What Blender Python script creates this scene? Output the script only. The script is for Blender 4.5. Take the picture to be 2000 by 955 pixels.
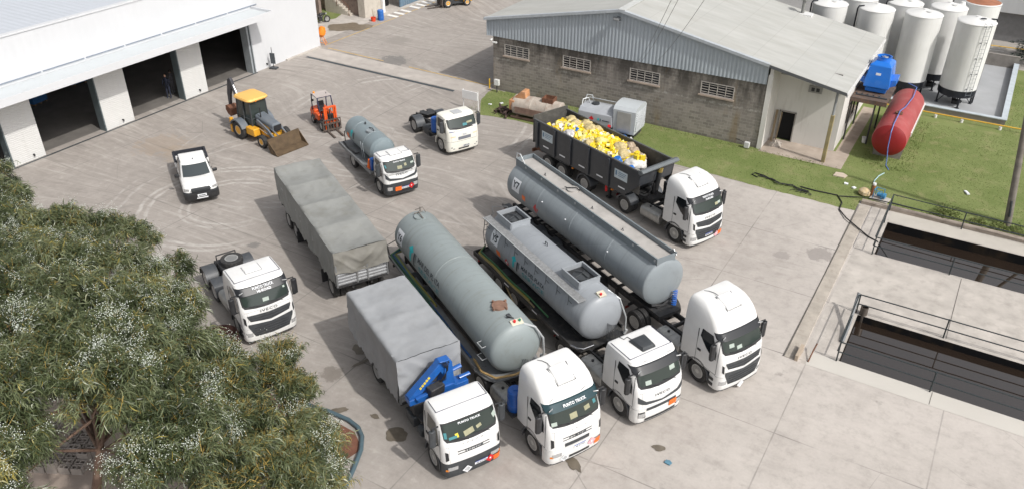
import bpy, bmesh, math, random
import numpy as np
from mathutils import Vector, Matrix, noise
random.seed(7)
for o in list(bpy.data.objects): bpy.data.objects.remove(o)
S = bpy.context.scene
COL = S.collection
R = math.radians
PI = math.pi
# ------------------------------------------------------------------ camera, sky, sun, exposure
cd = bpy.data.cameras.new('camera'); cam = bpy.data.objects.new('camera', cd); COL.objects.link(cam); S.camera = cam
cd.lens = 28.8; cd.sensor_width = 36; cd.clip_end = 3000; cd.clip_start = .5
cr = Vector((.85664, .51589, .00446)); cu = Vector((-.27396, .44756, .85126)); cf = Vector((-.43716, .73044, -.52473))
cam.matrix_world = Matrix(((cr.x, cu.x, -cf.x, 0), (cr.y, cu.y, -cf.y, 0), (cr.z, cu.z, -cf.z, 22.2), (0, 0, 0, 1)))
W = bpy.data.worlds.new('World'); S.world = W; W.use_nodes = True
SUN_EL, SUN_AZ = 46.5, -12.0          # azimuth measured from +X towards +Y
sd = Vector((math.cos(R(SUN_EL))*math.cos(R(SUN_AZ)), math.cos(R(SUN_EL))*math.sin(R(SUN_AZ)), math.sin(R(SUN_EL))))
nt = W.node_tree; sky = nt.nodes.new('ShaderNodeTexSky'); sky.sky_type = 'NISHITA'; sky.sun_disc = False
sky.sun_elevation = R(SUN_EL); sky.sun_rotation = R(90-SUN_AZ); sky.dust_density = 4; sky.air_density = 1.0; sky.ozone_density = .6
hs = nt.nodes.new('ShaderNodeHueSaturation'); hs.inputs['Saturation'].default_value = .2; nt.links.new(sky.outputs[0], hs.inputs['Color'])   # thin bright cloud whitens the sky
bg = nt.nodes['Background']; nt.links.new(hs.outputs[0], bg.inputs[0]); bg.inputs[1].default_value = .15
sl = bpy.data.lights.new('sun', 'SUN'); sl.energy = 3.0; sl.angle = R(1.2); sl.color = (1, .96, .9)
so = bpy.data.objects.new('sun', sl); COL.objects.link(so); so.rotation_euler = sd.to_track_quat('Z', 'Y').to_euler(); so.location = (0, 0, 60)
S.view_settings.view_transform = 'Standard'; S.view_settings.look = 'None'; S.view_settings.exposure = 0
S.render.engine = 'CYCLES'

# ------------------------------------------------------------------ materials
MATS = {}
def nn(nt, t, **k):
    n = nt.nodes.new(t)
    for a, b in k.items(): setattr(n, a, b)
    return n
def lk(nt, a, b): nt.links.new(a, b)
def mth(nt, op, a, b=None, c=None, clamp=False):
    n = nt.nodes.new('ShaderNodeMath'); n.operation = op; n.use_clamp = clamp
    for i, v in enumerate((a, b, c)):
        if v is None: continue
        if isinstance(v, (int, float)): n.inputs[i].default_value = v
        else: nt.links.new(v, n.inputs[i])
    return n.outputs[0]
def mixc(nt, f, a, b, mode='MIX'):
    n = nt.nodes.new('ShaderNodeMix'); n.data_type = 'RGBA'; n.blend_type = mode
    for s, v in ((n.inputs[0], f), (n.inputs[6], a), (n.inputs[7], b)):
        if isinstance(v, (int, float)): s.default_value = v
        elif isinstance(v, tuple): s.default_value = (*v[:3], 1)
        else: nt.links.new(v, s)
    return n.outputs[2]
def ramp(nt, v, pts):
    n = nt.nodes.new('ShaderNodeMapRange'); n.inputs[1].default_value, n.inputs[2].default_value = pts[0], pts[1]
    n.inputs[3].default_value, n.inputs[4].default_value = (pts[2], pts[3]) if len(pts) > 2 else (0, 1)
    nt.links.new(v, n.inputs[0]); return n.outputs[0]
def ntex(nt, co, scale, detail=4, rough=.55, dist=0):
    n = nt.nodes.new('ShaderNodeTexNoise'); n.inputs['Scale'].default_value = scale; n.inputs['Detail'].default_value = detail
    n.inputs['Roughness'].default_value = rough; n.inputs['Distortion'].default_value = dist
    nt.links.new(co, n.inputs['Vector']); return n.outputs[0]
def mapg(nt, co, loc=(0, 0, 0), rot=(0, 0, 0), sc=(1, 1, 1)):
    n = nt.nodes.new('ShaderNodeMapping'); n.inputs[1].default_value = loc; n.inputs[2].default_value = rot; n.inputs[3].default_value = sc
    nt.links.new(co, n.inputs[0]); return n.outputs[0]
def newmat(name):
    m = bpy.data.materials.new(name); m.use_nodes = True
    return m, m.node_tree, m.node_tree.nodes['Principled BSDF']
def pm(name, col, rough=.5, metal=0, var=.12, scale=3., dirt=0., dcol=(.16, .14, .12), bump=0., bscale=30., coat=0., spec=.5):
    if name in MATS: return MATS[name]
    m, nt, b = newmat(name)
    tc = nn(nt, 'ShaderNodeTexCoord').outputs['Object']
    n1 = ntex(nt, tc, scale, 5)
    c = mixc(nt, ramp(nt, n1, (.3, .7)), tuple(x*(1-var) for x in col), tuple(min(1, x*(1+var*.6)) for x in col))
    if dirt:
        n2 = ntex(nt, tc, scale*1.7, 8, .65)
        c = mixc(nt, mth(nt, 'MULTIPLY', ramp(nt, n2, (.5, .78)), dirt, clamp=True), c, dcol)
    lk(nt, c, b.inputs['Base Color'])
    b.inputs['Roughness'].default_value = rough; b.inputs['Metallic'].default_value = metal
    b.inputs['Coat Weight'].default_value = coat; b.inputs['Coat Roughness'].default_value = .08
    b.inputs['Specular IOR Level'].default_value = spec
    if bump:
        bn = nn(nt, 'ShaderNodeBump'); bn.inputs['Strength'].default_value = bump; bn.inputs['Distance'].default_value = .02
        lk(nt, ntex(nt, tc, bscale, 4), bn.inputs['Height']); lk(nt, bn.outputs[0], b.inputs['Normal'])
    MATS[name] = m; return m
white = pm('white_paint', (.74, .74, .735), .34, 0, .05, 1.2, .22, (.5, .48, .44), coat=.25)
cream = pm('cream_paint', (.78, .77, .70), .35, 0, .03, 1.2, .15, (.5, .46, .38), coat=.3)
whiteb = pm('white_bumper', (.74, .74, .73), .42, 0, .05, 2, .3, (.42, .4, .36))
black = pm('black_plastic', (.022, .023, .026), .45, 0, .25, 4, .35, (.09, .085, .08))
charc = pm('charcoal_plastic', (.045, .05, .056), .5, 0, .2, 3, .3, (.12, .115, .11))
fend = pm('mudguard_plastic', (.06, .066, .075), .48, 0, .15, 3, .35, (.15, .14, .13))
rubber = pm('tyre_rubber', (.03, .03, .031), .8, 0, .25, 6, .6, (.13, .12, .11), .3, 60)
steel = pm('rim_steel', (.36, .36, .355), .45, .3, .2, 6, .7, (.1, .09, .08))
chrome = pm('bright_metal', (.75, .75, .76), .2, 1, .05, 4)
alu = pm('ribbed_aluminium', (.42, .42, .41), .45, .7, .15, 2, .4, (.16, .15, .14))
chas = pm('chassis_steel', (.03, .031, .034), .6, 0, .3, 3, .6, (.12, .105, .09))
def tankmat(name, col, dark, rough=.46):
    m, nt, b = newmat(name); tc = nn(nt, 'ShaderNodeTexCoord').outputs['Object']
    c = mixc(nt, ramp(nt, ntex(nt, tc, .7, 5), (.3, .7)), tuple(x*.93 for x in col), tuple(x*1.05 for x in col))
    st = ntex(nt, mapg(nt, tc, sc=(5.5, .35, .35)), 1, 6, .7)      # dried runs down the barrel
    c = mixc(nt, mth(nt, 'MULTIPLY', ramp(nt, st, (.52, .74)), .5), c, dark); c = mixc(nt, mth(nt, 'MULTIPLY', ramp(nt, st, (.42, .26)), .25), c, tuple(min(1, x*1.4) for x in col))
    c = mixc(nt, mth(nt, 'MULTIPLY', ramp(nt, ntex(nt, tc, 2.6, 8, .7), (.55, .75)), .35), c, dark)
    lk(nt, c, b.inputs['Base Color']); lk(nt, ramp(nt, ntex(nt, tc, 1.8, 6), (.3, .7, rough-.06, rough+.12)), b.inputs['Roughness'])
    bn = nn(nt, 'ShaderNodeBump'); bn.inputs['Strength'].default_value = .12; bn.inputs['Distance'].default_value = .03; lk(nt, ntex(nt, tc, 1.2, 3), bn.inputs['Height']); lk(nt, bn.outputs[0], b.inputs['Normal'])
    MATS[name] = m; return m
tankg = tankmat('tank_grey_paint', (.25, .28, .30), (.16, .165, .165)); tankg2 = tankmat('tank_pale_grey_paint', (.29, .31, .335), (.2, .205, .21), .42); tankg3 = tankmat('tank_green_grey_paint', (.25, .285, .29), (.17, .17, .145))
railg = pm('rail_grey_paint', (.2, .23, .25), .5, 0, .1, 2, .3)
dust = pm('dusty_walkway', (.42, .40, .38), .8, 0, .15, 1.2, .5, (.25, .24, .22), .2, 20)
plateb = pm('number_plate', (.75, .77, .8), .4, 0, .02)
blueb = pm('plate_blue', (.05, .1, .4), .4)
orangep = pm('orange_placard', (.85, .16, .02), .45, 0, .03)
redp = pm('red_placard', (.6, .015, .02), .45, 0, .03)
pinkp = pm('faded_pink_placard', (.75, .4, .45), .5)
amber = pm('amber_lens', (.8, .25, .02), .2)
lens = pm('headlight_lens', (.55, .56, .57), .12, .5, .2, 20)
paper = pm('paper_sheet', (.36, .42, .38), .6, 0, .1, 6)
paper2 = pm('manila_paper', (.32, .31, .2), .6, 0, .2, 6)
cyan = pm('cyan_cloth', (.06, .22, .25), .7)
bluep = pm('blue_crane_paint', (.015, .11, .40), .4, 0, .1, 2, .3, (.02, .06, .18), coat=.2)
bluedrum = pm('blue_plastic', (.01, .09, .38), .4, 0, .12, 3, .2, (.1, .12, .2))
yel = pm('yellow_machine_paint', (.72, .36, .03), .42, 0, .1, 3, .4, (.3, .2, .06))
org = pm('orange_machine_paint', (.72, .10, .015), .4, 0, .12, 4, .35, (.2, .06, .03))
rust = pm('rusty_steel', (.16, .07, .04), .85, 0, .35, 5, .6, (.05, .035, .03), .4, 40)
turq = pm('turquoise_sticker', (.02, .42, .46), .5)
ink = pm('dark_lettering', (.03, .04, .05), .5)
darkteal = pm('teal_lettering', (.04, .22, .25), .5)
yeldec = pm('yellow_decal', (.7, .55, .05), .5)
def glassmat(name, col, rough=.06):
    m, nt, b = newmat(name); b.inputs['Base Color'].default_value = (*col, 1); b.inputs['Roughness'].default_value = rough
    b.inputs['Specular IOR Level'].default_value = .6; MATS[name] = m; return m
glass = glassmat('windscreen_glass', (.03, .041, .037), .08); sglass = glassmat('side_glass', (.012, .015, .018))

# ------------------------------------------------------------------ mesh helpers
class M:
    def __init__(s): s.v = []; s.f = []; s.mi = []; s.cur = 0
    def add(s, vs, fs):
        b = len(s.v); s.v += [tuple(v) for v in vs]; s.f += [tuple(b+i for i in f) for f in fs]; s.mi += [s.cur]*len(fs); return s
    def box(s, c, d, rot=None):
        hx, hy, hz = d[0]/2, d[1]/2, d[2]/2
        vs = [Vector((x, y, z)) for x in (-hx, hx) for y in (-hy, hy) for z in (-hz, hz)]
        if rot is not None:
            m = Matrix.Rotation(rot[0], 3, 'X') if False else (Matrix.Rotation(rot[2], 3, 'Z') @ Matrix.Rotation(rot[1], 3, 'Y') @ Matrix.Rotation(rot[0], 3, 'X'))
            vs = [m @ v for v in vs]
        vs = [v+Vector(c) for v in vs]
        return s.add(vs, [(0, 1, 3, 2), (4, 6, 7, 5), (0, 4, 5, 1), (2, 3, 7, 6), (0, 2, 6, 4), (1, 5, 7, 3)])
    def b2(s, x0, x1, y0, y1, z0, z1): return s.box(((x0+x1)/2, (y0+y1)/2, (z0+z1)/2), (abs(x1-x0), abs(y1-y0), abs(z1-z0)))
    def cyl(s, p0, p1, r0, r1=None, n=16, cap=True):
        r1 = r0 if r1 is None else r1; p0, p1 = Vector(p0), Vector(p1); a = (p1-p0).normalized()
        u = a.orthogonal().normalized(); w = a.cross(u)
        vs = []
        for p, r in ((p0, r0), (p1, r1)):
            for i in range(n):
                t = 2*PI*i/n; vs.append(p+(u*math.cos(t)+w*math.sin(t))*r)
        fs = [(i, (i+1) % n, n+(i+1) % n, n+i) for i in range(n)]
        if cap: fs += [tuple(range(n-1, -1, -1)), tuple(range(n, 2*n))]
        return s.add(vs, fs)
    def lathe(s, prof, o, a, n=24, caps=True):      # prof: (radius, t along axis a from o)
        o, a = Vector(o), Vector(a).normalized(); u = a.orthogonal().normalized(); w = a.cross(u)
        vs = []
        for r, t in prof:
            for i in range(n):
                q = 2*PI*i/n; vs.append(o+a*t+(u*math.cos(q)+w*math.sin(q))*r)
        fs = []
        for k in range(len(prof)-1):
            for i in range(n): fs.append((k*n+i, k*n+(i+1) % n, (k+1)*n+(i+1) % n, (k+1)*n+i))
        if caps: fs += [tuple(range(n-1, -1, -1)), tuple(range((len(prof)-1)*n, len(prof)*n))]
        return s.add(vs, fs)
    def tube(s, pts, r, n=8):
        pts = [Vector(p) for p in pts]; vs = []; prev = None
        for i, p in enumerate(pts):
            d = (pts[min(i+1, len(pts)-1)]-pts[max(i-1, 0)]).normalized()
            if prev is None: u = d.orthogonal().normalized()
            else:
                u = prev-d*prev.dot(d); u = u.normalized() if u.length > 1e-4 else d.orthogonal().normalized()
            prev = u; w = d.cross(u); rr = r[i] if isinstance(r, (list, tuple)) else r
            for k in range(n):
                t = 2*PI*k/n; vs.append(p+(u*math.cos(t)+w*math.sin(t))*rr)
        fs = [(j*n+k, j*n+(k+1) % n, (j+1)*n+(k+1) % n, (j+1)*n+k) for j in range(len(pts)-1) for k in range(n)]
        fs += [tuple(range(n-1, -1, -1)), tuple(range((len(pts)-1)*n, len(pts)*n))]
        return s.add(vs, fs)
    def prism(s, poly, ax, a0, a1):                 # poly in the two other axes, extruded along ax
        def P(p, t):
            return {'x': (t, p[0], p[1]), 'y': (p[0], t, p[1]), 'z': (p[0], p[1], t)}[ax]
        n = len(poly); vs = [P(p, a0) for p in poly]+[P(p, a1) for p in poly]
        return s.add(vs, [(i, (i+1) % n, n+(i+1) % n, n+i) for i in range(n)]+[tuple(range(n-1, -1, -1)), tuple(range(n, 2*n))])
    def quad(s, a, b, c, d): return s.add([a, b, c, d], [(0, 1, 2, 3)])
    def grid(s, fn, nu, nv):
        vs = [fn(i/nu, j/nv) for i in range(nu+1) for j in range(nv+1)]
        return s.add(vs, [(i*(nv+1)+j, (i+1)*(nv+1)+j, (i+1)*(nv+1)+j+1, i*(nv+1)+j+1) for i in range(nu) for j in range(nv)])
    def rings(s, rs, cap0=True, cap1=True):
        n = len(rs[0]); b = [v for r in rs for v in r]
        fs = [(k*n+i, k*n+(i+1) % n, (k+1)*n+(i+1) % n, (k+1)*n+i) for k in range(len(rs)-1) for i in range(n)]
        if cap0: fs.append(tuple(range(n-1, -1, -1)))
        if cap1: fs.append(tuple(range((len(rs)-1)*n, len(rs)*n)))
        return s.add(b, fs)
    def mesh(s, name, mats, ang=32):
        me = bpy.data.meshes.new(name); me.from_pydata(s.v, [], s.f)
        if not isinstance(mats, (list, tuple)): mats = [mats]
        for m in mats: me.materials.append(m)
        if len(mats) > 1: me.polygons.foreach_set('material_index', s.mi)
        bm = bmesh.new(); bm.from_mesh(me); bmesh.ops.recalc_face_normals(bm, faces=bm.faces); bm.to_mesh(me); bm.free()
        me.polygons.foreach_set('use_smooth', [True]*len(me.polygons)); me.set_sharp_from_angle(angle=R(ang)); me.update()
        return me
    def build(s, name, mats, parent=None, bevel=0, seg=2, ang=32):
        o = bpy.data.objects.new(name, s.mesh(name, mats, ang)); COL.objects.link(o)
        if parent is not None: o.parent = parent
        if bevel:
            b = o.modifiers.new('bevel', 'BEVEL'); b.width = bevel; b.segments = seg; b.limit_method = 'ANGLE'; b.angle_limit = R(40); b.harden_normals = False
        return o
def tag(o, label=None, cat=None, group=None, kind=None):
    for k, v in (('label', label), ('category', cat), ('group', group), ('kind', kind)):
        if v: o[k] = v
    return o
def thing(name, loc, rz, label, cat, group=None):
    o = bpy.data.objects.new(name, None); COL.objects.link(o); o.location = loc; o.rotation_euler = (0, 0, R(rz)); o.empty_display_size = .3
    return tag(o, label, cat, group)
def inst(o, parent, loc, rot=(0, 0, 0), name=None):      # copy of a part and of its sub-parts
    c = o.copy(); COL.objects.link(c); c.parent = parent; c.location = loc; c.rotation_euler = rot
    for ch in o.children:
        d = ch.copy(); COL.objects.link(d); d.parent = c
    return c
def text(body, size, name, mat, parent, fn=None, mw=None, bold=.02, sx=1.0, spacing=1.0):
    cu = bpy.data.curves.new('lettering', 'FONT'); cu.body = body; cu.size = size; cu.align_x = 'CENTER'; cu.align_y = 'CENTER'
    cu.offset = bold*size; cu.space_character = spacing; cu.resolution_u = 2
    if fn is None: cu.extrude = .004
    t = bpy.data.objects.new('lettering', cu); COL.objects.link(t); bpy.context.view_layer.update()
    me = bpy.data.meshes.new_from_object(t); bpy.data.objects.remove(t); bpy.data.curves.remove(cu)
    if fn is not None:
        bm = bmesh.new(); bm.from_mesh(me); bmesh.ops.triangulate(bm, faces=bm.faces)
        bmesh.ops.subdivide_edges(bm, edges=[e for e in bm.edges if e.calc_length() > size*.3], cuts=2, use_grid_fill=False)
        bm.to_mesh(me); bm.free()
    for v in me.vertices:
        x, y, z = v.co.x*sx, v.co.y, v.co.z
        v.co = fn(x, y) if fn is not None else mw @ Vector((x, y, z))
    me.materials.clear(); me.materials.append(mat)
    o = bpy.data.objects.new(name, me); COL.objects.link(o); o.parent = parent
    return o
def plane_mw(o, u, w):
    o, u, w = Vector(o), Vector(u).normalized(), Vector(w).normalized(); n = u.cross(w)
    return Matrix(((u.x, w.x, n.x, o.x), (u.y, w.y, n.y, o.y), (u.z, w.z, n.z, o.z), (0, 0, 0, 1)))
def npmesh(name, verts, quads, mats, vcol=None, mi=None, tri=False):
    me = bpy.data.meshes.new(name); k = 3 if tri else 4
    me.vertices.add(len(verts)); me.vertices.foreach_set('co', np.asarray(verts, np.float32).ravel())
    nq = len(quads); me.loops.add(nq*k); me.loops.foreach_set('vertex_index', np.asarray(quads, np.int32).ravel())
    me.polygons.add(nq); me.polygons.foreach_set('loop_start', np.arange(0, nq*k, k, dtype=np.int32)); me.polygons.foreach_set('loop_total', np.full(nq, k, np.int32))
    for m in mats: me.materials.append(m)
    if mi is not None: me.polygons.foreach_set('material_index', np.asarray(mi, np.int32))
    me.update(calc_edges=True)
    if vcol is not None:
        a = me.attributes.new('rnd', 'FLOAT', 'FACE'); a.data.foreach_set('value', np.asarray(vcol, np.float32))
    return me
# ------------------------------------------------------------------ ground
def ground_material():
    m, nt, b = newmat('yard_concrete')
    pos = nn(nt, 'ShaderNodeNewGeometry').outputs['Position']
    sp = nn(nt, 'ShaderNodeSeparateXYZ'); lk(nt, pos, sp.inputs[0]); X, Y = sp.outputs[0], sp.outputs[1]
    big = ntex(nt, pos, .09, 5, .6); mid = ntex(nt, pos, .7, 6, .65); fine = ntex(nt, pos, 9, 5, .7)
    col = mixc(nt, ramp(nt, big, (.35, .65)), (.31, .28, .258), (.39, .358, .33))
    # each slab cast on its own day
    jx = mth(nt, 'DIVIDE', mth(nt, 'ADD', X, 3.1), 5.33); jy = mth(nt, 'DIVIDE', mth(nt, 'SUBTRACT', Y, 14.75), 4.87)
    cv = nn(nt, 'ShaderNodeCombineXYZ'); lk(nt, mth(nt, 'FLOOR', jx), cv.inputs[0]); lk(nt, mth(nt, 'FLOOR', jy), cv.inputs[1])
    wn = nn(nt, 'ShaderNodeTexWhiteNoise'); wn.noise_dimensions = '3D'; lk(nt, cv.outputs[0], wn.inputs[0])
    col = mixc(nt, ramp(nt, wn.outputs[0], (0, 1, 0, .2)), col, (.45, .42, .385))
    col = mixc(nt, mth(nt, 'MULTIPLY', ramp(nt, mid, (.45, .75)), .4), col, (.25, .235, .22))
    # paler and warmer tone towards the pools
    east = mth(nt, 'MULTIPLY', ramp(nt, X, (-16, -2)), ramp(nt, big, (.3, .6, .4, .8)))
    col = mixc(nt, mth(nt, 'MULTIPLY', east, .9), col, (.60, .553, .515))
    # old polished traffic area in the middle is greyer
    mask = mth(nt, 'MULTIPLY', ramp(nt, mth(nt, 'ADD', X, mth(nt, 'MULTIPLY', mth(nt, 'SUBTRACT', big, .5), 14)), (-9, -19)), ramp(nt, Y, (14, 22)))
    col = mixc(nt, mth(nt, 'MULTIPLY', mask, .75), col, (.315, .285, .262))
    g1 = ntex(nt, pos, 1.9, 9, .74); g2 = ntex(nt, mapg(nt, pos, (7, 3, 0)), .55, 8, .68)
    col = mixc(nt, ramp(nt, g1, (.5, .7, 0, .34)), col, (.18, .16, .145)); col = mixc(nt, ramp(nt, g1, (.46, .3, 0, .34)), col, (.58, .54, .50))
    col = mixc(nt, ramp(nt, g2, (.5, .66, 0, .22)), col, (.22, .198, .18)); col = mixc(nt, ramp(nt, g2, (.46, .32, 0, .16)), col, (.56, .52, .485))
    # worn tyre streaks, warped
    wv = nn(nt, 'ShaderNodeTexNoise'); wv.inputs['Scale'].default_value = .07; wv.inputs['Detail'].default_value = 0; lk(nt, pos, wv.inputs[0])
    off = nn(nt, 'ShaderNodeVectorMath', operation='MULTIPLY_ADD'); lk(nt, wv.outputs['Color'], off.inputs[0]); off.inputs[1].default_value = (8, 8, 0); lk(nt, pos, off.inputs[2])
    st = None
    for ang, sc, hi in ((-14, 3.2, 1), (8, 2.4, 1), (-42, 2.8, 1), (30, 3.5, 0), (-68, 2.5, 0)):
        mp = mapg(nt, off.outputs[0], (ang*3., ang, 0), (0, 0, R(-ang)), (.16, sc*.8, 1))
        v = ramp(nt, ntex(nt, mp, 1, 4, .65), (.54, .72) if hi else (.58, .75))
        gate = ramp(nt, ntex(nt, mapg(nt, pos, (ang, 7*ang, 0)), .14, 2), (.42, .6))
        v = mth(nt, 'MULTIPLY', v, gate); st = v if st is None else mth(nt, 'MAXIMUM', st, v)
    stl = mth(nt, 'MULTIPLY', st, ramp(nt, mask, (0, 1, .25, .8)))
    col = mixc(nt, mth(nt, 'MULTIPLY', stl, .8), col, (.50, .47, .435))
    sd_ = None
    for ang, sc in ((-30, 3.0), (-8, 2.2), (58, 2.6), (20, 3.1)):
        mp = mapg(nt, off.outputs[0], (ang*5., -ang, 3), (0, 0, R(-ang)), (.15, sc*.75, 1))
        v = ramp(nt, ntex(nt, mp, 1, 4, .65), (.53, .74))
        gate = ramp(nt, ntex(nt, mapg(nt, pos, (-ang, 3*ang, 0)), .16, 2), (.45, .62))
        v = mth(nt, 'MULTIPLY', v, gate); sd_ = v if sd_ is None else mth(nt, 'MAXIMUM', sd_, v)
    col = mixc(nt, mth(nt, 'MULTIPLY', sd_, mth(nt, 'ADD', .16, mth(nt, 'MULTIPLY', mask, .5))), col, (.17, .155, .14))
    # turning circles scuffed pale and dark by tyres
    wob = mth(nt, 'MULTIPLY', mth(nt, 'SUBTRACT', ntex(nt, pos, .5, 2), .5), .5)
    brk = ramp(nt, ntex(nt, pos, 1.3, 5, .7), (.35, .62)); gt = ramp(nt, ntex(nt, pos, .22, 1), (.42, .56))
    lt = None; dk = None
    for (x, y, r, w, k, full) in ((-34.2, 26.2, 4.3, .14, 1, 1), (-34.2, 26.2, 4.75, .16, 1, 1), (-34.1, 26.6, 2.45, .13, 1, 1), (-34.1, 26.6, 2.9, .12, .8, 1), (-33, 41, 8.2, .16, .9, 0), (-33, 41, 8.9, .16, .9, 0),
            (-36, 33, 6.5, .12, .6, 0), (-36, 33, 7.1, .1, .6, 0), (-30, 28, 10.5, .14, .6, 0), (-30, 28, 11.2, .12, .6, 0), (-24, 44, 12.2, .14, .6, 0), (-24, 44, 13, .14, .6, 0), (-6, 52, 16, .1, .5, 0), (-40, 46, 11, .12, .5, 0),
            (-38, 39, 3.6, .1, -.5, 0), (-31, 42, 5.5, .1, -.5, 0), (-44, 26, 6, .12, -.5, 0), (-30, 60, 9, .1, -.5, 0), (-3, 22, 4.5, .1, -.35, 0), (-6, 20, 9, .09, -.3, 0), (-27, 37, 9, .12, -.5, 0)):
        d = nn(nt, 'ShaderNodeVectorMath', operation='DISTANCE'); lk(nt, pos, d.inputs[0]); d.inputs[1].default_value = (x, y, 0)
        q = mth(nt, 'ABSOLUTE', mth(nt, 'SUBTRACT', mth(nt, 'ADD', d.outputs['Value'], wob), r))
        v = mth(nt, 'MULTIPLY', ramp(nt, q, (w*.35, w, abs(k), 0)), brk)
        if full:
            v = mth(nt, 'MULTIPLY', v, ramp(nt, mth(nt, 'ADD', X, mth(nt, 'MULTIPLY', Y, .6)), (-15.5, -18)))
        else: v = mth(nt, 'MULTIPLY', v, gt)
        if k > 0: lt = v if lt is None else mth(nt, 'MAXIMUM', lt, v)
        else: dk = v if dk is None else mth(nt, 'MAXIMUM', dk, v)
    col = mixc(nt, mth(nt, 'MULTIPLY', lt, .65), col, (.56, .535, .505))
    col = mixc(nt, mth(nt, 'MULTIPLY', dk, .7), col, (.2, .19, .18))
    # oil and wet stains with edges of their own
    stn = ramp(nt, ntex(nt, mapg(nt, pos, (3, 9, 0)), .85, 6, .6), (.66, .73)); col = mixc(nt, mth(nt, 'MULTIPLY', stn, .5), col, (.17, .155, .14))
    nz = mth(nt, 'MULTIPLY', mth(nt, 'SUBTRACT', ntex(nt, pos, 1.9, 8, .72), .5), 3.2)
    for (x, y, r, c, k) in ((-36.8, 51.2, 1.25, (.13, .125, .12), .0), (-41.3, 50.2, 1.3, (.15, .145, .14), .75), (-45.2, 49.0, .8, (.17, .165, .16), .6), (-4.6, 38.3, .75, (.2, .18, .17), .6), (-6.3, 37.2, .45, (.22, .2, .19), .5), (-44, 29.6, 1.7, (.30, .21, .13), .3), (-41.8, 29.5, 1.5, (.30, .22, .14), .26),
            (-29.8, 23.9, .35, (.16, .155, .15), .7), (-19.6, 18.4, .55, (.14, .12, .1), .6), (-44.2, 54.5, 1.2, (.24, .22, .2), .6), (-35, 66, 2, (.22, .21, .2), .5), (-21, 41.3, .8, (.2, .19, .18), .45), (-25, 50, 2, (.2, .2, .2), .3), (-43.6, 36.4, .9, (.22, .2, .18), .5)):
        if k == 0: continue
        d = nn(nt, 'ShaderNodeVectorMath', operation='DISTANCE'); lk(nt, pos, d.inputs[0]); d.inputs[1].default_value = (x, y, 0)
        v = ramp(nt, mth(nt, 'ADD', d.outputs['Value'], mth(nt, 'MULTIPLY', nz, r)), (r*.75, r, k, 0)); col = mixc(nt, v, col, c)
    # saw-cut joints
    wb = mth(nt, 'MULTIPLY', mth(nt, 'SUBTRACT', ntex(nt, pos, .9, 3), .5), .06)
    J = None
    for j, per in ((jx, 5.33), (jy, 4.87)):
        f = mth(nt, 'MULTIPLY', mth(nt, 'ABSOLUTE', mth(nt, 'SUBTRACT', mth(nt, 'FRACT', mth(nt, 'ADD', j, .5)), .5)), per)
        v = ramp(nt, mth(nt, 'ADD', f, wb), (.012, .034, 1, 0)); J = v if J is None else mth(nt, 'MAXIMUM', J, v)
    jf = ramp(nt, ntex(nt, pos, .35, 3), (.35, .62, .08, .75))
    col = mixc(nt, mth(nt, 'MULTIPLY', J, jf), col, (.15, .14, .13))
    vo = nn(nt, 'ShaderNodeTexVoronoi', feature='DISTANCE_TO_EDGE'); vo.inputs['Scale'].default_value = .16
    lk(nt, mapg(nt, off.outputs[0], sc=(1, 1, 1)), vo.inputs['Vector'])
    ck = mth(nt, 'MULTIPLY', ramp(nt, vo.outputs[0], (.0006, .0028, 1, 0)), ramp(nt, ntex(nt, pos, .2, 3), (.52, .6)))
    col = mixc(nt, mth(nt, 'MULTIPLY', ck, .5), col, (.16, .15, .14))
    col = mixc(nt, ramp(nt, fine, (.25, .75, .14, 0)), col, (.15, .14, .13)); col = mixc(nt, ramp(nt, ntex(nt, pos, 26, 3, .7), (.62, .75, 0, .18)), col, (.6, .58, .55))
    lk(nt, col, b.inputs['Base Color']); b.inputs['Roughness'].default_value = .85
    bn = nn(nt, 'ShaderNodeBump'); bn.inputs['Strength'].default_value = .25; bn.inputs['Distance'].default_value = .02; lk(nt, fine, bn.inputs['Height']); lk(nt, bn.outputs[0], b.inputs['Normal'])
    return m
yard = ground_material()
conc = pm('pale_concrete', (.46, .43, .385), .85, 0, .1, .5, .4, (.34, .32, .29), .25, 14)
conc2 = pm('worn_concrete', (.46, .425, .39), .88, 0, .2, 1.0, .85, (.29, .265, .24), .35, 14)
concw = pm('new_concrete', (.52, .495, .455), .8, 0, .05, .5, .15, (.45, .43, .4), .1, 14)
P1 = (-2.3, 14, 39.75, 43.5); P2 = (-1.95, 14, 30.1, 33.92)      # settling pools: x0, x1, y0, y1
g = M()
xs = [-1500, -2.3, -1.95, 14, 1500]; ys = [-1500, 30.1, 33.92, 39.75, 43.5, 1500]
for i in range(4):
    for j in range(5):
        cx, cy = (xs[i]+xs[i+1])/2, (ys[j]+ys[j+1])/2
        if any(p[0] < cx < p[1] and p[2] < cy < p[3] for p in (P1, P2)): continue
        g.quad((xs[i], ys[j], 0), (xs[i+1], ys[j], 0), (xs[i+1], ys[j+1], 0), (xs[i], ys[j+1], 0))
tag(g.build('ground', yard), kind='structure')
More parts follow.
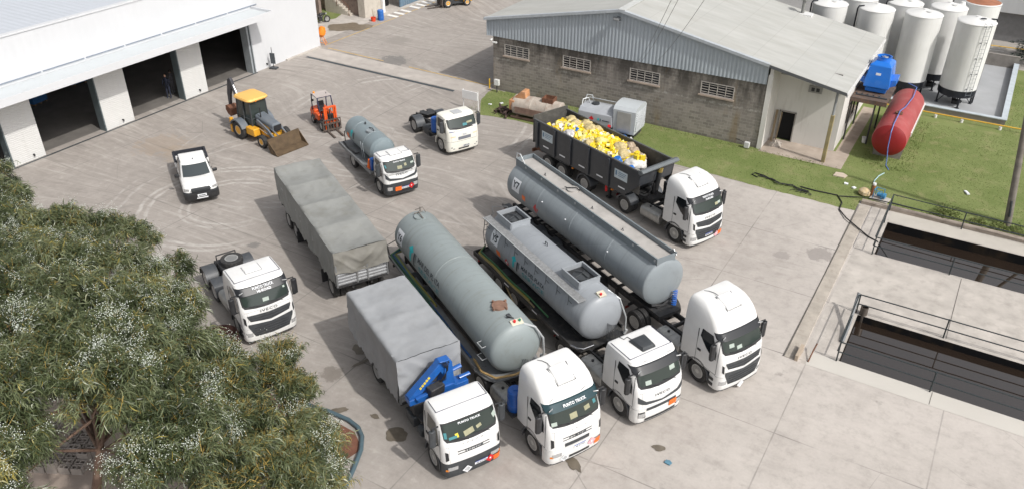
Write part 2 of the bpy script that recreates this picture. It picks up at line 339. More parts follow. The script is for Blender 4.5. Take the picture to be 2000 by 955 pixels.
# pool surround: kerb strip, walkway slabs between the pools (4 mm sheets and a low kerb)
def sheet(name, x0, x1, y0, y1, z, m, kind='structure', holes=()):
    q = M(); xx = sorted({x0, x1, *[h[0] for h in holes if x0 < h[0] < x1], *[h[1] for h in holes if x0 < h[1] < x1]})
    yy = sorted({y0, y1, *[h[2] for h in holes], *[h[3] for h in holes]}); yy = [y for y in yy if y0 <= y <= y1]
    for i in range(len(xx)-1):
        for j in range(len(yy)-1):
            cx, cy = (xx[i]+xx[i+1])/2, (yy[j]+yy[j+1])/2
            if any(p[0] < cx < p[1] and p[2] < cy < p[3] for p in holes): continue
            q.quad((xx[i], yy[j], z), (xx[i+1], yy[j], z), (xx[i+1], yy[j+1], z), (xx[i], yy[j+1], z))
    o = q.build(name, m); return tag(o, kind=kind)
sheet('pool_surround', -3.3, 14, 29.15, 45.0, .004, conc2, holes=(P1, P2))
sheet('pool_edge_strip', -3.1, 14, 29.15, 30.098, .009, concw)
k = M(); k.b2(-4.02, -3.42, 29.2, 44.75, -.02, .035); tag(k.build('kerb', pm('stained_kerb', (.40, .36, .315), .9, 0, .2, 1.3, .9, (.27, .235, .2), .5, 12), bevel=.03), kind='structure')
k = M(); k.b2(-3.98, 14, 44.9, 45.25, -.02, .18); tag(k.build('kerb', pm('weathered_kerb', (.33, .28, .235), .9, 0, .25, .8, .8, (.12, .09, .07), .4, 12), bevel=.02), kind='structure')
sheet('pool_edge_strip', -2.3, 14, 43.6, 44.88, .009, conc)
sheet('drain_apron', -48.7, -31.3, 47.45, 49.35, .004, pm('apron_concrete', (.42, .385, .355), .88, 0, .16, .8, .7, (.3, .275, .25), .3, 14))
wallblk, nt_, b_ = newmat('wet_black_wall')
tc = nn(nt_, 'ShaderNodeNewGeometry').outputs['Position']; lk(nt_, mixc(nt_, ramp(nt_, ntex(nt_, tc, 1.1, 5), (.5, .75)), (.006, .006, .007), (.035, .024, .014)), b_.inputs['Base Color']); b_.inputs['Roughness'].default_value = .7; b_.inputs['Specular IOR Level'].default_value = .15
for (x0, x1, y0, y1), wz in ((P1, -.92), (P2, -.62)):
    q = M(); q.b2(x0-.2, x0-.001, y0, y1, -3, -.004); q.b2(x0, x1, y1+.001, y1+.2, -3, -.004); q.b2(x0, x1, y0-.2, y0-.001, -3, -.004); q.b2(x1, x1+.2, y0, y1, -3, -.004); q.b2(x0, x1, y0, y1, -3.2, -3)
    tag(q.build('pool_wall', wallblk), kind='structure')
wm, nt_, b_ = newmat('dark_water'); b_.inputs['Base Color'].default_value = (.022, .015, .011, 1); b_.inputs['Roughness'].default_value = .02; b_.inputs['Specular IOR Level'].default_value = 1.0; b_.inputs['IOR'].default_value = 1.8
bn = nn(nt_, 'ShaderNodeBump'); bn.inputs['Strength'].default_value = .05; bn.inputs['Distance'].default_value = .02
lk(nt_, ntex(nt_, nn(nt_, 'ShaderNodeNewGeometry').outputs['Position'], 1.5, 2), bn.inputs['Height']); lk(nt_, bn.outputs[0], b_.inputs['Normal'])
for (x0, x1, y0, y1), wz in ((P1, -.5), (P2, -.34)):
    q = M(); q.quad((x0, y0, wz), (x1, y0, wz), (x1, y1, wz), (x0, y1, wz)); tag(q.build('water', wm), kind='structure')
# lawn
gm, nt_, b_ = newmat('lawn_grass'); pos = nn(nt_, 'ShaderNodeNewGeometry').outputs['Position']
c = mixc(nt_, ramp(nt_, ntex(nt_, pos, .35, 5), (.35, .65)), (.14, .18, .048), (.20, .232, .08)); c = mixc(nt_, ramp(nt_, ntex(nt_, pos, 1.1, 6, .65), (.52, .74, 0, .8)), c, (.29, .26, .13))
c = mixc(nt_, ramp(nt_, ntex(nt_, pos, 14, 4, .7), (.35, .6, .45, 0)), c, (.05, .085, .015)); lk(nt_, c, b_.inputs['Base Color']); b_.inputs['Roughness'].default_value = .9
GR = [(-31.0, 44.75, -6.2, 49.0), (-5.9, 45.3, 14, 78.5), (-6.3, 43.95, -4.1, 53)]
def lawn_poly(name, pts, z=.006):
    q = M(); q.add([(x, y, z) for x, y in pts], [tuple(range(len(pts)))]); return tag(q.build(name, gm), kind='structure')
edge = [(-31.05, 49.0), (-31.0, 48.3), (-30.6, 46.6), (-29.2, 44.4), (-26.6, 44.9), (-24.8, 44.75), (-21, 44.6), (-17, 44.35), (-12.7, 44.05), (-10.5, 43.95), (-8.95, 43.9), (-7.2, 43.9), (-5.5, 43.85), (-4.1, 43.9)]
ejit = []
for a, b2_ in zip(edge[:-1], edge[1:]):
    for t in (0, .25, .5, .75): ejit.append((a[0]+(b2_[0]-a[0])*t+random.uniform(-.04, .04), a[1]+(b2_[1]-a[1])*t+random.uniform(-.06, .06)))
lawn_poly('lawn', ejit+[(-4.07, 43.9), (-4.07, 45.255), (14, 45.255), (14, 76.2), (-30, 76.2), (-30, 49.0)])
sheet('path', -6.75, -5.95, 49.25, 60, .012, pm('muddy_concrete', (.36, .30, .25), .9, 0, .2, 1, .7, (.2, .15, .11), .3, 12))
sheet('path', -11.0, -5.9, 48.75, 51.2, .016, pm('dirty_slab', (.38, .32, .27), .9, 0, .2, .8, .6, (.24, .19, .15), .3, 12))
asph = pm('old_asphalt', (.24, .235, .23), .9, 0, .12, .6, .4, (.16, .155, .15), .3, 20)
sheet('road', -30, 14, 74.5, 83.5, .010, pm('road_concrete', (.36, .335, .31), .9, 0, .12, .6, .4, (.26, .24, .22), .2, 20))
sheet('car_park', -30, -5.0, 66.5, 110, .014, asph)
yl = pm('yellow_line_paint', (.55, .36, .1), .8, 0, .2, 4, .6, (.36, .32, .27)); wl = pm('white_line_paint', (.72, .71, .69), .8, 0, .1, 4, .4, (.4, .38, .36))
def line(name, pts, w, z, m, kind='structure'):
    q = M()
    for a, b in zip(pts[:-1], pts[1:]):
        a, b = Vector((*a, z)), Vector((*b, z)); d = (b-a).normalized(); n = Vector((-d.y, d.x, 0))*w/2
        q.quad(a-n, b-n, b+n, a+n)
    return tag(q.build(name, m), kind=kind)
line('yellow_line', [(-47.9, 49.75), (-41.9, 49.65)], .1, .008, yl); line('yellow_line', [(-39.3, 49.6), (-31.95, 49.45)], .1, .008, yl); line('yellow_line', [(-31.95, 49.45), (-31.5, 50.9)], .1, .0085, yl)
line('yellow_line', [(-48.6, 50.3), (-48.55, 59.5), (-48.6, 70)], .1, .0045, yl); line('yellow_line', [(-49.75, 61.6), (-49.75, 70)], .1, .0045, yl)
for i in range(8):
    y = 59.9+i*.98+(.0 if i < 3 else .5); q = M(); q.quad((-49.75, y, .009), (-48.5, y-.1, .009), (-48.5, y+.32, .009), (-49.75, y+.42, .009)); tag(q.build('crossing_stripe', wl), kind='structure')
line('yellow_kerb', [(-6, 79.6), (14, 81.6)], .28, .03, pm('yellow_kerb_paint', (.6, .38, .08), .8, 0, .1))
for y in (77.2, 78.0, 78.8): line('white_line', [(-3, y), (.9, y+.1)], .12, .022, wl)
dg = pm('drain_grating', (.075, .09, .1), .6, .4, .3, 9, .4, (.2, .18, .16))
line('drain_grating', [(-47.9, 47.15), (-33.3, 47.15)], .3, .009, dg)
line('door_track', [(-48.55, 22), (-48.55, 42.4)], .16, .009, dg)
# planting bed, blocks and soil under the trees
soil = pm('red_soil', (.16, .07, .045), .95, 0, .25, 2, .5, (.09, .045, .03), .6, 12)
q = M(); pts = [(-23.2, 16.35), (-22.3, 16.6), (-21.5, 16.45), (-20, 15.9), (-18.4, 16.2), (-17.5, 16.35), (-16.6, 16.3), (-16.15, 16.0), (-15.85, 15.6), (-16.1, 14.5), (-17.0, 14.0), (-19, 12.5), (-23, 13)]
q.add([(x, y, .012) for x, y in pts], [tuple(range(len(pts)))]); tag(q.build('planting_bed', soil), kind='structure')
sheet('yard_floor', -30, -13, -4, 12.6, .018, pm('sandy_floor', (.33, .27, .23), .9, 0, .2, .8, .5, (.2, .16, .13), .3, 12))
stainm = pm('oily_wet_patch', (.15, .128, .10), .45, 0, .3, 3)
def blob(name, x, y, r, sx=1., rot=0, seed=0, z=.02, m=None):
    rg = random.Random(seed); n = 26; q = M(); vs = []
    for i in range(n):
        a = 2*PI*i/n; k = 1+.45*noise.noise(Vector((math.cos(a)*1.6+seed*3.1, math.sin(a)*1.6, seed)))+.15*noise.noise(Vector((math.cos(a)*5, math.sin(a)*5, seed*2.)))
        px, py = r*k*sx*math.cos(a), r*k*math.sin(a); vs.append((x+px*math.cos(rot)-py*math.sin(rot), y+px*math.sin(rot)+py*math.cos(rot), z))
    q.add(vs, [tuple(range(n))]); return tag(q.build(name, m or stainm), kind='structure')
for i, (x, y, r, sx, ro) in enumerate(((-15.2, 17.0, .34, 1.3, .3), (-10.2, 15.9, .3, 2, -.3), (-8.9, 19.2, .2, 2.4, -.6), (-19.6, 20.2, .32, 1.3, 0), (-19.0, 19.6, .09, 5, 1.2), (-17.9, 16.9, .16, 2.2, .8), (-16.5, 17.35, .1, 2, 0), (-6.5, 21.5, .14, 1.8, .4))): blob('wet_stain', x, y, r, sx, ro, i+1)
blob('puddle', -50.8, 54.9, 1.1, 1.5, .9, 11, .021, pm('damp_mud', (.19, .155, .115), .4, 0, .2)); blob('puddle', -49.3, 55.6, .8, 1.4, .9, 12, .024, MATS['damp_mud'])
sheet('side_yard', -60, -49.75, 50, 75, .0065, conc2)
q = M(); q.add([(x, y, .011) for x, y in ((-57, 53.3), (-54, 54.2), (-53.1, 56.6), (-54.3, 60), (-60, 62), (-60, 53.5))], [tuple(range(6))]); tag(q.build('lawn', gm), kind='structure')
# grass blades as one ground cover
rg = np.random.default_rng(3)
def blades(n, x0, x1, y0, y1, inside):
    x = rg.uniform(x0, x1, n); y = rg.uniform(y0, y1, n); k = inside(x, y); return x[k], y[k]
def ins(x, y):
    a = (x > -30.8) & (x < -5.6) & (y < 49.0) & (y > np.interp(x, [p[0] for p in edge[3:]], [p[1] for p in edge[3:]])+.0)
    b = (x >= -5.9) & (y > 45.3) & ~((x > -6.2) & (x < 2.1) & (y > 59.4) & (y < 75)) & (y < 76)
    c = (x > -6.2) & (x < -4.1) & (y > 43.9) & (y <= 45.4)
    return a | b | c
x, y = blades(110000, -31, 9, 43.9, 72, ins)
n = len(x); h = rg.uniform(.015, .05, n)*(1+.25*(np.sin(x*1.3)+np.sin(y*1.1+x) > .9)); a = rg.uniform(0, 2*PI, n); w = .022; lean = rg.uniform(-.05, .05, (n, 2))
h = np.where((y > 48.5) & (x < -7), h*2.2, h); h = np.where((x > -5.1) & (x < -2.2) & (y > 50.3) & (y < 60), h*2.4, h); h = np.where((y < 45.9) & (x > -2.5), h*2.4, h)
v0 = np.stack([x-np.cos(a)*w, y-np.sin(a)*w, np.full(n, .004)], 1); v1 = np.stack([x+np.cos(a)*w, y+np.sin(a)*w, np.full(n, .004)], 1); v2 = np.stack([x+lean[:, 0], y+lean[:, 1], h], 1)
vs = np.stack([v0, v1, v2], 1).reshape(-1, 3); fs = np.arange(3*n).reshape(-1, 3)
bmj, nt_, b_ = newmat('grass_blade'); at = nn(nt_, 'ShaderNodeAttribute'); at.attribute_name = 'rnd'
lk(nt_, mixc(nt_, at.outputs['Fac'], (.085, .135, .025), (.20, .23, .07)), b_.inputs['Base Color']); b_.inputs['Roughness'].default_value = .7
o = bpy.data.objects.new('grass', npmesh('grass', vs, fs, [bmj], np.clip(rg.normal(.45, .25, n), 0, 1), tri=True)); COL.objects.link(o); tag(o, 'short green lawn grass beside the block warehouse', 'grass', kind='stuff')

line('kerb_joint', [(-4.06, 29.2), (-4.03, 36), (-4.07, 44.7)], .05, .008, pm('dirty_joint', (.12, .11, .1), .9, 0, .3, 5)); line('slab_joint', [(1.72, 34.1), (1.76, 39.6)], .025, .013, MATS['dirty_joint']); line('slab_joint', [(1.68, 29.2), (1.7, 30.05)], .025, .014, MATS['dirty_joint'])
# ------------------------------------------------------------------ white hangar
def wallmat(name, col, rough=.6, rib=0., ribax='z', sc=60., dirt=.2, dcol=(.4, .38, .35), var=.04):
    m, nt, b = newmat(name); pos = nn(nt, 'ShaderNodeNewGeometry').outputs['Position']
    c = mixc(nt, ramp(nt, ntex(nt, pos, .6, 5), (.3, .7)), tuple(x*(1-var) for x in col), col)
    c = mixc(nt, mth(nt, 'MULTIPLY', ramp(nt, ntex(nt, mapg(nt, pos, sc=(3, 3, .5)), 1, 6, .65), (.52, .75)), dirt), c, dcol); lk(nt, c, b.inputs['Base Color']); b.inputs['Roughness'].default_value = rough
    if rib:
        sp = nn(nt, 'ShaderNodeSeparateXYZ'); lk(nt, pos, sp.inputs[0]); a = sp.outputs[{'x': 0, 'y': 1, 'z': 2}[ribax]]
        bn = nn(nt, 'ShaderNodeBump'); bn.inputs['Strength'].default_value = rib; bn.inputs['Distance'].default_value = .03
        lk(nt, mth(nt, 'SINE', mth(nt, 'MULTIPLY', a, sc)), bn.inputs['Height']); lk(nt, bn.outputs[0], b.inputs['Normal'])
    MATS[name] = m; return m
hw = wallmat('hangar_white', (.60, .61, .63), .55, .12, 'y', 12, .06, (.6, .6, .6)); hrib = wallmat('hangar_ribbed_pillar', (.62, .62, .61), .5, .22, 'z', 50, .15)
groof = wallmat('hangar_grey_roof', (.50, .53, .58), .5, .3, 'y', 14, .2, (.36, .38, .4)); gtop = wallmat('canopy_tray', (.52, .55, .57), .6, .0, 'y', 14, .3, (.38, .39, .39)); jamb = pm('jamb_dark_steel', (.12, .15, .16), .5, .2)
darkin = pm('dark_interior', (.06, .06, .06), .9)
H = thing('hangar', (-48.7, 30, 0), 0, 'white hangar with open bays and a long canopy behind the pickup', 'hangar')
WY0, WY1, HT = 6.0, 49.7, 7.55
doors = [(16.2, 22.72), (24.85, 29.07), (31.34, 35.55), (37.69, 42.3)]; DH = 4.55
def HP(): return M()
def hb(q, x0, x1, y0, y1, z0, z1): q.b2(x0+48.7, x1+48.7, y0-30, y1-30, z0, z1)
q = HP(); hb(q, -49.0, -48.7, WY0, WY1, DH, HT); hb(q, -49.0, -48.7, 42.3, WY1, 0, DH-.002); hb(q, -49, -48.7, WY0, 16.2, 0, DH-.002); hb(q, -75, -49.002, WY1-.3, WY1, 0, HT-.01); hb(q, -75, -74.7, WY0, WY1-.3, 0, HT-.01); hb(q, -74.7, -49.002, WY0, WY0+.3, 0, HT-.01)
q.build('wall', hw, H)
q = HP(); hb(q, -49.06, -48.64, WY0, WY1+.05, HT, HT+.1); hb(q, -75, -49.06, WY1-.33, WY1+.05, HT, HT+.1); q.build('coping', hw, H, bevel=.01)
q = HP(); hb(q, -74.7, -49.0, WY0+.3, WY1-.3, 7.2, 7.3); q.build('roof', groof, H)
for a, b_ in ((22.72, 24.85), (29.07, 31.34), (35.55, 37.69)):
    q = HP(); hb(q, -49.25, -48.72, a+.06, b_-.02, 0, DH-.004); q.build('pillar', hrib, H, bevel=.02)
    q = HP(); hb(q, -49.3, -48.66, a-.02, a+.055, 0, DH-.004); q.build('door_jamb', jamb, H)
    q = HP(); q.cyl((.0, a+1.35-30, .35), (.12, a+1.35-30, .35), .05, n=10); q.cyl((.1, a+1.35-30, .35), (.1, a+1.35-30, .25), .04, n=8); q.build('drain_pipe', black, H)
q = HP(); hb(q, -49.3, -48.62, 42.0, 42.16, 0, DH-.004); hb(q, -49.3, -48.62, 42.28, 42.36, 0, DH-.004); q.build('door_jamb', pm('jamb_steel', (.32, .35, .37), .5, .2), H)
q = HP(); q.cyl((0, 13.55, .35), (.12, 13.55, .35), .05, n=10); q.cyl((.1, 13.55, .35), (.1, 13.55, .25), .04, n=8); q.build('drain_pipe', black, H)
CY1 = 42.95
q = HP(); hb(q, -46.52, -46.42, WY0, CY1, 4.55, 5.0); hb(q, -48.64, -46.525, CY1-.1, CY1, 4.56, 5.0); hb(q, -48.64, -46.53, WY0, CY1-.105, 4.6, 4.7)
c_ = q.build('canopy', hw, H)
q = HP(); hb(q, -48.66, -46.53, WY0, CY1-.11, 4.72, 4.83); q.build('canopy_tray', gtop, c_)
q = HP()
for y in np.arange(20.3, 42.5, 2.9): hb(q, -48.69, -48.62, y+.05, y+2.82, 5.02, 5.06)
q.build('flashing', pm('blue_grey_flashing', (.2, .24, .3), .5), c_)
q = HP(); hb(q, -49.6, -49.2, WY1-.25, WY1-.02, -.0, .02)
for yy in (WY1-12, WY1-6): pass
fl = M(); fl.b2(-.1, .22, 15.6, 19.55, 0, .1); fl.build('plinth', conc2, H)
sheet('hangar_floor', -74.6, -49.25, 6.4, 49.3, .006, pm('shade_darkened_floor', (.15, .14, .13), .7, 0, .25, .6, .6, (.09, .085, .08)))  # floor colour darkened to paint in the deep shade inside the bays
# things inside the bays
def crate(x, y, z, sx, sy, sz, rz, lab, m, grp=None, nm='storage_crate', cat='crate'):
    t = thing(nm, (x, y, z), rz, lab, cat, grp); q = M(); q.b2(-sx/2, sx/2, -sy/2, sy/2, .12, sz)
    for i in range(5): q.b2(-sx/2-.02, sx/2+.02, -sy/2-.02, sy/2+.02, .15+i*(sz-.2)/5, .18+i*(sz-.2)/5)
    q.build('body', m, t, bevel=.02); q = M()
    for a in (-.4, 0, .4): q.b2(-sx/2, sx/2, a*sy-.05, a*sy+.05, 0, .115)
    q.build('skid', pm('pallet_wood', (.3, .2, .12), .8), t); return t
bluec = pm('dull_blue_paint', (.03, .12, .3), .5)
crate(-57.6, 29.6, 0, 1.6, 1.2, 1.3, 10, 'dull blue crate deep inside the second hangar bay from the right', bluec); crate(-58.5, 34.0, 0, 1.3, 2.2, 1.1, 0, 'long blue crate in the dark of the middle hangar bay', bluec)
crate(-58.5, 42.5, 0, 1, 1, 1.4, 0, 'rusty red crate inside the right-hand hangar bay', pm('dull_red_paint', (.25, .05, .03), .6))

# ------------------------------------------------------------------ people
skin = pm('skin', (.45, .26, .18), .6); hairm = pm('dark_hair', (.02, .015, .012), .7); navy = pm('navy_workwear', (.02, .025, .045), .85, 0, .2, 6); shirt = pm('grey_shirt', (.09, .09, .1), .9, 0, .2, 6)
def person(x, y, rz, label, top, arm):
    t = thing('person', (x, y, 0), rz, label, 'person')
    J = {'pel': (0, 0, .95), 'che': (0, 0, 1.32), 'nek': (0, 0, 1.5), 'hd': (.02, 0, 1.62), 'hd2': (.02, 0, 1.72)}
    E = [('pel', 'che'), ('che', 'nek'), ('nek', 'hd'), ('hd', 'hd2')]; rad = {'pel': (.16, .12), 'che': (.17, .12), 'nek': (.06, .06), 'hd': (.085, .095), 'hd2': (.08, .09)}
    for s, n in ((1, 'l'), (-1, 'r')):
        J.update({n+'hip': (0, s*.1, .88), n+'kn': (.03, s*.11, .48), n+'an': (0, s*.12, .08), n+'toe': (.16, s*.13, .04), n+'sh': (0, s*.19, 1.42), n+'el': (.02+arm*.05, s*.26, 1.14), n+'wr': (.1+arm*.18, s*(.24-.1*arm), .95+.12*arm), n+'ha': (.14+arm*.22, s*(.22-.12*arm), .87+.14*arm)})
        E += [('pel', n+'hip'), (n+'hip', n+'kn'), (n+'kn', n+'an'), (n+'an', n+'toe'), ('che', n+'sh'), (n+'sh', n+'el'), (n+'el', n+'wr'), (n+'wr', n+'ha')]
        rad.update({n+'hip': (.095, .095), n+'kn': (.065, .065), n+'an': (.05, .05), n+'toe': (.04, .035), n+'sh': (.065, .065), n+'el': (.045, .045), n+'wr': (.032, .032), n+'ha': (.04, .025)})
    ks = list(J); me = bpy.data.meshes.new('body'); me.from_pydata([J[k] for k in ks], [(ks.index(a), ks.index(b)) for a, b in E], [])
    o = bpy.data.objects.new('body', me); COL.objects.link(o); o.parent = t; sk = o.modifiers.new('skin', 'SKIN'); o.modifiers.new('sub', 'SUBSURF').render_levels = 2
    for i, k in enumerate(ks): me.skin_vertices[0].data[i].radius = rad[k]
    me.skin_vertices[0].data[0].use_root = True; me.materials.append(top)
    h = M(); h.lathe([(.03, -.11), (.075, -.08), (.09, 0), (.085, .07), (.04, .115)], (.02, 0, 1.68), (0, 0, 1), 12); h.build('head', skin, t)
    h = M(); h.lathe([(.1, -.03), (.1, .05), (.05, .12)], (.0, 0, 1.7), (0, 0, 1), 12); h.build('hair', hairm, t)
    return t
person(-50.0, 35.25, -60, 'person in dark navy work clothes standing at the edge of the middle bay', navy, 1); person(-50.35, 35.95, 200, 'person in dark clothes half hidden behind the other one in the middle bay', shirt, 0)

# ------------------------------------------------------------------ block warehouse
bw, nt_, b_ = newmat('concrete_block'); pos = nn(nt_, 'ShaderNodeNewGeometry').outputs['Position']; sp = nn(nt_, 'ShaderNodeSeparateXYZ'); lk(nt_, pos, sp.inputs[0])
cv = nn(nt_, 'ShaderNodeCombineXYZ'); lk(nt_, mth(nt_, 'ADD', sp.outputs[0], sp.outputs[1]), cv.inputs[0]); lk(nt_, sp.outputs[2], cv.inputs[1])
br = nn(nt_, 'ShaderNodeTexBrick'); br.inputs['Scale'].default_value = 1; br.inputs['Brick Width'].default_value = .4; br.inputs['Row Height'].default_value = .2; br.inputs['Mortar Size'].default_value = .014; br.inputs['Bias'].default_value = -.2
br.inputs['Color1'].default_value = (.33, .295, .26, 1); br.inputs['Color2'].default_value = (.17, .152, .135, 1); br.inputs['Mortar'].default_value = (.38, .36, .33, 1); lk(nt_, cv.outputs[0], br.inputs['Vector'])
zz = sp.outputs[2]; c = mixc(nt_, ramp(nt_, ntex(nt_, pos, .5, 5), (.35, .65)), br.outputs[0], (.24, .215, .2)); c = mixc(nt_, .55, br.outputs[0], c)
sk = ntex(nt_, mapg(nt_, pos, sc=(1.4, 1.4, .35)), 1, 6, .65)
c = mixc(nt_, mth(nt_, 'MULTIPLY', mth(nt_, 'MULTIPLY', ramp(nt_, sk, (.37, .56)), ramp(nt_, zz, (1.9, 3.4))), .85), c, (.07, .062, .055))
c = mixc(nt_, mth(nt_, 'MULTIPLY', ramp(nt_, ntex(nt_, mapg(nt_, pos, (5, 0, 0), sc=(.9, .9, .25)), 1, 5, .6), (.6, .7)), .5), c, (.22, .15, .07))
c = mixc(nt_, mth(nt_, 'MULTIPLY', mth(nt_, 'MULTIPLY', ramp(nt_, mth(nt_, 'ABSOLUTE', mth(nt_, 'SUBTRACT', zz, 2.42)), (.04, .14, 1, 0)), ramp(nt_, ntex(nt_, pos, 3.5, 4, .7), (.48, .62))), .5), c, (.5, .48, .45))
c = mixc(nt_, ramp(nt_, zz, (.25, .0, 0, .45)), c, (.1, .095, .08)); c = mixc(nt_, mth(nt_, 'MULTIPLY', ramp(nt_, ntex(nt_, pos, 6, 5, .7), (.55, .75)), .5), c, (.11, .1, .09))
lk(nt_, c, b_.inputs['Base Color']); b_.inputs['Roughness'].default_value = .95
bn = nn(nt_, 'ShaderNodeBump'); bn.inputs['Strength'].default_value = .6; bn.inputs['Distance'].default_value = .015; lk(nt_, br.outputs['Fac'], bn.inputs['Height']); bn.invert = True; lk(nt_, bn.outputs[0], b_.inputs['Normal'])
clad = wallmat('corrugated_cladding', (.37, .41, .45), .45, 0, 'x', 1, .5, (.27, .3, .33), .1); wht = wallmat('limewashed_wall', (.66, .64, .61), .85, 0, 'x', 1, .45, (.42, .39, .35), .08)
rf, nt_, b_ = newmat('fibre_cement_roof'); pos = nn(nt_, 'ShaderNodeNewGeometry').outputs['Position']; sp = nn(nt_, 'ShaderNodeSeparateXYZ'); lk(nt_, pos, sp.inputs[0])
c = mixc(nt_, ramp(nt_, ntex(nt_, mapg(nt_, pos, sc=(.25, 1.3, 1)), 1, 6, .65), (.3, .7)), (.37, .37, .35), (.46, .46, .44)); c = mixc(nt_, mth(nt_, 'MULTIPLY', ramp(nt_, ntex(nt_, mapg(nt_, pos, (4, 2, 0), sc=(.12, .9, 1)), 1, 6, .65), (.5, .68)), .45), c, (.34, .33, .3))
rows = mth(nt_, 'FLOOR', mth(nt_, 'DIVIDE', mth(nt_, 'ADD', sp.outputs[0], 40), 2.3)); wn = nn(nt_, 'ShaderNodeTexWhiteNoise', noise_dimensions='1D'); lk(nt_, rows, wn.inputs['W']); c = mixc(nt_, ramp(nt_, wn.outputs[0], (0, 1, 0, .2)), c, (.36, .37, .36))
sm = mth(nt_, 'ABSOLUTE', mth(nt_, 'SUBTRACT', mth(nt_, 'FRACT', mth(nt_, 'DIVIDE', mth(nt_, 'ADD', sp.outputs[0], 40.0), 2.3)), .5)); c = mixc(nt_, ramp(nt_, sm, (.492, .499, 0, .55)), c, (.24, .235, .22)); lk(nt_, c, b_.inputs['Base Color']); b_.inputs['Roughness'].default_value = .85
bn = nn(nt_, 'ShaderNodeBump'); bn.inputs['Strength'].default_value = .1; bn.inputs['Distance'].default_value = .02; lk(nt_, mth(nt_, 'SINE', mth(nt_, 'MULTIPLY', sp.outputs[1], 35)), bn.inputs['Height']); lk(nt_, bn.outputs[0], b_.inputs['Normal'])
B = thing('block_warehouse', (-21, 55, 0), 0, 'grey concrete block warehouse with corrugated gable behind the tipper trailer', 'warehouse')
def bb(q, x0, x1, y0, y1, z0, z1): q.b2(x0+21, x1+21, y0-55, y1-55, z0, z1)
wins = [(-30.1, -28.05), (-25.35, -23.2), (-20.3, -18.15), (-15.35, -13.15)]; WZ = [(2.75, 3.58), (2.76, 3.6), (2.8, 3.64), (2.85, 3.7)]
q = M(); xe = -31.05
for (a, b), (z0, z1) in zip(wins, WZ):
    bb(q, xe, a, 49.1, 49.3, 0, 4.5); bb(q, a, b, 49.1, 49.3, 0, z0); bb(q, a, b, 49.1, 49.3, z1, 4.5); xe = b
bb(q, xe, -11.15, 49.1, 49.3, 0, 4.5); bb(q, -31.05, -30.85, 49.3, 61, 0, 5.2); bb(q, -30.85, -11, 60.8, 61, 0, 4.5); q.build('block_wall', bw, B)
rz = lambda x: (7.42-(x+21.2)*.181) if x > -21.2 else (7.42+(x+21.2)*.2035)
q = M(); xs_ = np.arange(-31.45, -11.2, .0622); pr = [0, 1, 1, 0]   # trapezoid ribs
vs = []; 
for i, x in enumerate(xs_):
    d = .022*pr[i % 4]; zb = 4.03+(x+31.45)*.0125
    vs += [(x+21, -6.02-d, zb), (x+21, -6.02-d, rz(x)-.1)]
q.add(vs, [(2*i, 2*i+2, 2*i+3, 2*i+1) for i in range(len(xs_)-1)]); q.build('corrugated_gable', clad, B, ang=15)
q = M(); q.b2(-31.49+21, -31.42+21, -6.1, 6, 4.03, 5.3); q.build('corner_flashing', clad, B)
def roofpoly(q, x0, x1, y0, y1, t=.09):
    z0, z1 = rz(x0), rz(x1); q.add([(xa_+21, y-55, z) for y in (y0, y1) for xa_, z in ((x0, z0), (x1, z1), (x1, z1-t), (x0, z0-t))], [(0, 1, 2, 3), (7, 6, 5, 4), (0, 4, 5, 1), (3, 2, 6, 7), (0, 3, 7, 4), (1, 5, 6, 2)])
q = M(); roofpoly(q, -31.62, -21.2, 48.82, 61.3); roofpoly(q, -21.2, -6.55, 48.78, 61.0); ro = q.build('roof', rf, B)
q = M(); 
for a, b in ((-31.66, -21.2), (-21.2, -11.2)): q.add([(a+21, -6.24, rz(a)+.02), (b+21, -6.24, rz(b)+.02), (b+21, -6.24, rz(b)-.16), (a+21, -6.24, rz(a)-.16), (a+21, -6.0, rz(a)+.03), (b+21, -6.0, rz(b)+.03)], [(0, 1, 2, 3), (0, 4, 5, 1)])
q.build('verge_trim', pm('pale_grey_trim', (.42, .45, .48), .5), B)
q = M(); a, b = -11.2, -6.5; q.add([(a+21, -6.235, rz(a)-.02), (b+21, -6.235, rz(b)-.02), (b+21, -6.235, rz(b)-.2), (a+21, -6.235, rz(a)-.2), (a+21, -6.1, rz(a)-.2), (b+21, -6.1, rz(b)-.2)], [(0, 1, 2, 3), (3, 2, 5, 4)]); q.build('edge_beam', pm('dark_steel_beam', (.1, .105, .11), .6), B)
q = M(); q.b2(-.35, .15, -6.22, 6, 7.40, 7.44); q.build('ridge_cap', pm('ridge_grey', (.5, .51, .5), .7), ro)
for (a, b), (z0, z1) in zip(wins, WZ):
    f = M(); m_ = .06
    bb(f, a, b, 49.07, 49.16, z1-m_, z1); bb(f, a, b, 49.07, 49.16, z0, z0+m_); bb(f, a, a+m_, 49.07, 49.16, z0+m_, z1-m_); bb(f, b-m_, b, 49.07, 49.16, z0+m_, z1-m_)
    for i in range(1, 4): x = a+(b-a)*i/4; bb(f, x-.022, x+.022, 49.085, 49.15, z0+m_, z1-m_)
    for i in range(1, 5): z = z0+(z1-z0)*i/5; bb(f, a+m_, b-m_, 49.09, 49.145, z-.014, z+.014)
    w_ = f.build('window', pm('window_frame_pale', (.42, .39, .36), .7), B); f = M(); bb(f, a+.03, b-.03, 49.17, 49.2, z0+.03, z1-.03)
    pn = glassmat('grey_pane', (.06, .065, .07), .2) if a < -29 else (MATS.get('dark_pane') or glassmat('dark_pane', (.018, .02, .024), .2)); f.build('pane', pn, w_)
    f = M(); bb(f, a-.1, b+.05, 48.99, 49.12, z0-.1, z0-.005); f.build('sill', pm('pinkish_sill', (.36, .29, .24), .9), w_)
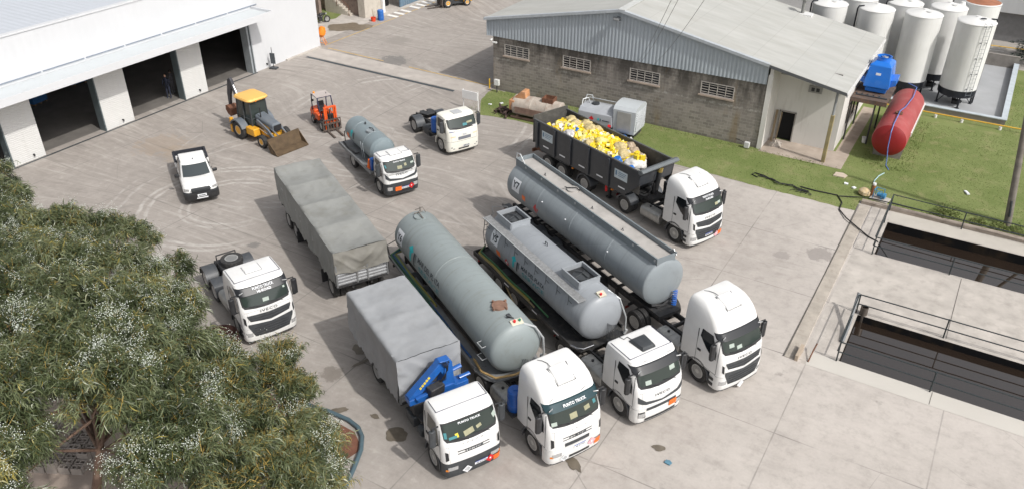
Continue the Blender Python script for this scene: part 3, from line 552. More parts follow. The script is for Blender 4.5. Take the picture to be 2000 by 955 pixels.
q = M(); bb(q, -21.55, -21.05, 48.55, 48.75, 6.75, 6.95); bb(q, -21.4, -21.2, 48.74, 48.98, 6.85, 6.93); fl_ = q.build('floodlight', charc, B, bevel=.02); q = M(); bb(q, -21.5, -21.1, 48.53, 48.549, 6.78, 6.92); q.build('lamp_glass', lens, fl_)
q = M(); bb(q, -30.9, -30.55, 48.7, 48.85, 3.62, 3.72); q.cyl((-10.1, -5.95, 3.8), (-10.1, -6.2, 3.75), .07, n=10); q.build('camera_box', white, B, bevel=.02)
# annex
q = M(); D0, D1 = -10.55, -9.62
bb(q, -10.95, D0, 51.2, 51.4, 0, 5.0); bb(q, D0, D1, 51.2, 51.4, 1.95, 5.0); bb(q, D1, -6.9, 51.2, 51.4, 0, 4.6); bb(q, -7.1, -6.9, 51.402, 60.8, 0, 4.45); q.build('annex_wall', wht, B)
q = M(); bb(q, -11.15, -10.95, 49.06, 51.4, 0, 5.3); bb(q, -11.2, -10.9, 49.02, 49.058, 0, 4.9); q.build('pilaster', wht, B)
q = M(); bb(q, -10.95, -7.3, 51.14, 51.198, 4.35, 5.0); q.build('lintel_band', pm('raw_concrete_band', (.3, .29, .28), .9, 0, .2, 1.2, .5), B)
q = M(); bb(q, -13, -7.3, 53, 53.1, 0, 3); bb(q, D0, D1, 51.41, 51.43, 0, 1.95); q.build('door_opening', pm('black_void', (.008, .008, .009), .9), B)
q = M(); bb(q, D0-.07, D0, 51.13, 51.2, 0, 2.02); bb(q, D1, D1+.07, 51.13, 51.2, 0, 2.02); bb(q, D0-.07, D1+.07, 51.13, 51.2, 1.955, 2.03); q.build('door_frame', pm('grimy_frame', (.3, .28, .26), .8), B)
q = M(); bb(q, -9.12, -8.3, 51.1, 51.19, 3.55, 3.98); v_ = q.build('vent', pm('vent_frame', (.3, .29, .28), .8), B); q = M(); bb(q, -8.95, -8.75, 51.08, 51.099, 3.65, 3.88); bb(q, -8.65, -8.45, 51.08, 51.099, 3.65, 3.88); q.build('grille', black, v_)
q = M(); bb(q, -6.895, -6.86, 53.6, 58.2, 1.0, 2.3); q.build('window', glassmat('side_window', (.05, .055, .06)), B)
q = M(); bb(q, -7.2, -6.98, 49.13, 49.35, 0, 3.1); q.build('timber_post', pm('mossy_timber', (.30, .25, .14), .9, 0, .25, 2, .6, (.45, .32, .05)), B, bevel=.02)
q = M(); q.cyl((-7.1+21, -5.75, 3.0), (-7.1+21, -5.75, rz(-7.1)-.2), .075, n=10); q.build('steel_post', pm('grey_steel', (.25, .26, .27), .5), B)
q = M(); bb(q, -6.56, -6.46, 48.8, 60.95, 4.48, 4.66); q.build('gutter', pm('gutter_white', (.6, .6, .6), .6), B)
t = thing('roof_flue', (-12.2, 60.2, rz(-12.2)), 0, 'grey flue pipe with a hood on the far roof edge', 'flue'); q = M(); q.cyl((0, 0, -.05), (0, 0, .9), .12, n=14); q.build('pipe', pm('flue_grey', (.22, .22, .21), .6), t); q = M(); q.lathe([(.3, 0), (.32, .05), (.1, .3)], (0, 0, .95), (0, 0, 1), 16); q.build('hood', pm('flue_grey', (.22, .22, .21), .6), t); q = M(); q.b2(-.5, .7, -.35, .35, -.12, .02); q.build('base_plate', white, t)
for i, (x, rot) in enumerate(((-10.75, 4), (-10.45, -3))):
    t = thing('timber_plank', (x, 50.75, 0), 0, ('darker' if i == 0 else 'thinner')+' timber plank leaning in the corner of the annex porch', 'plank'); q = M(); q.box((0, .16, 1.0), (.14-.06*i, .04, 2.05-.2*i), (R(-14), 0, R(rot))); q.build('board', pm('grey_timber', (.26, .2, .13), .9), t)
t = thing('rubble_heap', (-10.3, 50.1, 0), 0, 'small heap of broken pieces on the annex porch floor', 'rubble'); q = M()
for i in range(14): q.box((random.uniform(-.35, .35), random.uniform(-.25, .3), random.uniform(.04, .14)), [random.uniform(.08, .3) for _ in '123'], [random.uniform(0, 3) for _ in '123'])
q.build('pieces', pm('rubble', (.4, .36, .32), .9), t)
t = thing('electric_box', (-30.45, 48.6, 0), 0, 'small white electric box on a stub post at the warehouse corner', 'electric box'); q = M(); q.b2(-.2, .2, -.09, .09, .55, 1.0); q.build('cabinet', white, t, bevel=.02); q = M(); q.cyl((0, 0, 0), (0, 0, .56), .04, n=8); q.build('post', charc, t)
t = thing('yellow_post', (-31.35, 49.0, 0), 0, 'short yellow corner post beside the electric box', 'post'); q = M(); q.cyl((0, 0, 0), (0, 0, .75), .05, n=10); q.build('tube', pm('yellow_post_paint', (.65, .4, .03), .6), t)
t = thing('electric_box', (-11.75, 48.75, 0), 0, 'small pale meter box low on the block wall by the annex', 'electric box'); q = M(); q.b2(-.16, .16, -.12, .12, .05, .42); q.build('cabinet', pm('pale_box', (.6, .6, .6), .6), t, bevel=.02); q = M(); q.tube([(-.16, 0, .35), (-.5, 0, .45), (-.8, .2, .4)], .02); q.build('cable', black, t)
# ------------------------------------------------------------------ basin and silos
bconc = pm('basin_grey_paint', (.35, .36, .375), .6, 0, .1, .7, .3, (.28, .28, .28)); blk = pm('basin_block', (.26, .24, .22), .9, 0, .2, 2, .5)
t = thing('containment_basin', (-2, 68, 0), 0, 'low walled concrete basin with a grey floor under the silos', 'basin')
def sb(q, x0, x1, y0, y1, z0, z1): q.b2(x0+2, x1+2, y0-68, y1-68, z0, z1)
q = M(); sb(q, -6.5, 2.1, 61.3, 61.55, 0, .44); sb(q, 1.85, 2.1, 61.55, 74.7, 0, .44); sb(q, -13.5, 2.1, 74.45, 74.7, 0, 1.0); sb(q, -13.7, -13.5, 61.6, 74.7, 0, .44); q.build('wall', blk, t)
q = M(); sb(q, -6.5, 2.16, 61.24, 61.6, .443, .5); sb(q, 1.8, 2.16, 61.605, 74.4, .443, .5); q.build('coping', pm('pale_blue_grey_coping', (.45, .5, .54), .6), t)
q = M(); sb(q, -13.5, 1.85, 61.6, 74.45, .0, .05); q.build('floor', bconc, t)
sw, nt_, b_ = newmat('silo_white'); tc = nn(nt_, 'ShaderNodeTexCoord').outputs['Object']
c = mixc(nt_, ramp(nt_, ntex(nt_, tc, .8, 5), (.3, .7)), (.64, .64, .63), (.72, .72, .71)); c = mixc(nt_, mth(nt_, 'MULTIPLY', ramp(nt_, ntex(nt_, mapg(nt_, tc, sc=(3, 3, .4)), 1.3, 6, .7), (.55, .8)), .4), c, (.5, .46, .4)); lk(nt_, c, b_.inputs['Base Color']); b_.inputs['Roughness'].default_value = .45
silob = pm('silo_black_band', (.012, .014, .02), .4)
SG = 'white silos standing in the basin behind the blue tower'
def silo(x, y, lab, top=5.95, ladder=0, pipe=None, r=1.22, rust_top=False, man=True, base=1.3):
    t = thing('storage_silo', (x, y, .05), 0, lab, 'silo', SG); z0 = base-.05; top -= .05
    q = M(); q.lathe([(r, z0), (r, top-.04), (r+.03, top), (r*.97, top+.05)], (0, 0, 0), (0, 0, 1), 48, caps=False); sh = q.build('shell', sw, t)
    q = M(); q.lathe([(r*.97, top+.05), (r*.5, top+.2), (.18, top+.3), (.16, top+.34)], (0, 0, 0), (0, 0, 1), 48); q.build('lid', pm('rusty_lid', (.32, .13, .07), .85, 0, .2, 2, .4) if rust_top else sw, t)
    q = M(); q.lathe([(r*.3, z0-.75), (r*.97, z0-.5), (r+.015, z0-.42), (r+.015, z0)], (0, 0, 0), (0, 0, 1), 48); q.build('base_band', silob, t)
    for a in (20, 110, 200, 290):
        q = M(); cx_, cy_ = math.cos(R(a))*r*.93, math.sin(R(a))*r*.93; q.cyl((cx_, cy_, 0), (cx_, cy_, z0-.3), .06, n=8); q.cyl((cx_, cy_, .02), (cx_*.55, cy_*.55, z0-.6), .03, n=6); q.b2(cx_-.12, cx_+.12, cy_-.12, cy_+.12, 0, .02); q.build('leg', silob, t)
    q = M(); q.cyl((0, 0, .2), (0, 0, z0-.6), .14, n=10); q.cyl((0, 0, .25), (.5, -.3, .25), .1, n=8); q.box((.15, -.1, .12), (.5, .4, .25)); q.build('valve', chas, t)
    if man: q = M(); q.cyl((.35, -.3, top+.1), (.35, -.3, top+.28), .24, n=18); m1 = q.build('manhole', sw, t); q = M(); q.cyl((.35, -.3, top+.281), (.35, -.3, top+.29), .2, n=18); q.build('cover', silob if ladder else sw, m1)
    if ladder:
        q = M(); a = R(-52); ux, uy = math.cos(a), math.sin(a); tx, ty = -uy, ux; rr = r+.12
        for s in (-.2, .2): q.tube([(ux*rr+tx*s, uy*rr+ty*s, z0-.3), (ux*rr+tx*s, uy*rr+ty*s, top+.1), (ux*(r-.1)+tx*s, uy*(r-.1)+ty*s, top+.14)], .016, 6)
        for z in np.arange(z0-.2, top, .3): q.cyl((ux*rr+tx*-.2, uy*rr+ty*-.2, z), (ux*rr+tx*.2, uy*rr+ty*.2, z), .011, n=5)
        for z in np.arange(z0+.2, top, 1.1):
            for s in (-.2, .2): q.cyl((ux*r+tx*s, uy*r+ty*s, z), (ux*rr+tx*s, uy*rr+ty*s, z), .03, n=6)
        q.build('ladder', pm('ladder_grey', (.16, .18, .2), .5), t)
    if pipe is not None:
        a = R(pipe); ux, uy = math.cos(a), math.sin(a); q = M(); q.tube([(ux*(r+.12), uy*(r+.12), 0), (ux*(r+.12), uy*(r+.12), top-.05), (ux*(r+.05), uy*(r+.05), top+.12), (ux*(r-.3), uy*(r-.3), top+.15)], .055, 8); q.build('pipe', silob, t)
    return t
silo(-1.4, 64.1, 'white silo with a ladder and a dark open manhole, nearest the basin corner', ladder=1, pipe=28, base=1.3)
silo(-4.75, 64.1, 'plain white silo right behind the red tank, with a small metal cap', base=1.3)
silo(-7.85, 63.8, 'white silo with a black pipe elbow rising behind the blue tower', pipe=205, man=False)
t_ = silo(-11.0, 63.4, 'white silo with a black hatch and blue cloth on its lid beside the roof flue', pipe=205); q = M(); q.cyl((-.35, .2, 6.0), (-.35, .2, 6.3), .3, n=16); q.build('hatch', silob, t_); q = M(); q.box((.35, .25, 6.3), (.7, .3, .12), (0, .2, .4)); q.build('blue_cloth', bluedrum, t_)
silo(-9.4, 66.2, 'grey-white silo half hidden between the two silos by the roof edge', pipe=205, man=False)
silo(-6.35, 66.5, 'cream-white silo behind and between the blue tower silo and the tank silo', pipe=205)
silo(-3.45, 66.9, 'cream-white silo behind the ladder silo, with rusty fittings on its lid')
silo(-1.5, 69.6, 'white silo with a rusty red lid at the back of the basin', rust_top=True, man=False)
silo(-4.75, 69.9, 'white silo in the third row, only its lid edge showing', man=False)
silo(-2.75, 69.0, 'small white silo with a dark rim beside the rusty-lidded one', r=.55, top=5.6, man=False)
t = thing('yellow_pipe', (-3, 60.5, 0), 0, 'thin yellow pipe on white stubs along the foot of the basin wall', 'pipe'); q = M(); q.cyl((-2.5, .02, .3), (8, .1, .3), .045, n=10); q.build('tube', pm('yellow_pipe_paint', (.65, .38, .04), .5), t)
for x in (-1.9, .9, 2.55, 4.9): q = M(); q.cyl((x, .05, 0), (x, .05, .22), .1, n=12); q.build('support', white, t)
# blue cooling tower on a platform
t = thing('blue_cooling_tower', (-5.7, 55.4, 3.0), 0, 'bright blue fibreglass cooling tower with a round fan ring on top', 'cooling tower')
bl2 = pm('bright_blue_grp', (.01, .16, .62), .3, 0, .06, 1.2, .15, (.3, .45, .6), coat=.3)
def fr(w0, d0, z): return [Vector((sx*w0, sy*d0, z)) for sx, sy in ((-1, -1), (1, -1), (1, 1), (-1, 1))]
q = M(); q.rings([fr(.62, .75, .05), fr(.66, .8, .35), fr(.76, .95, .4), fr(.78, .95, .75), fr(.72, .85, 1.25), fr(.66, .8, 1.8), fr(.4, .5, 2.0)]); q.build('casing', bl2, t, bevel=.04)
for s in (-1, 1): q = M(); q.prism([(s*.7, .45), (s*1.1, .65), (s*1.1, 1.0), (s*.72, .95)], 'y', -.7, .7); q.build('side_louvre', bl2, t, bevel=.02)
q = M(); q.lathe([(.44, 0), (.42, .22), (.46, .28), (.40, .28), (.38, .1)], (0, 0, 1.95), (0, 0, 1), 28, caps=False); q.build('fan_ring', bl2, t)
q = M()
for i in range(6): a = i*PI/3; q.box((math.cos(a)*.2, math.sin(a)*.2, 2.1), (.36, .1, .02), (R(20), 0, a))
q.cyl((0, 0, 2.05), (0, 0, 2.22), .08, n=12); q.build('fan', pm('fan_grey', (.35, .38, .4), .5), t)
q = M(); q.b2(-.18, .12, -.86, -.84, 1.1, 1.35); q.build('label_plate', plateb, t)
t = thing('steel_platform', (-5.7, 55, 0), 0, 'dark steel platform on posts carrying the blue tower', 'platform')
q = M(); q.b2(-1.15, 1.0, -1.75, 1.6, 2.9, 2.99); 
for y in (-1.75, -1.0, -.2, .6, 1.4): q.b2(-1.15, 1.0, y, y+.12, 2.72, 2.898)
q.build('deck', pm('rusty_deck', (.12, .09, .075), .8, .2, .3, 2, .7, (.3, .14, .06)), t)
for x in (-1.05, .35):
    for y in (-1.6, 1.4): q = M(); q.cyl((x, y, 0), (x, y, 2.72), .055, n=8); q.build('leg', chas, t)
q = M(); 
for i in range(5): q.cyl((-1+.35*i, -.9, 2.99), (-1+.35*i, -.9, 3.05), .05, n=8); 
q.tube([(-1, -1.2, 3.05), (.9, -1.2, 3.05)], .04); q.build('pipework', charc, t)
t = thing('white_bucket', (-5.5, 53.6, 0), 0, 'white plastic bucket at the foot of the platform leg', 'bucket'); q = M(); q.lathe([(.13, 0), (.17, .36), (.18, .37), (.15, .36), (.12, .05)], (0, 0, 0), (0, 0, 1), 18); q.build('pail', white, t)
t = thing('red_tank', (-3.88, 54.8, 0), 0, 'big faded red cylindrical tank lying on saddles on the lawn', 'tank')
rt = pm('faded_red_paint', (.33, .062, .062), .62, 0, .12, .7, .6, (.42, .17, .16)); rc = 1.5; rr = 1.0
q = M(); q.lathe([(.02, -3.95), (.45, -3.93), (.8, -3.85), (.97, -3.7), (rr, -3.6), (rr, 3.4), (.97, 3.5), (.8, 3.65), (.45, 3.75), (.02, 3.77)], (0, 0, rc), (0, 1, 0), 48); q.build('shell', rt, t, ang=20)
q = M(); q.lathe([(.02, -3.955), (.45, -3.935), (.8, -3.855), (.975, -3.705)], (0, 0, rc), (0, 1, 0), 48, caps=False); q.build('end_cap', pm('deep_red_paint', (.27, .01, .013), .55, 0, .15, 1.2, .2, (.25, .02, .02)), t)
for y in (-2.6, 0, 2.4): q = M(); q.prism([(-.8, 0), (.8, 0), (.9, .9), (.6, .68), (0, .5), (-.6, .68), (-.9, .9)], 'y', y-.12, y+.12); q.build('saddle', blk, t)
q = M(); q.cyl((0, -1.6, rc+rr-.02), (0, -1.6, rc+rr+.1), .22, n=20); m1 = q.build('manhole', rust, t)
q = M(); q.b2(.95, 1.05, -2.2, 3.6, rc-.1, rc+.15); q.build('side_strip', white, t)
t = tag(M().tube([(-4.2, 58.6, 2.72), (-3.6, 58.3, 2.62), (-3.55, 56.5, 2.54), (-3.7, 54.4, 2.56), (-3.85, 53.3, 2.66), (-3.85, 52.4, 2.6), (-3.85, 51.2, 2.58), (-3.85, 50.78, 2.2), (-3.8, 50.7, 1.2), (-3.7, 50.8, .5), (-3.65, 50.7, .05), (-3.4, 50.2, .03)], .03, 8).build('blue_hose', pm('blue_hose_rubber', (.12, .2, .5), .5)), 'thin blue hose draped over the red tank', 'hose')
tag(M().tube([(-3.55, 49.6, .02), (-3.75, 49.0, .03), (-3.85, 48.2, .04), (-3.75, 47.0, .05), (-3.55, 46.0, .2)], .035, 8).build('pale_hose', pm('pale_blue_hose', (.35, .5, .52), .5)), 'pale blue-green hose curving over the lawn to the small pump', 'hose')
# small blue pump beside the pool corner
t = thing('water_pump', (-3.15, 45.95, 0), -10, 'small blue motor pump with tubular frame on a concrete block', 'pump'); q = M(); q.b2(-.5, .5, -.35, .35, 0, .1); q.build('pad', conc2, t, bevel=.02)
q = M(); q.cyl((-.2, 0, .3), (.12, 0, .3), .12, n=16); q.cyl((.12, 0, .3), (.26, 0, .3), .16, n=16); q.build('motor', pm('pump_blue', (.05, .22, .42), .5), t); q = M(); q.tube([(-.35, -.22, .1), (-.35, -.22, .6), (.1, -.22, .6), (.1, -.22, .1)], .025); q.tube([(-.35, .22, .1), (-.35, .22, .6), (.1, .22, .6), (.1, .22, .1)], .025); q.tube([(-.35, -.22, .6), (-.35, .22, .6)], .025); q.build('frame', pm('pump_blue', (.05, .22, .42), .5), t)
t = thing('standpipe', (-3.62, 46.1, 0), 0, 'short brown standpipe with a white cap beside the blue pump', 'pipe'); q = M(); q.cyl((0, 0, 0), (0, 0, .75), .09, n=14); q.build('tube', pm('brown_pvc', (.32, .13, .05), .6), t); q = M(); q.cyl((0, 0, .751), (0, 0, .86), .1, n=14); q.build('cap', white, t)
t = thing('sack', (-4.05, 46.1, 0), 0, 'tan and white sack slumped against the brown standpipe', 'sack'); q = M(); q.lathe([(.2, 0), (.34, .1), (.33, .28), (.2, .4), (.06, .46)], (0, 0, 0), (.1, 0, 1), 16); q.build('bag', pm('tan_sack', (.55, .42, .24), .9, 0, .3, 6, .6, (.75, .74, .7)), t)
for i, (x, y, l) in enumerate(((-5.2, 46.9, 'small white scrap nearest the pump on the lawn'), (-4.7, 46.6, 'bluish white bottle on the lawn left of the sack'), (1.0, 49.4, 'flat white board lying on the open lawn'), (-29.6, 46.3, 'white paper scrap by the signboard'), (-29.0, 46.9, 'second smaller scrap on the grass below the electric box'))):
    q = M(); q.box((0, 0, .05), (.5 if i == 2 else .22, .16, .07), (.1, .1, i)); o = q.build('litter', plateb); o.location = (x, y, 0); tag(o, l, 'litter')
q = M(); q.prism([(-.35, -.3), (.3, -.25), (.4, .1), (.1, .32), (-.3, .25)], 'z', 0, .07); o = q.build('stone_slab', pm('buff_slab', (.5, .42, .34), .9)); o.location = (-5.75, 47.9, 0); tag(o, 'buff broken slab lying on the lawn beside the path end', 'slab')
# utility pole
t = thing('utility_pole', (3.28, 46.55, 0), 0, 'weathered grey timber utility pole with a strut at the right edge', 'pole'); wd = pm('weathered_wood', (.2, .18, .155), .9, 0, .25, 2, .5, (.1, .09, .08), .5, 20)
q = M(); q.cyl((0, 0, 0), (-1.1, 0, 8), .19, .14, 14); q.build('post', wd, t); q = M(); q.cyl((2.2, .1, 0), (-.35, 0, 4.6), .09, .08, 8); q.build('strut', wd, t); q = M(); q.cyl((-.05, -.19, .6), (-.2, -.19, 1.5), .06, n=8); q.build('clamp', charc, t)
# overhead wires crossing the warehouse roof
pb = thing('overhead_wires', (0, 0, 0), 0, 'three thin overhead wires crossing in front of the block warehouse', 'wires')
for a, b in (((-19.7, 48.85, 4.2), (-9.74, 27.04, 15.0)), ((-19.5, 48.85, 4.2), (-9.53, 27.17, 15.0)), ((-18.6, 48.85, 4.2), (-8.72, 27.67, 15.0))):
    a, b = Vector(a), Vector(b); M().tube([a.lerp(b, i/16)-Vector((0, 0, .25*math.sin(PI*i/16))) for i in range(17)], .009, 5).build('wire', black, pb)
# grey warehouse at far right and tree
t = thing('far_warehouse', (5, 85.8, 0), 0, 'pale grey building beyond the road at the top right', 'building'); q = M(); q.b2(-9, 25, -4.1, 12, 2.5, 9); q.build('upper_wall', wallmat('far_white_wall', (.62, .63, .64), .7, .1, 'x', 6), t); q = M(); q.b2(-9, 25, -3.7, 11.5, 0, 2.499); q.build('lower_wall', pm('shaded_grey_wall', (.22, .22, .225), .8), t)  # shade on the lower wall is put into its dark grey colour
# workshop at the top left corner
t = thing('workshop_building', (-51, 62, 0), 0, 'old plastered workshop with a dark doorway and blue sliding door at the top', 'building')
br2 = pm('stained_brick_render', (.26, .2, .17), .9, 0, .3, 1.2, .7, (.12, .08, .07), .4, 15); pl = pm('old_plaster', (.5, .46, .4), .9, 0, .12, 1, .5, (.3, .25, .2))
q = M(); q.b2(-6, -.55, -3.6, -3.3, 0, 5); q.b2(-9, -3, -6.5, -6.2, 0, 5); q.build('rendered_wall', br2, t)
q = M(); q.b2(-.55, .25, -3.95, -1.35, 0, 5); q.build('corner_pier', pl, t, bevel=.02); q = M(); q.b2(.28, .5, -1.6, -1.3, 0, 5); q.build('white_post', white, t)
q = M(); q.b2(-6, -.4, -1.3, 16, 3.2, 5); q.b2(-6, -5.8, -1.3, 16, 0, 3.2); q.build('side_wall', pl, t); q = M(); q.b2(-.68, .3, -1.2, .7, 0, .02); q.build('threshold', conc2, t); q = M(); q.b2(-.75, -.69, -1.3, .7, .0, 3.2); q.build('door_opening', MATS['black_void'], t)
q = M(); q.b2(.6, .72, .7, 5.0, .03, 3.2); 
for y in np.arange(.8, 5, .35): q.b2(.72, .75, y, y+.05, .05, 3.15)
q.build('sliding_door', pm('blue_grey_door', (.13, .2, .27), .6, 0, .1, 1.2, .4), t)
t = thing('concrete_stair', (-54, 58.5, 0), 0, 'narrow stair with a thin railing climbing the old wall', 'stair'); q = M()
for i in range(10): q.b2(-2.2+i*.28, 1.0, -.6, .3, i*.17, (i+1)*.17-.001) if False else q.b2(1.2-i*.3, 1.5-i*.3, -.6, .3, 0, (i+1)*.18)
q.build('flight', pl, t); q = M(); q.tube([(1.4, -.6, .9), (-1.6, -.6, 2.9)], .025); q.tube([(1.4, -.6, 0), (1.4, -.6, .95)], .025); q.tube([(0, -.6, .7), (0, -.6, 2.0)], .025); q.build('railing', rust, t)
t = thing('motorcycle', (-53.2, 54.7, 0), 70, 'black motorcycle parked at the edge of the grass behind the hangar corner', 'motorcycle')
for x in (-.65, .65):
    q = M(); q.lathe([(.22, -.05), (.31, -.04), (.31, .04), (.22, .05), (.22, -.05)], (x, 0, .31), (0, 1, 0), 20, caps=False); w_ = q.build('wheel', rubber, t); q = M(); q.cyl((x, -.03, .31), (x, .03, .31), .2, n=16); q.build('rim', steel, w_)
q = M(); q.tube([(.65, 0, .31), (.45, 0, .85), (-.2, 0, .72), (-.65, 0, .31), (.0, 0, .3), (.45, 0, .8)], .035); q.box((0, 0, .42), (.35, .25, .3)); q.tube([(.45, -.32, .98), (.42, 0, .9), (.45, .32, .98)], .018); q.build('frame', chas, t)
q = M(); q.lathe([(.02, -.25), (.13, -.15), (.15, .05), (.06, .26)], (.12, 0, .82), (1, 0, .1), 14); q.build('fuel_tank', black, t); q = M(); q.box((-.38, 0, .78), (.62, .24, .1)); q.build('seat', black, t, bevel=.03); q = M(); q.cyl((.52, 0, .82), (.62, 0, .82), .09, n=14); q.build('headlight', lens, t); q = M(); q.box((.1, .2, .55), (.4, .05, .2)); q.build('side_cover', white, t, bevel=.02)
# drums, bucket, mixer, sign
t = thing('blue_drum', (-49.25, 58.45, 0), 0, 'bright blue plastic drum standing by the crossing stripes', 'drum'); drum_bm = [(.27, 0), (.29, .04), (.29, .3), (.305, .32), (.29, .34), (.29, .62), (.305, .64), (.29, .66), (.29, .88), (.25, .93)]
q = M(); q.lathe(drum_bm, (0, 0, 0), (0, 0, 1), 26); q.build('barrel', pm('blue_drum_plastic', (.02, .13, .45), .4), t)
t = thing('red_bucket', (-49.6, 57.8, 0), 0, 'orange-red bucket with upright sticks beside the blue drum', 'bucket'); q = M(); q.lathe([(.2, 0), (.24, .35), (.25, .36), (.22, .35), (.18, .05)], (0, 0, 0), (0, 0, 1), 18); q.build('pail', pm('red_plastic', (.75, .07, .02), .45), t); q = M(); q.cyl((0, .05, .1), (-.15, .1, 1.1), .02, n=6); q.cyl((.05, -.05, .1), (.15, .02, .9), .02, n=6); q.build('sticks', pm('pallet_wood', (.3, .2, .12), .8), t)
t = thing('cement_mixer', (-48.95, 50.15, 0), 0, 'orange cement mixer peeping out from behind the hangar corner', 'cement mixer'); om = pm('mixer_orange', (.85, .25, .02), .5)
q = M(); q.lathe([(.15, -.4), (.34, -.15), (.36, .1), (.22, .45), (.2, .46)], (0, .1, 1.05), (.25, .2, 1), 20); q.build('drum', om, t); q = M(); q.tube([(-.3, 0, 0), (0, 0, .75), (.35, .1, 0)], .03); q.tube([(.1, .5, 0), (0, .2, .75)], .03); q.tube([(-.3, 0, .15), (.35, .1, .15)], .025); q.build('stand', om, t)
t = thing('floor_sign', (-48.1, 43.7, 0), 15, 'narrow dark sign panel on a post with a square foot by the hangar wall', 'sign'); q = M(); q.b2(-.3, .3, -.22, .22, 0, .12); q.build('foot', charc, t, bevel=.02); q = M(); q.cyl((0, 0, .1), (0, 0, 1.7), .025, n=8); q.build('post', charc, t); q = M(); q.b2(-.2, .2, -.04, .04, .4, 1.25); q.build('panel', pm('dark_panel', (.07, .08, .09), .5), t, bevel=.01)
t = thing('signboard', (-30.3, 44.85, 0), 0, 'blank white signboard on two white posts at the lawn corner', 'signboard'); q = M(); q.b2(-.66, .6, -.03, .03, .75, 1.35); q.build('board', white, t, bevel=.006)
for x in (-.63, .6): q = M(); q.cyl((x, .07, 0), (x, .07, 1.4), .035, n=8); q.build('post', white, t)
q = M(); q.b2(.1, .6, -.5, -.15, 0, .06); q.build('foot', conc, t)
# ------------------------------------------------------------------ wheels
def lerp_tab(tab, z):
    if z <= tab[0][0]: return tab[0][1]
    for (a, va), (b, vb) in zip(tab[:-1], tab[1:]):
        if z <= b: return va+(vb-va)*(z-a)/(b-a)
    return tab[-1][1]
hubm = pm('hub_metal', (.55, .55, .54), .35, .5, .1, 6, .3)
def make_wheel(r, w, rimr, rmat, dual=False):
    q = M(); h = w/2
    q.lathe([(rimr, -h*.8), (rimr+.03, -h*.95), (r*.86, -h), (r*.97, -h*.86), (r, -h*.7), (r, -h*.36), (r-.018, -h*.34), (r-.018, -h*.28), (r, -h*.26), (r, h*.26), (r-.018, h*.28), (r-.018, h*.34), (r, h*.36), (r, h*.7), (r*.97, h*.86), (r*.86, h), (rimr+.03, h*.95), (rimr, h*.8)], (0, 0, 0), (0, 1, 0), 36, caps=False)
    tyre = q.mesh('wheel', rubber)
    q = M(); d = .55 if dual else .35   # rear rims are dished
    q.lathe([(rimr+.012, h*.86), (rimr-.015, h*.9), (rimr-.03, h*.7), (rimr*.82, h*(.7-d)), (rimr*.6, h*(.62-d)), (rimr*.36, h*(.7-d)), (rimr*.34, h*(1.05-d*.6)), (rimr*.1, h*(1.1-d*.6))], (0, 0, 0), (0, 1, 0), 36)
    for i in range(10): a = i*PI/5; q.cyl((math.cos(a)*rimr*.5, h*(.6-d), math.sin(a)*rimr*.5), (math.cos(a)*rimr*.5, h*(.85-d), math.sin(a)*rimr*.5), .018, n=6)
    q.lathe([(rimr+.01, -h*.8), (.05, -h*.6)], (0, 0, 0), (0, 1, 0), 24)
    q.cur = 2; q.lathe([(rimr*.34, h*(.7-d)), (rimr*.33, h*(1.08-d*.6)), (rimr*.1, h*(1.14-d*.6))], (0, 0, 0), (0, 1, 0), 20); q.lathe([(rimr+.014, h*.87), (rimr-.012, h*.92), (rimr-.025, h*.86)], (0, 0, 0), (0, 1, 0), 30, caps=False)
    q.cur = 1; q.lathe([(rimr*.5, h*(.665-d)), (rimr*.42, h*(.685-d))], (0, 0, 0), (0, 1, 0), 24, caps=False); q.lathe([(rimr*.99, h*.82), (rimr*.86, h*(.74-d))], (0, 0, 0), (0, 1, 0), 30, caps=False)
    for i in range(10):
        a = i*PI/5+.3; q.cyl((math.cos(a)*rimr*.72, h*(.6-d), math.sin(a)*rimr*.72), (math.cos(a)*rimr*.72, h*(.74-d), math.sin(a)*rimr*.72), .036, n=8)
    rim = q.mesh('rim', [rmat, black, hubm])
    return tyre, rim
WH = {}
def wheel(t, kind, x, y, z, rmat=None, steer=0):
    r, w, rr, dual = {'f': (.51, .30, .29, 0), 'r': (.51, .27, .29, 1), 's': (.46, .27, .25, 0), 'sr': (.46, .24, .25, 1), 'p': (.37, .25, .22, 0), 'b': (.66, .42, .36, 1), 'bf': (.42, .28, .22, 1), 'lf': (.35, .24, .19, 0), 'lr': (.28, .2, .15, 0), 'lb': (.62, .4, .3, 1)}[kind]
    key = (kind, rmat.name if rmat else '')
    if key not in WH: WH[key] = make_wheel(r, w, rr, rmat or steel, dual)
    ty, ri = WH[key]; o = bpy.data.objects.new('wheel', ty); COL.objects.link(o); o.parent = t; o.location = (x, y, z or r); o.rotation_euler = (0, 0, (PI if y < 0 else 0)+R(steer))
    rm = bpy.data.objects.new('rim', ri); COL.objects.link(rm); rm.parent = o
    return o
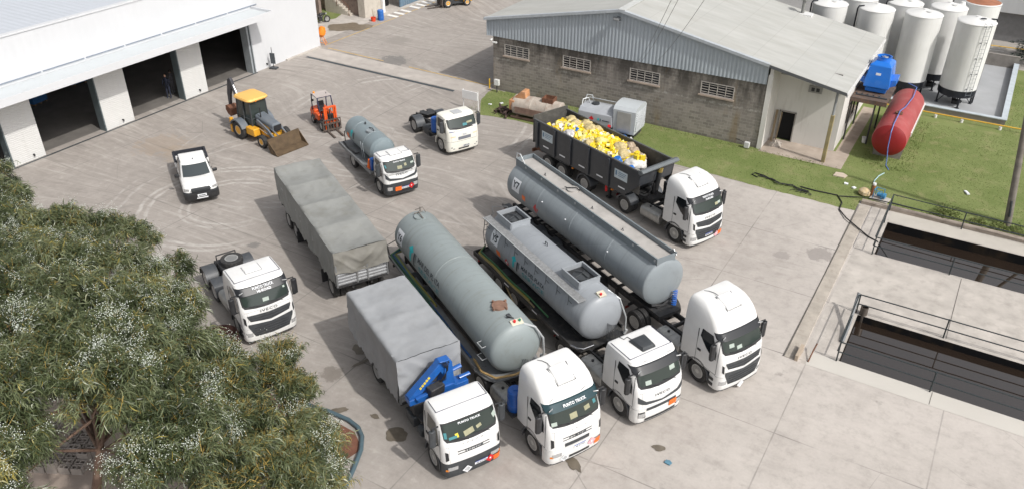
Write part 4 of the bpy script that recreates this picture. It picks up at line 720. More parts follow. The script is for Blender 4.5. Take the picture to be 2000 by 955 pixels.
def guard(t, x, y, w, r=.6, z=.51, a0=10, a1=170, m=None, name='mudguard', flat=False):
    q = M(); n = 14
    for th0, th1 in ((r, r+.025),):
        vs = []
        for i in range(n+1):
            a = R(a0+(a1-a0)*i/n)
            for rr in (th0, th1):
                cx_, cz = math.cos(a)*rr, math.sin(a)*rr
                for yy in (y-w/2, y+w/2): vs.append((x+cx_, yy, z+cz))
        fs = []
        for i in range(n):
            b = i*4; fs += [(b, b+1, b+5, b+4), (b+2, b+6, b+7, b+3), (b, b+4, b+6, b+2), (b+1, b+3, b+7, b+5)]
        fs += [(0, 2, 3, 1), (n*4, n*4+1, n*4+3, n*4+2)]; q.add(vs, fs)
    s = 1 if y > 0 else -1; vs = []
    for i in range(n+1):
        a = R(a0+(a1-a0)*i/n)
        for rr in (r-.06, r+.012): vs.append((x+math.cos(a)*rr, y+s*w/2, z+math.sin(a)*rr))
    q.add(vs, [(2*i, 2*i+2, 2*i+3, 2*i+1) for i in range(n)])
    return q.build(name, m or fend, t, ang=25)
# ------------------------------------------------------------------ truck cab
def cab(t, o):
    w = o.get('w', 2.5); hw0 = w/2; xf, xr = o['xf'], o['xr']; st = o['style']; hi = o['roof'] == 'hi'; top = o['top']; zb = o.get('zb', .98); zs = o.get('zs', 1.0)
    rf_, rr_ = .24, .10; bul = .09
    w0, w1 = o.get('ws', (1.93, 2.66))
    FX = [(.25, xf-.02), (.7, xf+.03), (1.2, xf+.02), (w0-.1, xf-.06), (w0, xf-.10), (w1, xf-.40), (w1+.08, xf-.46)]
    if hi:
        k = (top-w1-.1)
        sl = [(w1+.1, .48, .0, 0), (w1+.1+k*.22, .56, .01, 0), (w1+.1+k*.48, .72, .035, 0), (w1+.1+k*.7, .93, .075, .0), (w1+.1+k*.86, 1.13, .13, .015), (w1+.1+k*.96, 1.32, .21, .045), (w1+.1+k*.99, 1.42, .27, .075), (top, 1.5, .34, .11)]
    else:
        sl = [(w1+.1, .50, .02, .02), (top-.06, .60, .05, .03), (top-.02, .70, .10, .07), (top, .86, .2, .16)]
    for z, dx, _, _ in sl: FX.append((z, xf-dx))
    HW = [(0, hw0), (w0, hw0), (w1, hw0-.05)]+[(z, hw0-.05-d) for z, _, d, _ in sl]
    XR = [(0, xr), (w1, xr)]+[(z, xr+d) for z, _, _, d in sl]
    fx = lambda z: lerp_tab(FX, z); hwf = lambda z: lerp_tab(HW, z); xrf = lambda z: lerp_tab(XR, z)
    def surf(y, z, off=0.):
        h = hwf(z); x = fx(z)+bul*(1-(y/h)**2); e = abs(y)-(h-rf_)
        if e > 0: e = min(e, rf_*.999); x -= rf_-math.sqrt(rf_*rf_-e*e)
        return Vector((x+off, y, z))
    def ring(z, x0=None, g=0., xmin=None):
        h = hwf(z)-g; x1 = xrf(z) if x0 is None else x0; pts = []
        ys = [(-h+rf_)+(2*(h-rf_))*i/10 for i in range(11)]
        for a in (0, 25, 50, 72): 
            y = -(h-rf_)-rf_*math.cos(R(a)); e = -y-(h-rf_); pts.append((fx(z)+bul*(1-(y/h)**2)-(rf_-math.sqrt(max(0, rf_*rf_-e*e)))-g*.5, y, z))
        for y in ys: pts.append((fx(z)+bul*(1-(y/h)**2)-g*.5, y, z))
        for a in (72, 50, 25, 0):
            y = (h-rf_)+rf_*math.cos(R(a)); e = y-(h-rf_); pts.append((fx(z)+bul*(1-(y/h)**2)-(rf_-math.sqrt(max(0, rf_*rf_-e*e)))-g*.5, y, z))
        pts += [(x1+rr_, h, z), (x1+rr_*.3, h-rr_*.3, z), (x1, h-rr_, z), (x1, -h+rr_, z), (x1+rr_*.3, -h+rr_*.3, z), (x1+rr_, -h, z)]
        return pts
    body = o.get('paint', white)
    zl = [zb, zb+.02, 1.3, 1.6, w0-.12, w0, (w0+w1)/2, w1]+[s_[0] for s_ in sl]
    q = M(); q.rings([ring(z) for z in zl]); B = q.build('cab', body, t, ang=28)
    # apron and bumper under the cab front
    zc = zb-.022; q = M(); x0 = .62
    bz = [(.28, .03), (.34, 0), (.62, 0), (zc, 0)]
    bump = q.rings([ring(z, x0, g) for z, g in bz]).build('bumper', o.get('bumper', whiteb), t, ang=28)
    q = M(); q.b2(x0+.05, xf-.25, -hw0+.1, hw0-.1, .2, .3); q.rings([ring(z, x0+.02, .025) for z in (zc-.02, zb+.01)]); q.build('air_dam', black, t)
    def strip(pairs, name, m, par, off=.006, nz=3):        # pairs: (y, zlo, zhi), laid on the curved front
        q = M(); ys, vs = [], []
        P = []
        for (ya, la, ha), (yb, lb, hb_) in zip(pairs[:-1], pairs[1:]):
            k = max(1, int(abs(yb-ya)/.09))
            for i in range(k): s = i/k; P.append((ya+(yb-ya)*s, la+(lb-la)*s, ha+(hb_-ha)*s))
        P.append(pairs[-1])
        for y, lo, hi_ in P:
            for j in range(nz+1): vs.append(surf(y, lo+(hi_-lo)*j/nz, off))
        n = nz+1; q.add(vs, [(i*n+j, (i+1)*n+j, (i+1)*n+j+1, i*n+j+1) for i in range(len(P)-1) for j in range(nz)])
        for y, lo, hi_ in ():
            pass
        return q.build(name, m, par, ang=50)
    a = hw0-.13
    gapm = pm('panel_gap_grey', (.16, .165, .17), .7)
    strip([(-hw0+.14, w0-.135, w0-.125), (hw0-.14, w0-.135, w0-.125)], 'panel_gap', gapm, t, .004, 1)
    for s in (-1, 1): strip([(s*(hw0-.24), zb+.03, w0-.14), (s*(hw0-.232), zb+.03, w0-.14)], 'panel_gap', gapm, t, .004, 2)
    strip([(-hw0+.1, .285, .33), (hw0-.1, .285, .33)], 'lower_lip', charc, bump, .006, 1)
    # windscreen with dark frit and cab contents seen through it
    wsd = strip([(-a, w0+.14, w1-.01), (-a*.93, w0+.03, w1+.0), (-a*.5, w0-.03, w1+.01), (0, w0-.05, w1+.015), (a*.5, w0-.03, w1+.01), (a*.93, w0+.03, w1), (a, w0+.14, w1-.01)], 'windscreen', black, t, .006)
    b2_ = a*.955; strip([(-b2_, w0+.2, w1-.05), (-b2_*.93, w0+.11, w1-.04), (-b2_*.4, w0+.07, w1-.035), (0, w0+.06, w1-.03), (b2_*.4, w0+.07, w1-.035), (b2_*.93, w0+.11, w1-.04), (b2_, w0+.2, w1-.05)], 'glass', glass, wsd, .012)
    for i, (y, z, s1, s2, m) in enumerate(o.get('papers', ())):
        p = surf(y, z, .018); up_ = (surf(y, z+.1)-surf(y, z)).normalized(); rt_ = (surf(y+.05, z)-surf(y-.05, z)).normalized(); c_, s_ = math.cos(.08*(i-.5)), math.sin(.08*(i-.5)); u = rt_*c_+up_*s_; v = up_*c_-rt_*s_
        q = M(); q.quad(p-u*s1/2-v*s2/2, p+u*s1/2-v*s2/2, p+u*s1/2+v*s2/2, p-u*s1/2+v*s2/2); q.build('dashboard_paper', m, wsd)
    q = M()
    for y0, y1 in ((-.75, -.1), (.05, .75)): q.tube([surf(y0*.1+y1*.9, w0-.03, .03), surf(y1*.5+y0*.5, w0+.05, .035), surf(y0, w0+.10, .03)], .011, 6)
    q.build('wiper', black, wsd)
    # visor and lettering
    ytab = hw0-.06
    if o.get('visor'):
        q = M(); vs = []; n = 20
        for i in range(n+1):
            y = -ytab+2*ytab*i/n
            p0, p1 = surf(y, w1-.10, .05), surf(y, w1+.13, .03); fwd = Vector((.07, 0, -.02)); vs += [p0+fwd, p1+fwd*.5, p1-Vector((.08, 0, 0)), p0-Vector((.06, 0, 0))]
        q.add(vs, [(4*i+j, 4*i+4+j, 4*i+4+(j+1) % 4, 4*i+(j+1) % 4) for i in range(n) for j in range(4)]+[(0, 1, 2, 3), (4*n+3, 4*n+2, 4*n+1, 4*n)])
        vz = q.build('sun_visor', o['visor'], t, ang=40)
        for s in (-1, 1):
            q = M(); p = surf(s*(ytab-.16), w1+.02, .13); q.box(p, (.03, .2, .05), (0, 0, s*-.35)); q.build('marker_light', lens, vz, bevel=.01)
        tz, toff, par = w1+.02, .125, vz
    else: tz, toff, par = w1-.13, .02, wsd
    for body_, size, dz in o.get('text', ()):
        n_ = (surf(0, tz-.05)-surf(0, tz+.05)); tx = .5 if not o.get('visor') else .25
        def fn(x, y, dz=dz): return surf(x, tz+dz+y, toff+(0 if o.get('visor') is None else -.3*(y+dz) - .0)) if o.get('visor') else surf(x, tz+dz+y, toff)
        text(body_, size, 'lettering', plateb, par, fn=fn, sx=1.25, spacing=1.05, bold=.03)
    # grille and front trim by family
    def lamp(y, z, sy, sz, m=lens, name='headlight', par=bump):
        strip([(y-sy/2, z-sz/2, z+sz/2), (y+sy/2, z-sz/2, z+sz/2)], name, m, par, .01, 2)
    if st == 'hi':
        g1 = strip([(-.95, 1.56, 1.62), (-.85, 1.34, 1.62), (0, 1.22, 1.58), (.85, 1.34, 1.62), (.95, 1.56, 1.62)], 'upper_grille', charc, t, .012)
        q = M()
        for z in (1.36, 1.47):
            q.tube([surf(-.85+.17*i, z-.04*(1-abs(-.85+.17*i)/.85), .02) for i in range(11)], .012, 6)
        q.build('grille_bar', black, g1)
        g2 = strip([(-.98, 1.1, 1.22), (-.75, .56, 1.2), (0, .52, 1.12), (.75, .56, 1.2), (.98, 1.1, 1.22)], 'lower_grille', charc, t, .012)
        q = M()
        for z in (.62, .74, .86, .98): q.tube([surf(-.75+.15*i, z, .02) for i in range(11)], .014, 6)
        q.build('grille_bar', black, g2)
        for s in (-1, 1):
            lamp(s*1.0, .68, .3, .2); strip([(s*1.02, 1.16, 1.5), (s*1.1, 1.24, 1.56)], 'corner_gill', black, t, .012)
            q = M(); q.b2(x0+.02, xf-.3, s*hw0-.03, s*hw0+.006, .42, .56); q.b2(x0+.02, xf-.3, s*hw0-.03, s*hw0+.006, .68, .8); q.build('step', black, t, bevel=.01)
        text('IVECO', .15, 'badge', chrome if 0 else pm('badge_grey', (.12, .13, .14), .3, .5), t, fn=lambda x, y: surf(x, 1.70+y, .02), sx=1.5, spacing=1.25)
    elif st == 'tector':
        strip([(-hw0+.08, 1.30, 1.58), (-.75, 1.18, 1.32), (0, 1.12, 1.2), (.75, 1.18, 1.32), (hw0-.08, 1.30, 1.58)], 'upper_grille', charc, t, .012)
        strip([(-.72, .86, 1.0), (.72, .86, 1.0)], 'lower_grille', charc, bump, .012); strip([(-.75, .36, .48), (.75, .36, .48)], 'lower_grille', black, bump, .012)
        for s in (-1, 1): lamp(s*(hw0-.26), .68, .28, .22); strip([(s*(hw0-.44), .55, .56), (s*(hw0-.38), .52, .84), (s*(hw0-.11), .6, .86)], 'lamp_recess', black, bump, .006)
        text('IVECO', .15, 'badge', pm('badge_grey', (.12, .13, .14), .3, .5), t, fn=lambda x, y: surf(x, 1.46+y, .02), sx=1.4, spacing=1.25)
    elif st == 'old':
        for z in (1.30, 1.40): strip([(-.62, z, z+.035), (.62, z, z+.035)], 'grille_slot', black, t, .01)
        strip([(-.2, 1.36, 1.37), (.2, 1.36, 1.37)], 'grille_slot', black, t, .01)
        text(o.get('script', 'TECTOR'), .12, 'badge', ink, t, fn=lambda x, y: surf(x, 1.365+y, .02), sx=1.5, spacing=1.1, bold=.03)
        text('IVECO', .09, 'badge', pm('badge_pale', (.45, .46, .47), .3, .6), t, fn=lambda x, y: surf(x, 1.66+y, .015), sx=1.2, spacing=3.2)
        for s in (-1, 1): strip([(s*(hw0-.2), 1.16, 1.46), (s*(hw0-.1), 1.1, 1.5)], 'corner_gill', black, t, .012); lamp(s*(hw0-.33), .72, .36, .17); lamp(s*(hw0-.13), .66, .1, .09, amber, 'indicator')
        if o.get('slots'): strip([(-.55, 1.02, 1.18), (.5, 1.02, 1.18)], 'lower_grille', charc, t, .012); strip([(-.35, .4, .52), (.55, .4, .52)], 'lower_grille', black, bump, .012)
    elif st == 'ford':
        strip([(-.45, 1.06, 1.26), (.45, 1.06, 1.26)], 'grille', pm('grille_grey', (.16, .17, .2), .5), t, .014)
        strip([(-.45, .42, .52), (.3, .42, .52)], 'bumper_slot', black, bump, .012); strip([(-.95, .70, .72), (.95, .70, .72)], 'grille_slot', cream, t, .01)
        for s in (-1, 1): lamp(s*.9, .6, .12, .07); lamp(s*.75, .5, .12, .06); strip([(s*.62, 1.27, 1.33), (s*.95, 1.27, 1.33)], 'indicator', pm('pale_amber', (.7, .55, .35), .3), t, .012)
        text('Ford', .11, 'badge', pm('badge_navy', (.03, .06, .25), .3), t, fn=lambda x, y: surf(x, 1.36+y, .02), sx=1.2)
        strip([(-1.0, 1.60, 1.64), (-.65, 1.60, 1.64)], 'side_script', pm('badge_navy', (.03, .06, .25), .3), t, .012); strip([(.65, 1.75, 1.79), (.95, 1.75, 1.79)], 'side_script', pm('badge_pale', (.45, .46, .47), .3, .6), t, .012)
        q = M(); q.cyl((xf+.12, -.5, .62), (xf+.12, -.5, .62), .01) if False else q.b2(-.1, -.09, 0, .01, 1, 1.01); 
    # plates and hazard placards on the bumper
    for kind, y, z in o.get('placards', ()):
        if kind == 'plate':
            strip([(y-.26, z-.07, z+.07), (y+.26, z-.07, z+.07)], 'number_plate', plateb, bump, .025, 1); strip([(y-.26, z+.045, z+.075), (y+.26, z+.045, z+.075)], 'plate_band', blueb, bump, .028, 1)
            text(o.get('reg', 'AE 417 KD'), .1, 'plate_lettering', ink, bump, fn=lambda a_, b_, y=y, z=z: surf(y+a_, z-.015+b_, .03), sx=.9)
        elif kind == 'bplate':
            strip([(y-.25, z-.065, z+.065), (y+.25, z-.065, z+.065)], 'number_plate', plateb, bump, .025, 1); text('RND·418', .13, 'plate_lettering', ink, bump, fn=lambda a_, b_, y=y, z=z: surf(y+a_, z+b_, .03), sx=.8, bold=.04)
        elif kind == 'orange':
            strip([(y-.19, z-.13, z+.13), (y+.19, z-.13, z+.13)], 'hazard_plate', orangep, bump, .03, 1); strip([(y-.15, z-.004, z+.004), (y+.15, z-.004, z+.004)], 'hazard_plate_line', ink, bump, .033, 1)
        else:
            m = {'red': redp, 'pink': pinkp, 'white': plateb}[kind]; strip([(y-.19, z-.002, z+.002), (y, z-.19, z+.19), (y+.19, z-.002, z+.002)], 'hazard_diamond', m, bump, .03, 1)
            if kind == 'white':
                for k in (-.08, -.03, .02, .07): strip([(y+k, z-.12+abs(k), z+.12-abs(k)), (y+k+.018, z-.12+abs(k), z+.12-abs(k))], 'diamond_stripe', ink, bump, .033, 1)
            else: strip([(y-.03, z-.03, z+.05), (y+.03, z-.03, z+.05)], 'diamond_symbol', plateb, bump, .033, 1)
    # sides
    for s in (-1, 1):
        h = hw0+.006
        xa = fx(w0)-.34; y_ = s*h
        def sidepoly(pts, name, m, par, off=0.):
            q = M(); n = len(pts); vs = [(x, s*(hwf(z)+.006+off), z) for x, z in pts]; q.add(vs, [tuple(range(n))]); return q.build(name, m, par)
        xd = xa-1.0    # back edge of the door
        if st in ('hi', 'tector') or o.get('slots'):
            sw_ = sidepoly([(xa+.10, w0-.28), (xa+.09, w0+.08), (xa-.22, w1-.03), (xa-.80, w1-.03), (xa-.84, w0+.35), (xa-.45, w0-.02), (xa-.12, w0-.25)], 'side_window', sglass, t)
        elif st == 'ford': sw_ = sidepoly([(xa+.12, w0-.28), (xa+.12, w0), (xa-.12, w1-.05), (xa-.85, w1-.05), (xa-.85, w0-.02), (xa-.3, w0-.1)], 'side_window', sglass, t)
        else: sw_ = sidepoly([(xa+.12, w0-.22), (xa+.12, w0), (xa-.15, w1-.05), (xa-.78, w1-.05), (xa-.78, w0+.02), (xa-.2, w0-.02), (xa-.05, w0-.22)], 'side_window', pm('tinted_pane', (.05, .055, .05), .15) , t)
        q = M()
        for z0_, z1_, xx in ((zb+.04, w1, xa+.2), (zb+.04, w1, xa-.95)): q.b2(xx-.009, xx+.009, s*(hw0-.02), s*(hw0+.004), z0_, z1_-.1)
        q.b2(xa-.95, xa+.2, s*(hw0-.02), s*(hw0+.004), zb+.03, zb+.045); q.build('door_gap', charc, t)
        q = M(); q.b2(xa-.86, xa-.68, s*hw0, s*(hw0+.03), w0-.32, w0-.24) if False else q.b2(xa-.88, xa-.70, s*(hw0-.01), s*(hw0+.03), w0-.36, w0-.27); q.build('door_handle', black, t, bevel=.01)
        # mirrors
        if o.get('mirror', 1):
            yo = s*(hw0+.20); xm = fx(w0+.3)-.12
            q = M(); q.rings([[(xm-.10, yo-.11, z0_), (xm+.02, yo-.13, z0_), (xm+.07, yo, z0_), (xm+.02, yo+.13, z0_), (xm-.10, yo+.11, z0_)] for z0_ in (w0-.18, w0-.12, w0+.48, w0+.55)])
            mir = q.build('mirror', black if o.get('bigmir', 1) else charc, t, bevel=.03)
            q = M(); q.tube([(xm-.05, s*(hw0-.05), w0+.62), (xm-.02, yo, w0+.64), (xm-.02, yo, w0+.5)], .03, 8); q.build('mirror_arm', black, mir); q = M(); q.tube([(xm-.05, s*(hw0-.02), w0-.2), (xm-.02, yo, w0-.22), (xm-.02, yo, w0-.14)], .025, 8); q.build('mirror_arm', black, mir)
            q = M(); q.quad((xm-.112, yo-.09, w0-.1), (xm-.112, yo+.09, w0-.1), (xm-.112, yo+.09, w0+.46), (xm-.112, yo-.09, w0+.46)); q.build('mirror_glass', chrome, mir)
        guard(t, 0, s*(hw0-.17), .34, .62 if not o.get('small') else .57, .52 if not o.get('small') else .47, -8, 188, fend if st != 'ford' else body, 'wheel_arch')
        q = M(); q.b2(-.75, x0+.02, s*(hw0-.35), s*(hw0-.36), .5, zb); q.build('inner_arch', black, t)
    # roof furniture
    tz_ = top; rx = xr+(.95 if hi else .78)
    hk = o.get('hatch', 'white')
    if hi: hx0, hx1, zz0, zz1 = xr+.75, xr+1.4, None, None
    else: hx0, hx1 = xr+.35, xr+.95
    def rz_(x):      # roof height along the middle
        x -= bul
        if x < xf-1.5: return top
        for (za, xa_), (zb_, xb_) in zip(FX[::-1][:-1], FX[::-1][1:]):
            if xa_ <= x <= xb_+1e-6: return za+(zb_-za)*(x-xa_)/(xb_-xa_+1e-9)
        return top
    if hi:
        q = M(); vs = []
        rings_ = []
        for g, dz in ((0, -.05), (0, .05), (.05, .075)):
            rings_.append([(x, y, rz_(x)+bul*0+dz+.02) for x, y in ((hx0+g, -.36+g), (hx1-g, -.36+g), (hx1-g, .36-g), (hx0+g, .36-g))])
        q.rings(rings_); hb_ = q.build('roof_hatch', body, t, bevel=.03)
        q = M(); q.tube([(x, y, rz_(x)+.03) for x, y in ((hx0, -.4), (hx1+.03, -.38), (hx1+.03, .38), (hx0, .4))], .014, 6); q.build('hatch_seal', charc, hb_)
        q = M(); q.tube([(xr+.15, -.42, top-.0), (xr+.3, -.3, top+.02), (xr+.5, -.22, top+.025), (hx0, -.26, rz_(hx0)+.06)], .012, 6); q.build('roof_cable', charc, t)
    elif hk == 'black':
        q = M(); q.rings([[(xr+.55-g, -.32-g, z), (xr+1.2+g, -.26-g, z), (xr+1.2+g, .26+g, z), (xr+.55-g, .32+g, z)] for z, g in ((top-.03, .06), (top+.05, .05), (top+.13, 0), (top+.15, -.06))]); q.build('roof_hatch', charc, t, bevel=.03)
        q = M(); q.tube([(xr+.1, -.5, top+.01), (xr+.3, -.45, top+.015), (xr+.25, -.25, top+.015), (xr+.55, -.2, top+.03)], .014, 6); q.build('roof_cable', charc, t)
    elif hk == 'white':
        q = M(); q.b2(hx0, hx1, -.34, .34, top-.02, top+.035); q.build('roof_hatch', body, t, bevel=.02); q = M(); q.tube([(hx0, -.36, top+.006), (hx1+.02, -.36, top+.006), (hx1+.02, .36, top+.006), (hx0, .36, top+.006)], .010, 6); q.build('hatch_seal', pm('seal_grey', (.2, .21, .22), .6), t)
    elif hk == 'grey':
        q = M(); q.b2(hx0, hx1, -.3, .3, top-.02, top+.03); q.build('roof_hatch', pm('hatch_grey', (.45, .46, .48), .5), t, bevel=.02)
    if o.get('gutters'):
        q = M(); yy = hw0-.17; xg = xf-.78
        for s in (-1, 1): q.tube([(xr+.2, s*yy, top-.002), (xg, s*yy, top-.004)], .013, 6)
        q.tube([(xg, -yy, top-.004), (xg, yy, top-.004)], .013, 6); q.build('roof_gutter', pm('gutter_navy', (.03, .035, .08), .5), t)
    for s in o.get('ant', ()): q = M(); p = surf(s*.85, w1+.12); q.tube([p-Vector((.1, 0, -.02)), p+Vector((.15, 0, .3))] if not hi else [p-Vector((.05, 0, -.03)), p+Vector((.12, 0, .32))], .012, 5); q.build('aerial', black, t)
    return surf, B
def tractor(name, x, y, rz, label, o, group=None, cat='truck'):
    t = thing(name, (x, y, 0), rz, label, cat, group); wb = o.get('wb', 3.75); w = o.get('w', 2.5); hw0 = w/2; xr = o['xr']; sm = o.get('small')
    cab(t, o); wr = .46 if sm else .51; rear = o.get('rear', [-wb]); xe = min(rear)-.85 if 'xe' not in o else o['xe']
    q = M()
    for s in (-1, 1): q.b2(xe, .9, s*.42-.04, s*.42+.04, .72, .98)
    for x_ in np.arange(xe+.1, xr, .75): q.b2(x_-.05, x_+.05, -.38, .38, .76, .93)
    q.cyl((xr-.1, 0, .6), (min(rear), 0, .52), .06, n=10); q.box((.1, 0, .72), (1.6, .8, .3))
    for r_ in rear: q.cyl((r_, -hw0+.3, wr), (r_, hw0-.3, wr), .09, n=10); q.lathe([(.1, -.2), (.2, 0), (.1, .2)], (r_, 0, wr), (0, 1, 0), 14)
    q.cyl((0, -hw0+.3, wr), (0, hw0-.3, wr), .06, n=8); q.build('chassis', chas, t, bevel=.008)
    for s in (-1, 1):
        wheel(t, 's' if sm else 'f', 0, s*(hw0-.17), 0, o.get('rim'))
        for r_ in rear:
            wheel(t, 'sr' if sm else 'r', r_, s*(hw0-.16), 0, o.get('rim'))
            if not sm: wheel(t, 'r', r_, s*(hw0-.48), 0)
    if o.get('fifth', 1):
        c_ = o.get('fifx', rear[0]+.05); q = M(); q.prism([(c_-.45, -.1), (c_-.45, -.4), (c_, -.48), (c_+.42, -.3), (c_+.42, .3), (c_, .48), (c_-.45, .4), (c_-.45, .1), (c_-.08, .05), (c_-.08, -.05)], 'z', 1.16, 1.22); q.box((c_, 0, 1.08), (.4, .8, .14)); q.build('fifth_wheel', pm('greasy_steel', (.05, .05, .052), .35, .4, .3, 4), t, bevel=.01)
    for s in (-1, 1):
        for r_ in o.get('guards', rear): guard(t, r_, s*(hw0-.3), .62, .60, wr, 5 if o.get('fullg') else 20, 178 if o.get('fullg') else 165, fend)
    # fuel tanks, battery box, air tanks
    xa, xb = o.get('tank', (-2.55, -1.15))
    for s in o.get('tanks', (-1, 1)):
        yc = s*(hw0-.36); prof = [(.33*math.copysign(abs(math.cos(a))**.6, math.cos(a)), .31*math.copysign(abs(math.sin(a))**.6, math.sin(a))) for a in np.linspace(0, 2*PI, 25)[:-1]]
        q = M(); rs = []
        for xx, k in ((xa, .9), (xa+.03, 1), (xb-.03, 1), (xb, .9)): rs.append([(xx, yc+a*k, .72+b*k) for a, b in prof])
        q.rings(rs)
        for xx in np.linspace(xa+.15, xb-.15, 5):
            q.rings([[(xx+d, yc+a*k, .72+b*k) for a, b in prof] for d, k in ((-.015, 1.0), (-.01, 1.03), (.01, 1.03), (.015, 1.0))], False, False)
        q.build('fuel_tank', o.get('tankmat', alu), t, ang=40)
        q = M(); q.cyl((xa+.45, yc, 1.03), (xa+.45, yc, 1.08), .06, n=12); q.build('filler_cap', black, t)
    q = M(); q.box((xr-.22, .1, 1.3), (.22, 1.2, .7)); q.box((xr-.18, -.75, 1.15), (.2, .35, .5)); q.tube([(xr-.1, -.6, 1.7), (xr-.4, -.3, 1.35), (xr-.9, -.15, 1.2)], .03); q.tube([(xr-.1, .5, 1.8), (xr-.5, .35, 1.3), (xr-1, .2, 1.15)], .025); q.tube([(xr-.1, -.2, 1.7), (xr-.5, -.3, 1.5), (xr-1, 0, 1.25)], .02); q.build('engine_module', chas, t, bevel=.02)
    if o.get('drum'):
        q = M(); dx, dy = o['drum']; q.lathe(drum_bm, (dx, dy, .98), (0, 0, 1), 28); d = q.build('blue_drum', bluedrum, t); q = M(); q.cyl((dx, dy, 1.9), (dx, dy, 1.93), .08, n=14); q.build('lid', bluedrum, d)
        q = M(); q.b2(dx-.35, dx+.35, dy-.35, dy+.35, .92, .975); q.build('drum_shelf', chas, t)
    q = M(); q.b2(xe-.04, xe, -.8, .8, .7, .85); q.build('rear_crossbar', chas, t)
    for s in (-1, 1): q = M(); q.b2(xe-.07, xe-.04, s*.8-.12, s*.8+.12, .6, .72); q.build('tail_light', pm('tail_red', (.18, .01, .01), .3), t)
    return t
hatm = pm('visor_black', (.018, .02, .024), .42, 0, .1, 2, 0); visg = pm('visor_teal', (.02, .05, .06), .12, 0, .1, 2, 0)
pp = [(-.25, 2.12, .26, .15, paper), (.55, 2.3, .2, .13, paper)]
HI = dict(style='hi', roof='hi', w=2.4, xf=1.20, xr=-1.06, top=3.66, visor=hatm, ws=(1.95, 2.68))
tractor('tractor_unit', -11.05, 36.57, -22.6, 'white high-roofed tractor coupled to the tipper trailer, lettered visor', dict(HI, top=3.42, xf=1.17, xr=-.92, papers=[(.55, 2.2, .22, .14, paper2), (.75, 2.22, .2, .12, paper)], text=(('PUNTO TRUCK', .085, .045), ('HI-ROAD', .10, -.06)), placards=[('plate', 0, .72), ('pink', .62, .5), ('orange', .9, .52)], fifx=-3.6), 'white truck tractors parked in the yard')
tractor('tractor_unit', -6.17, 26.81, -25.8, 'white high-roofed tractor coupled to the right-hand tank trailer, plain visor', dict(HI, wb=3.9, rear=[-3.9], papers=[(-.62, 2.28, .24, .16, paper), (-.25, 2.14, .26, .15, paper)], guards=[], placards=[('white', .0, .27)]), 'white truck tractors parked in the yard')
tractor('tractor_unit', -9.88, 19.88, -27, 'white high-roofed tractor with a blue drum behind its cab', dict(style='old', roof='hi', w=2.36, xf=1.10, xr=-1.03, top=3.43, visor=visg, slots=1, ws=(1.92, 2.62), script='CURSOR', text=(('PUNTO TRUCK', .105, -.0),), ant=(-1, .55), drum=(-1.42, -.98), tank=(-3.0, -1.85), guards=[],
    papers=[(-.9, 2.08, .22, .14, paper), (-.1, 2.15, .3, .22, paper2), (.5, 2.22, .24, .17, paper2), (.85, 2.3, .12, .16, cyan)], placards=[('white', -.55, .5), ('plate', .1, .85), ('pink', .62, .72), ('orange', .95, .62)]), 'white truck tractors parked in the yard')
tractor('tractor_unit', -8.07, 23.34, -26.8, 'white low-roofed tractor with a black roof hatch and a wide dark visor', dict(style='tector', roof='lo', w=2.32, xf=1.05, xr=-1.08, top=2.84, visor=hatm, gutters=1, hatch='black', ws=(1.85, 2.55), ant=(-.7, .7), papers=[(-.6, 2.05, .26, .17, paper), (.58, 2.25, .26, .18, paper)], placards=[('orange', .55, .78)], guards=[]), 'white truck tractors parked in the yard')
t6 = tractor('tractor_unit', -24.37, 19.3, -23.5, 'white low-roofed tractor beside the big tree, spare wheel on its frame', dict(style='hi', roof='lo', w=2.32, xf=1.22, xr=-.94, top=2.88, visor=hatm, gutters=1, hatch='white', ws=(1.9, 2.6), wb=3.0, rear=[-3.05, -4.35], xe=-4.9, fullg=1, text=(('PUNTO TRUCK', .10, .055), ('HI-ROAD', .115, -.065)), fifth=0, papers=[(-.02, 2.12, .26, .16, paper), (.85, 2.35, .09, .09, paper)], tank=(-2.3, -1.2)), 'white truck tractors parked in the yard')
o_ = wheel(t6, 'r', -3.65, .08, 1.5, alu); o_.rotation_euler = (R(90), 0, 0); o_.name = 'spare_wheel'
q = M(); q.b2(-4.3, -3.0, -.5, .5, 1.25, 1.34); q.tube([(-4.25, -.45, 1.05), (-4.25, -.45, 1.6), (-4.25, .45, 1.6), (-4.25, .45, 1.05)], .04); q.b2(-4.2, -3.1, -.3, .3, 1.0, 1.24); q.build('spare_carrier', chas, t6, bevel=.01)
tractor('tractor_unit', -27.6, 39.1, -25.1, 'off-white older day-cab tractor with a blue drum, parked near the lawn', dict(style='ford', roof='lo', paint=cream, bumper=cream, w=2.26, xf=1.02, xr=-.5, top=2.5, ws=(1.74, 2.32), hatch='grey', wb=3.6, drum=(-1.0, -.86), tank=(-2.3, -1.55), tankmat=charc, papers=[(.15, 1.92, .3, .16, cyan), (.5, 2.0, .4, .12, paper2)], placards=[('bplate', .1, .62)], fullg=1, bigmir=0), 'white truck tractors parked in the yard')
# rigid crane truck
o1 = dict(style='old', roof='lo', w=2.3, xf=.94, xr=-.68, top=2.72, ws=(1.82, 2.5), gutters=1, hatch='none', bumper=charc, text=(('PUNTO TRUCK', .095, 0.02),), wb=5.3, rear=[-5.35], xe=-7.3, fifth=0, guards=[], tanks=(), papers=[(-.95, 2.1, .1, .22, cyan), (-.7, 1.98, .3, .1, cyan), (-.55, 2.02, .12, .16, yeldec), (-.1, 2.02, .38, .2, paper2), (.3, 2.08, .2, .12, paper2), (.95, 2.22, .17, .2, paper)], placards=[('white', -.3, .5), ('plate', .25, .62), ('red', .62, .55), ('orange', .95, .48)], bigmir=0)
T1 = tractor('crane_truck', -12.5, 17.4, -28.8, 'white rigid truck with a blue folding crane and a grey tarpaulin load box', o1)
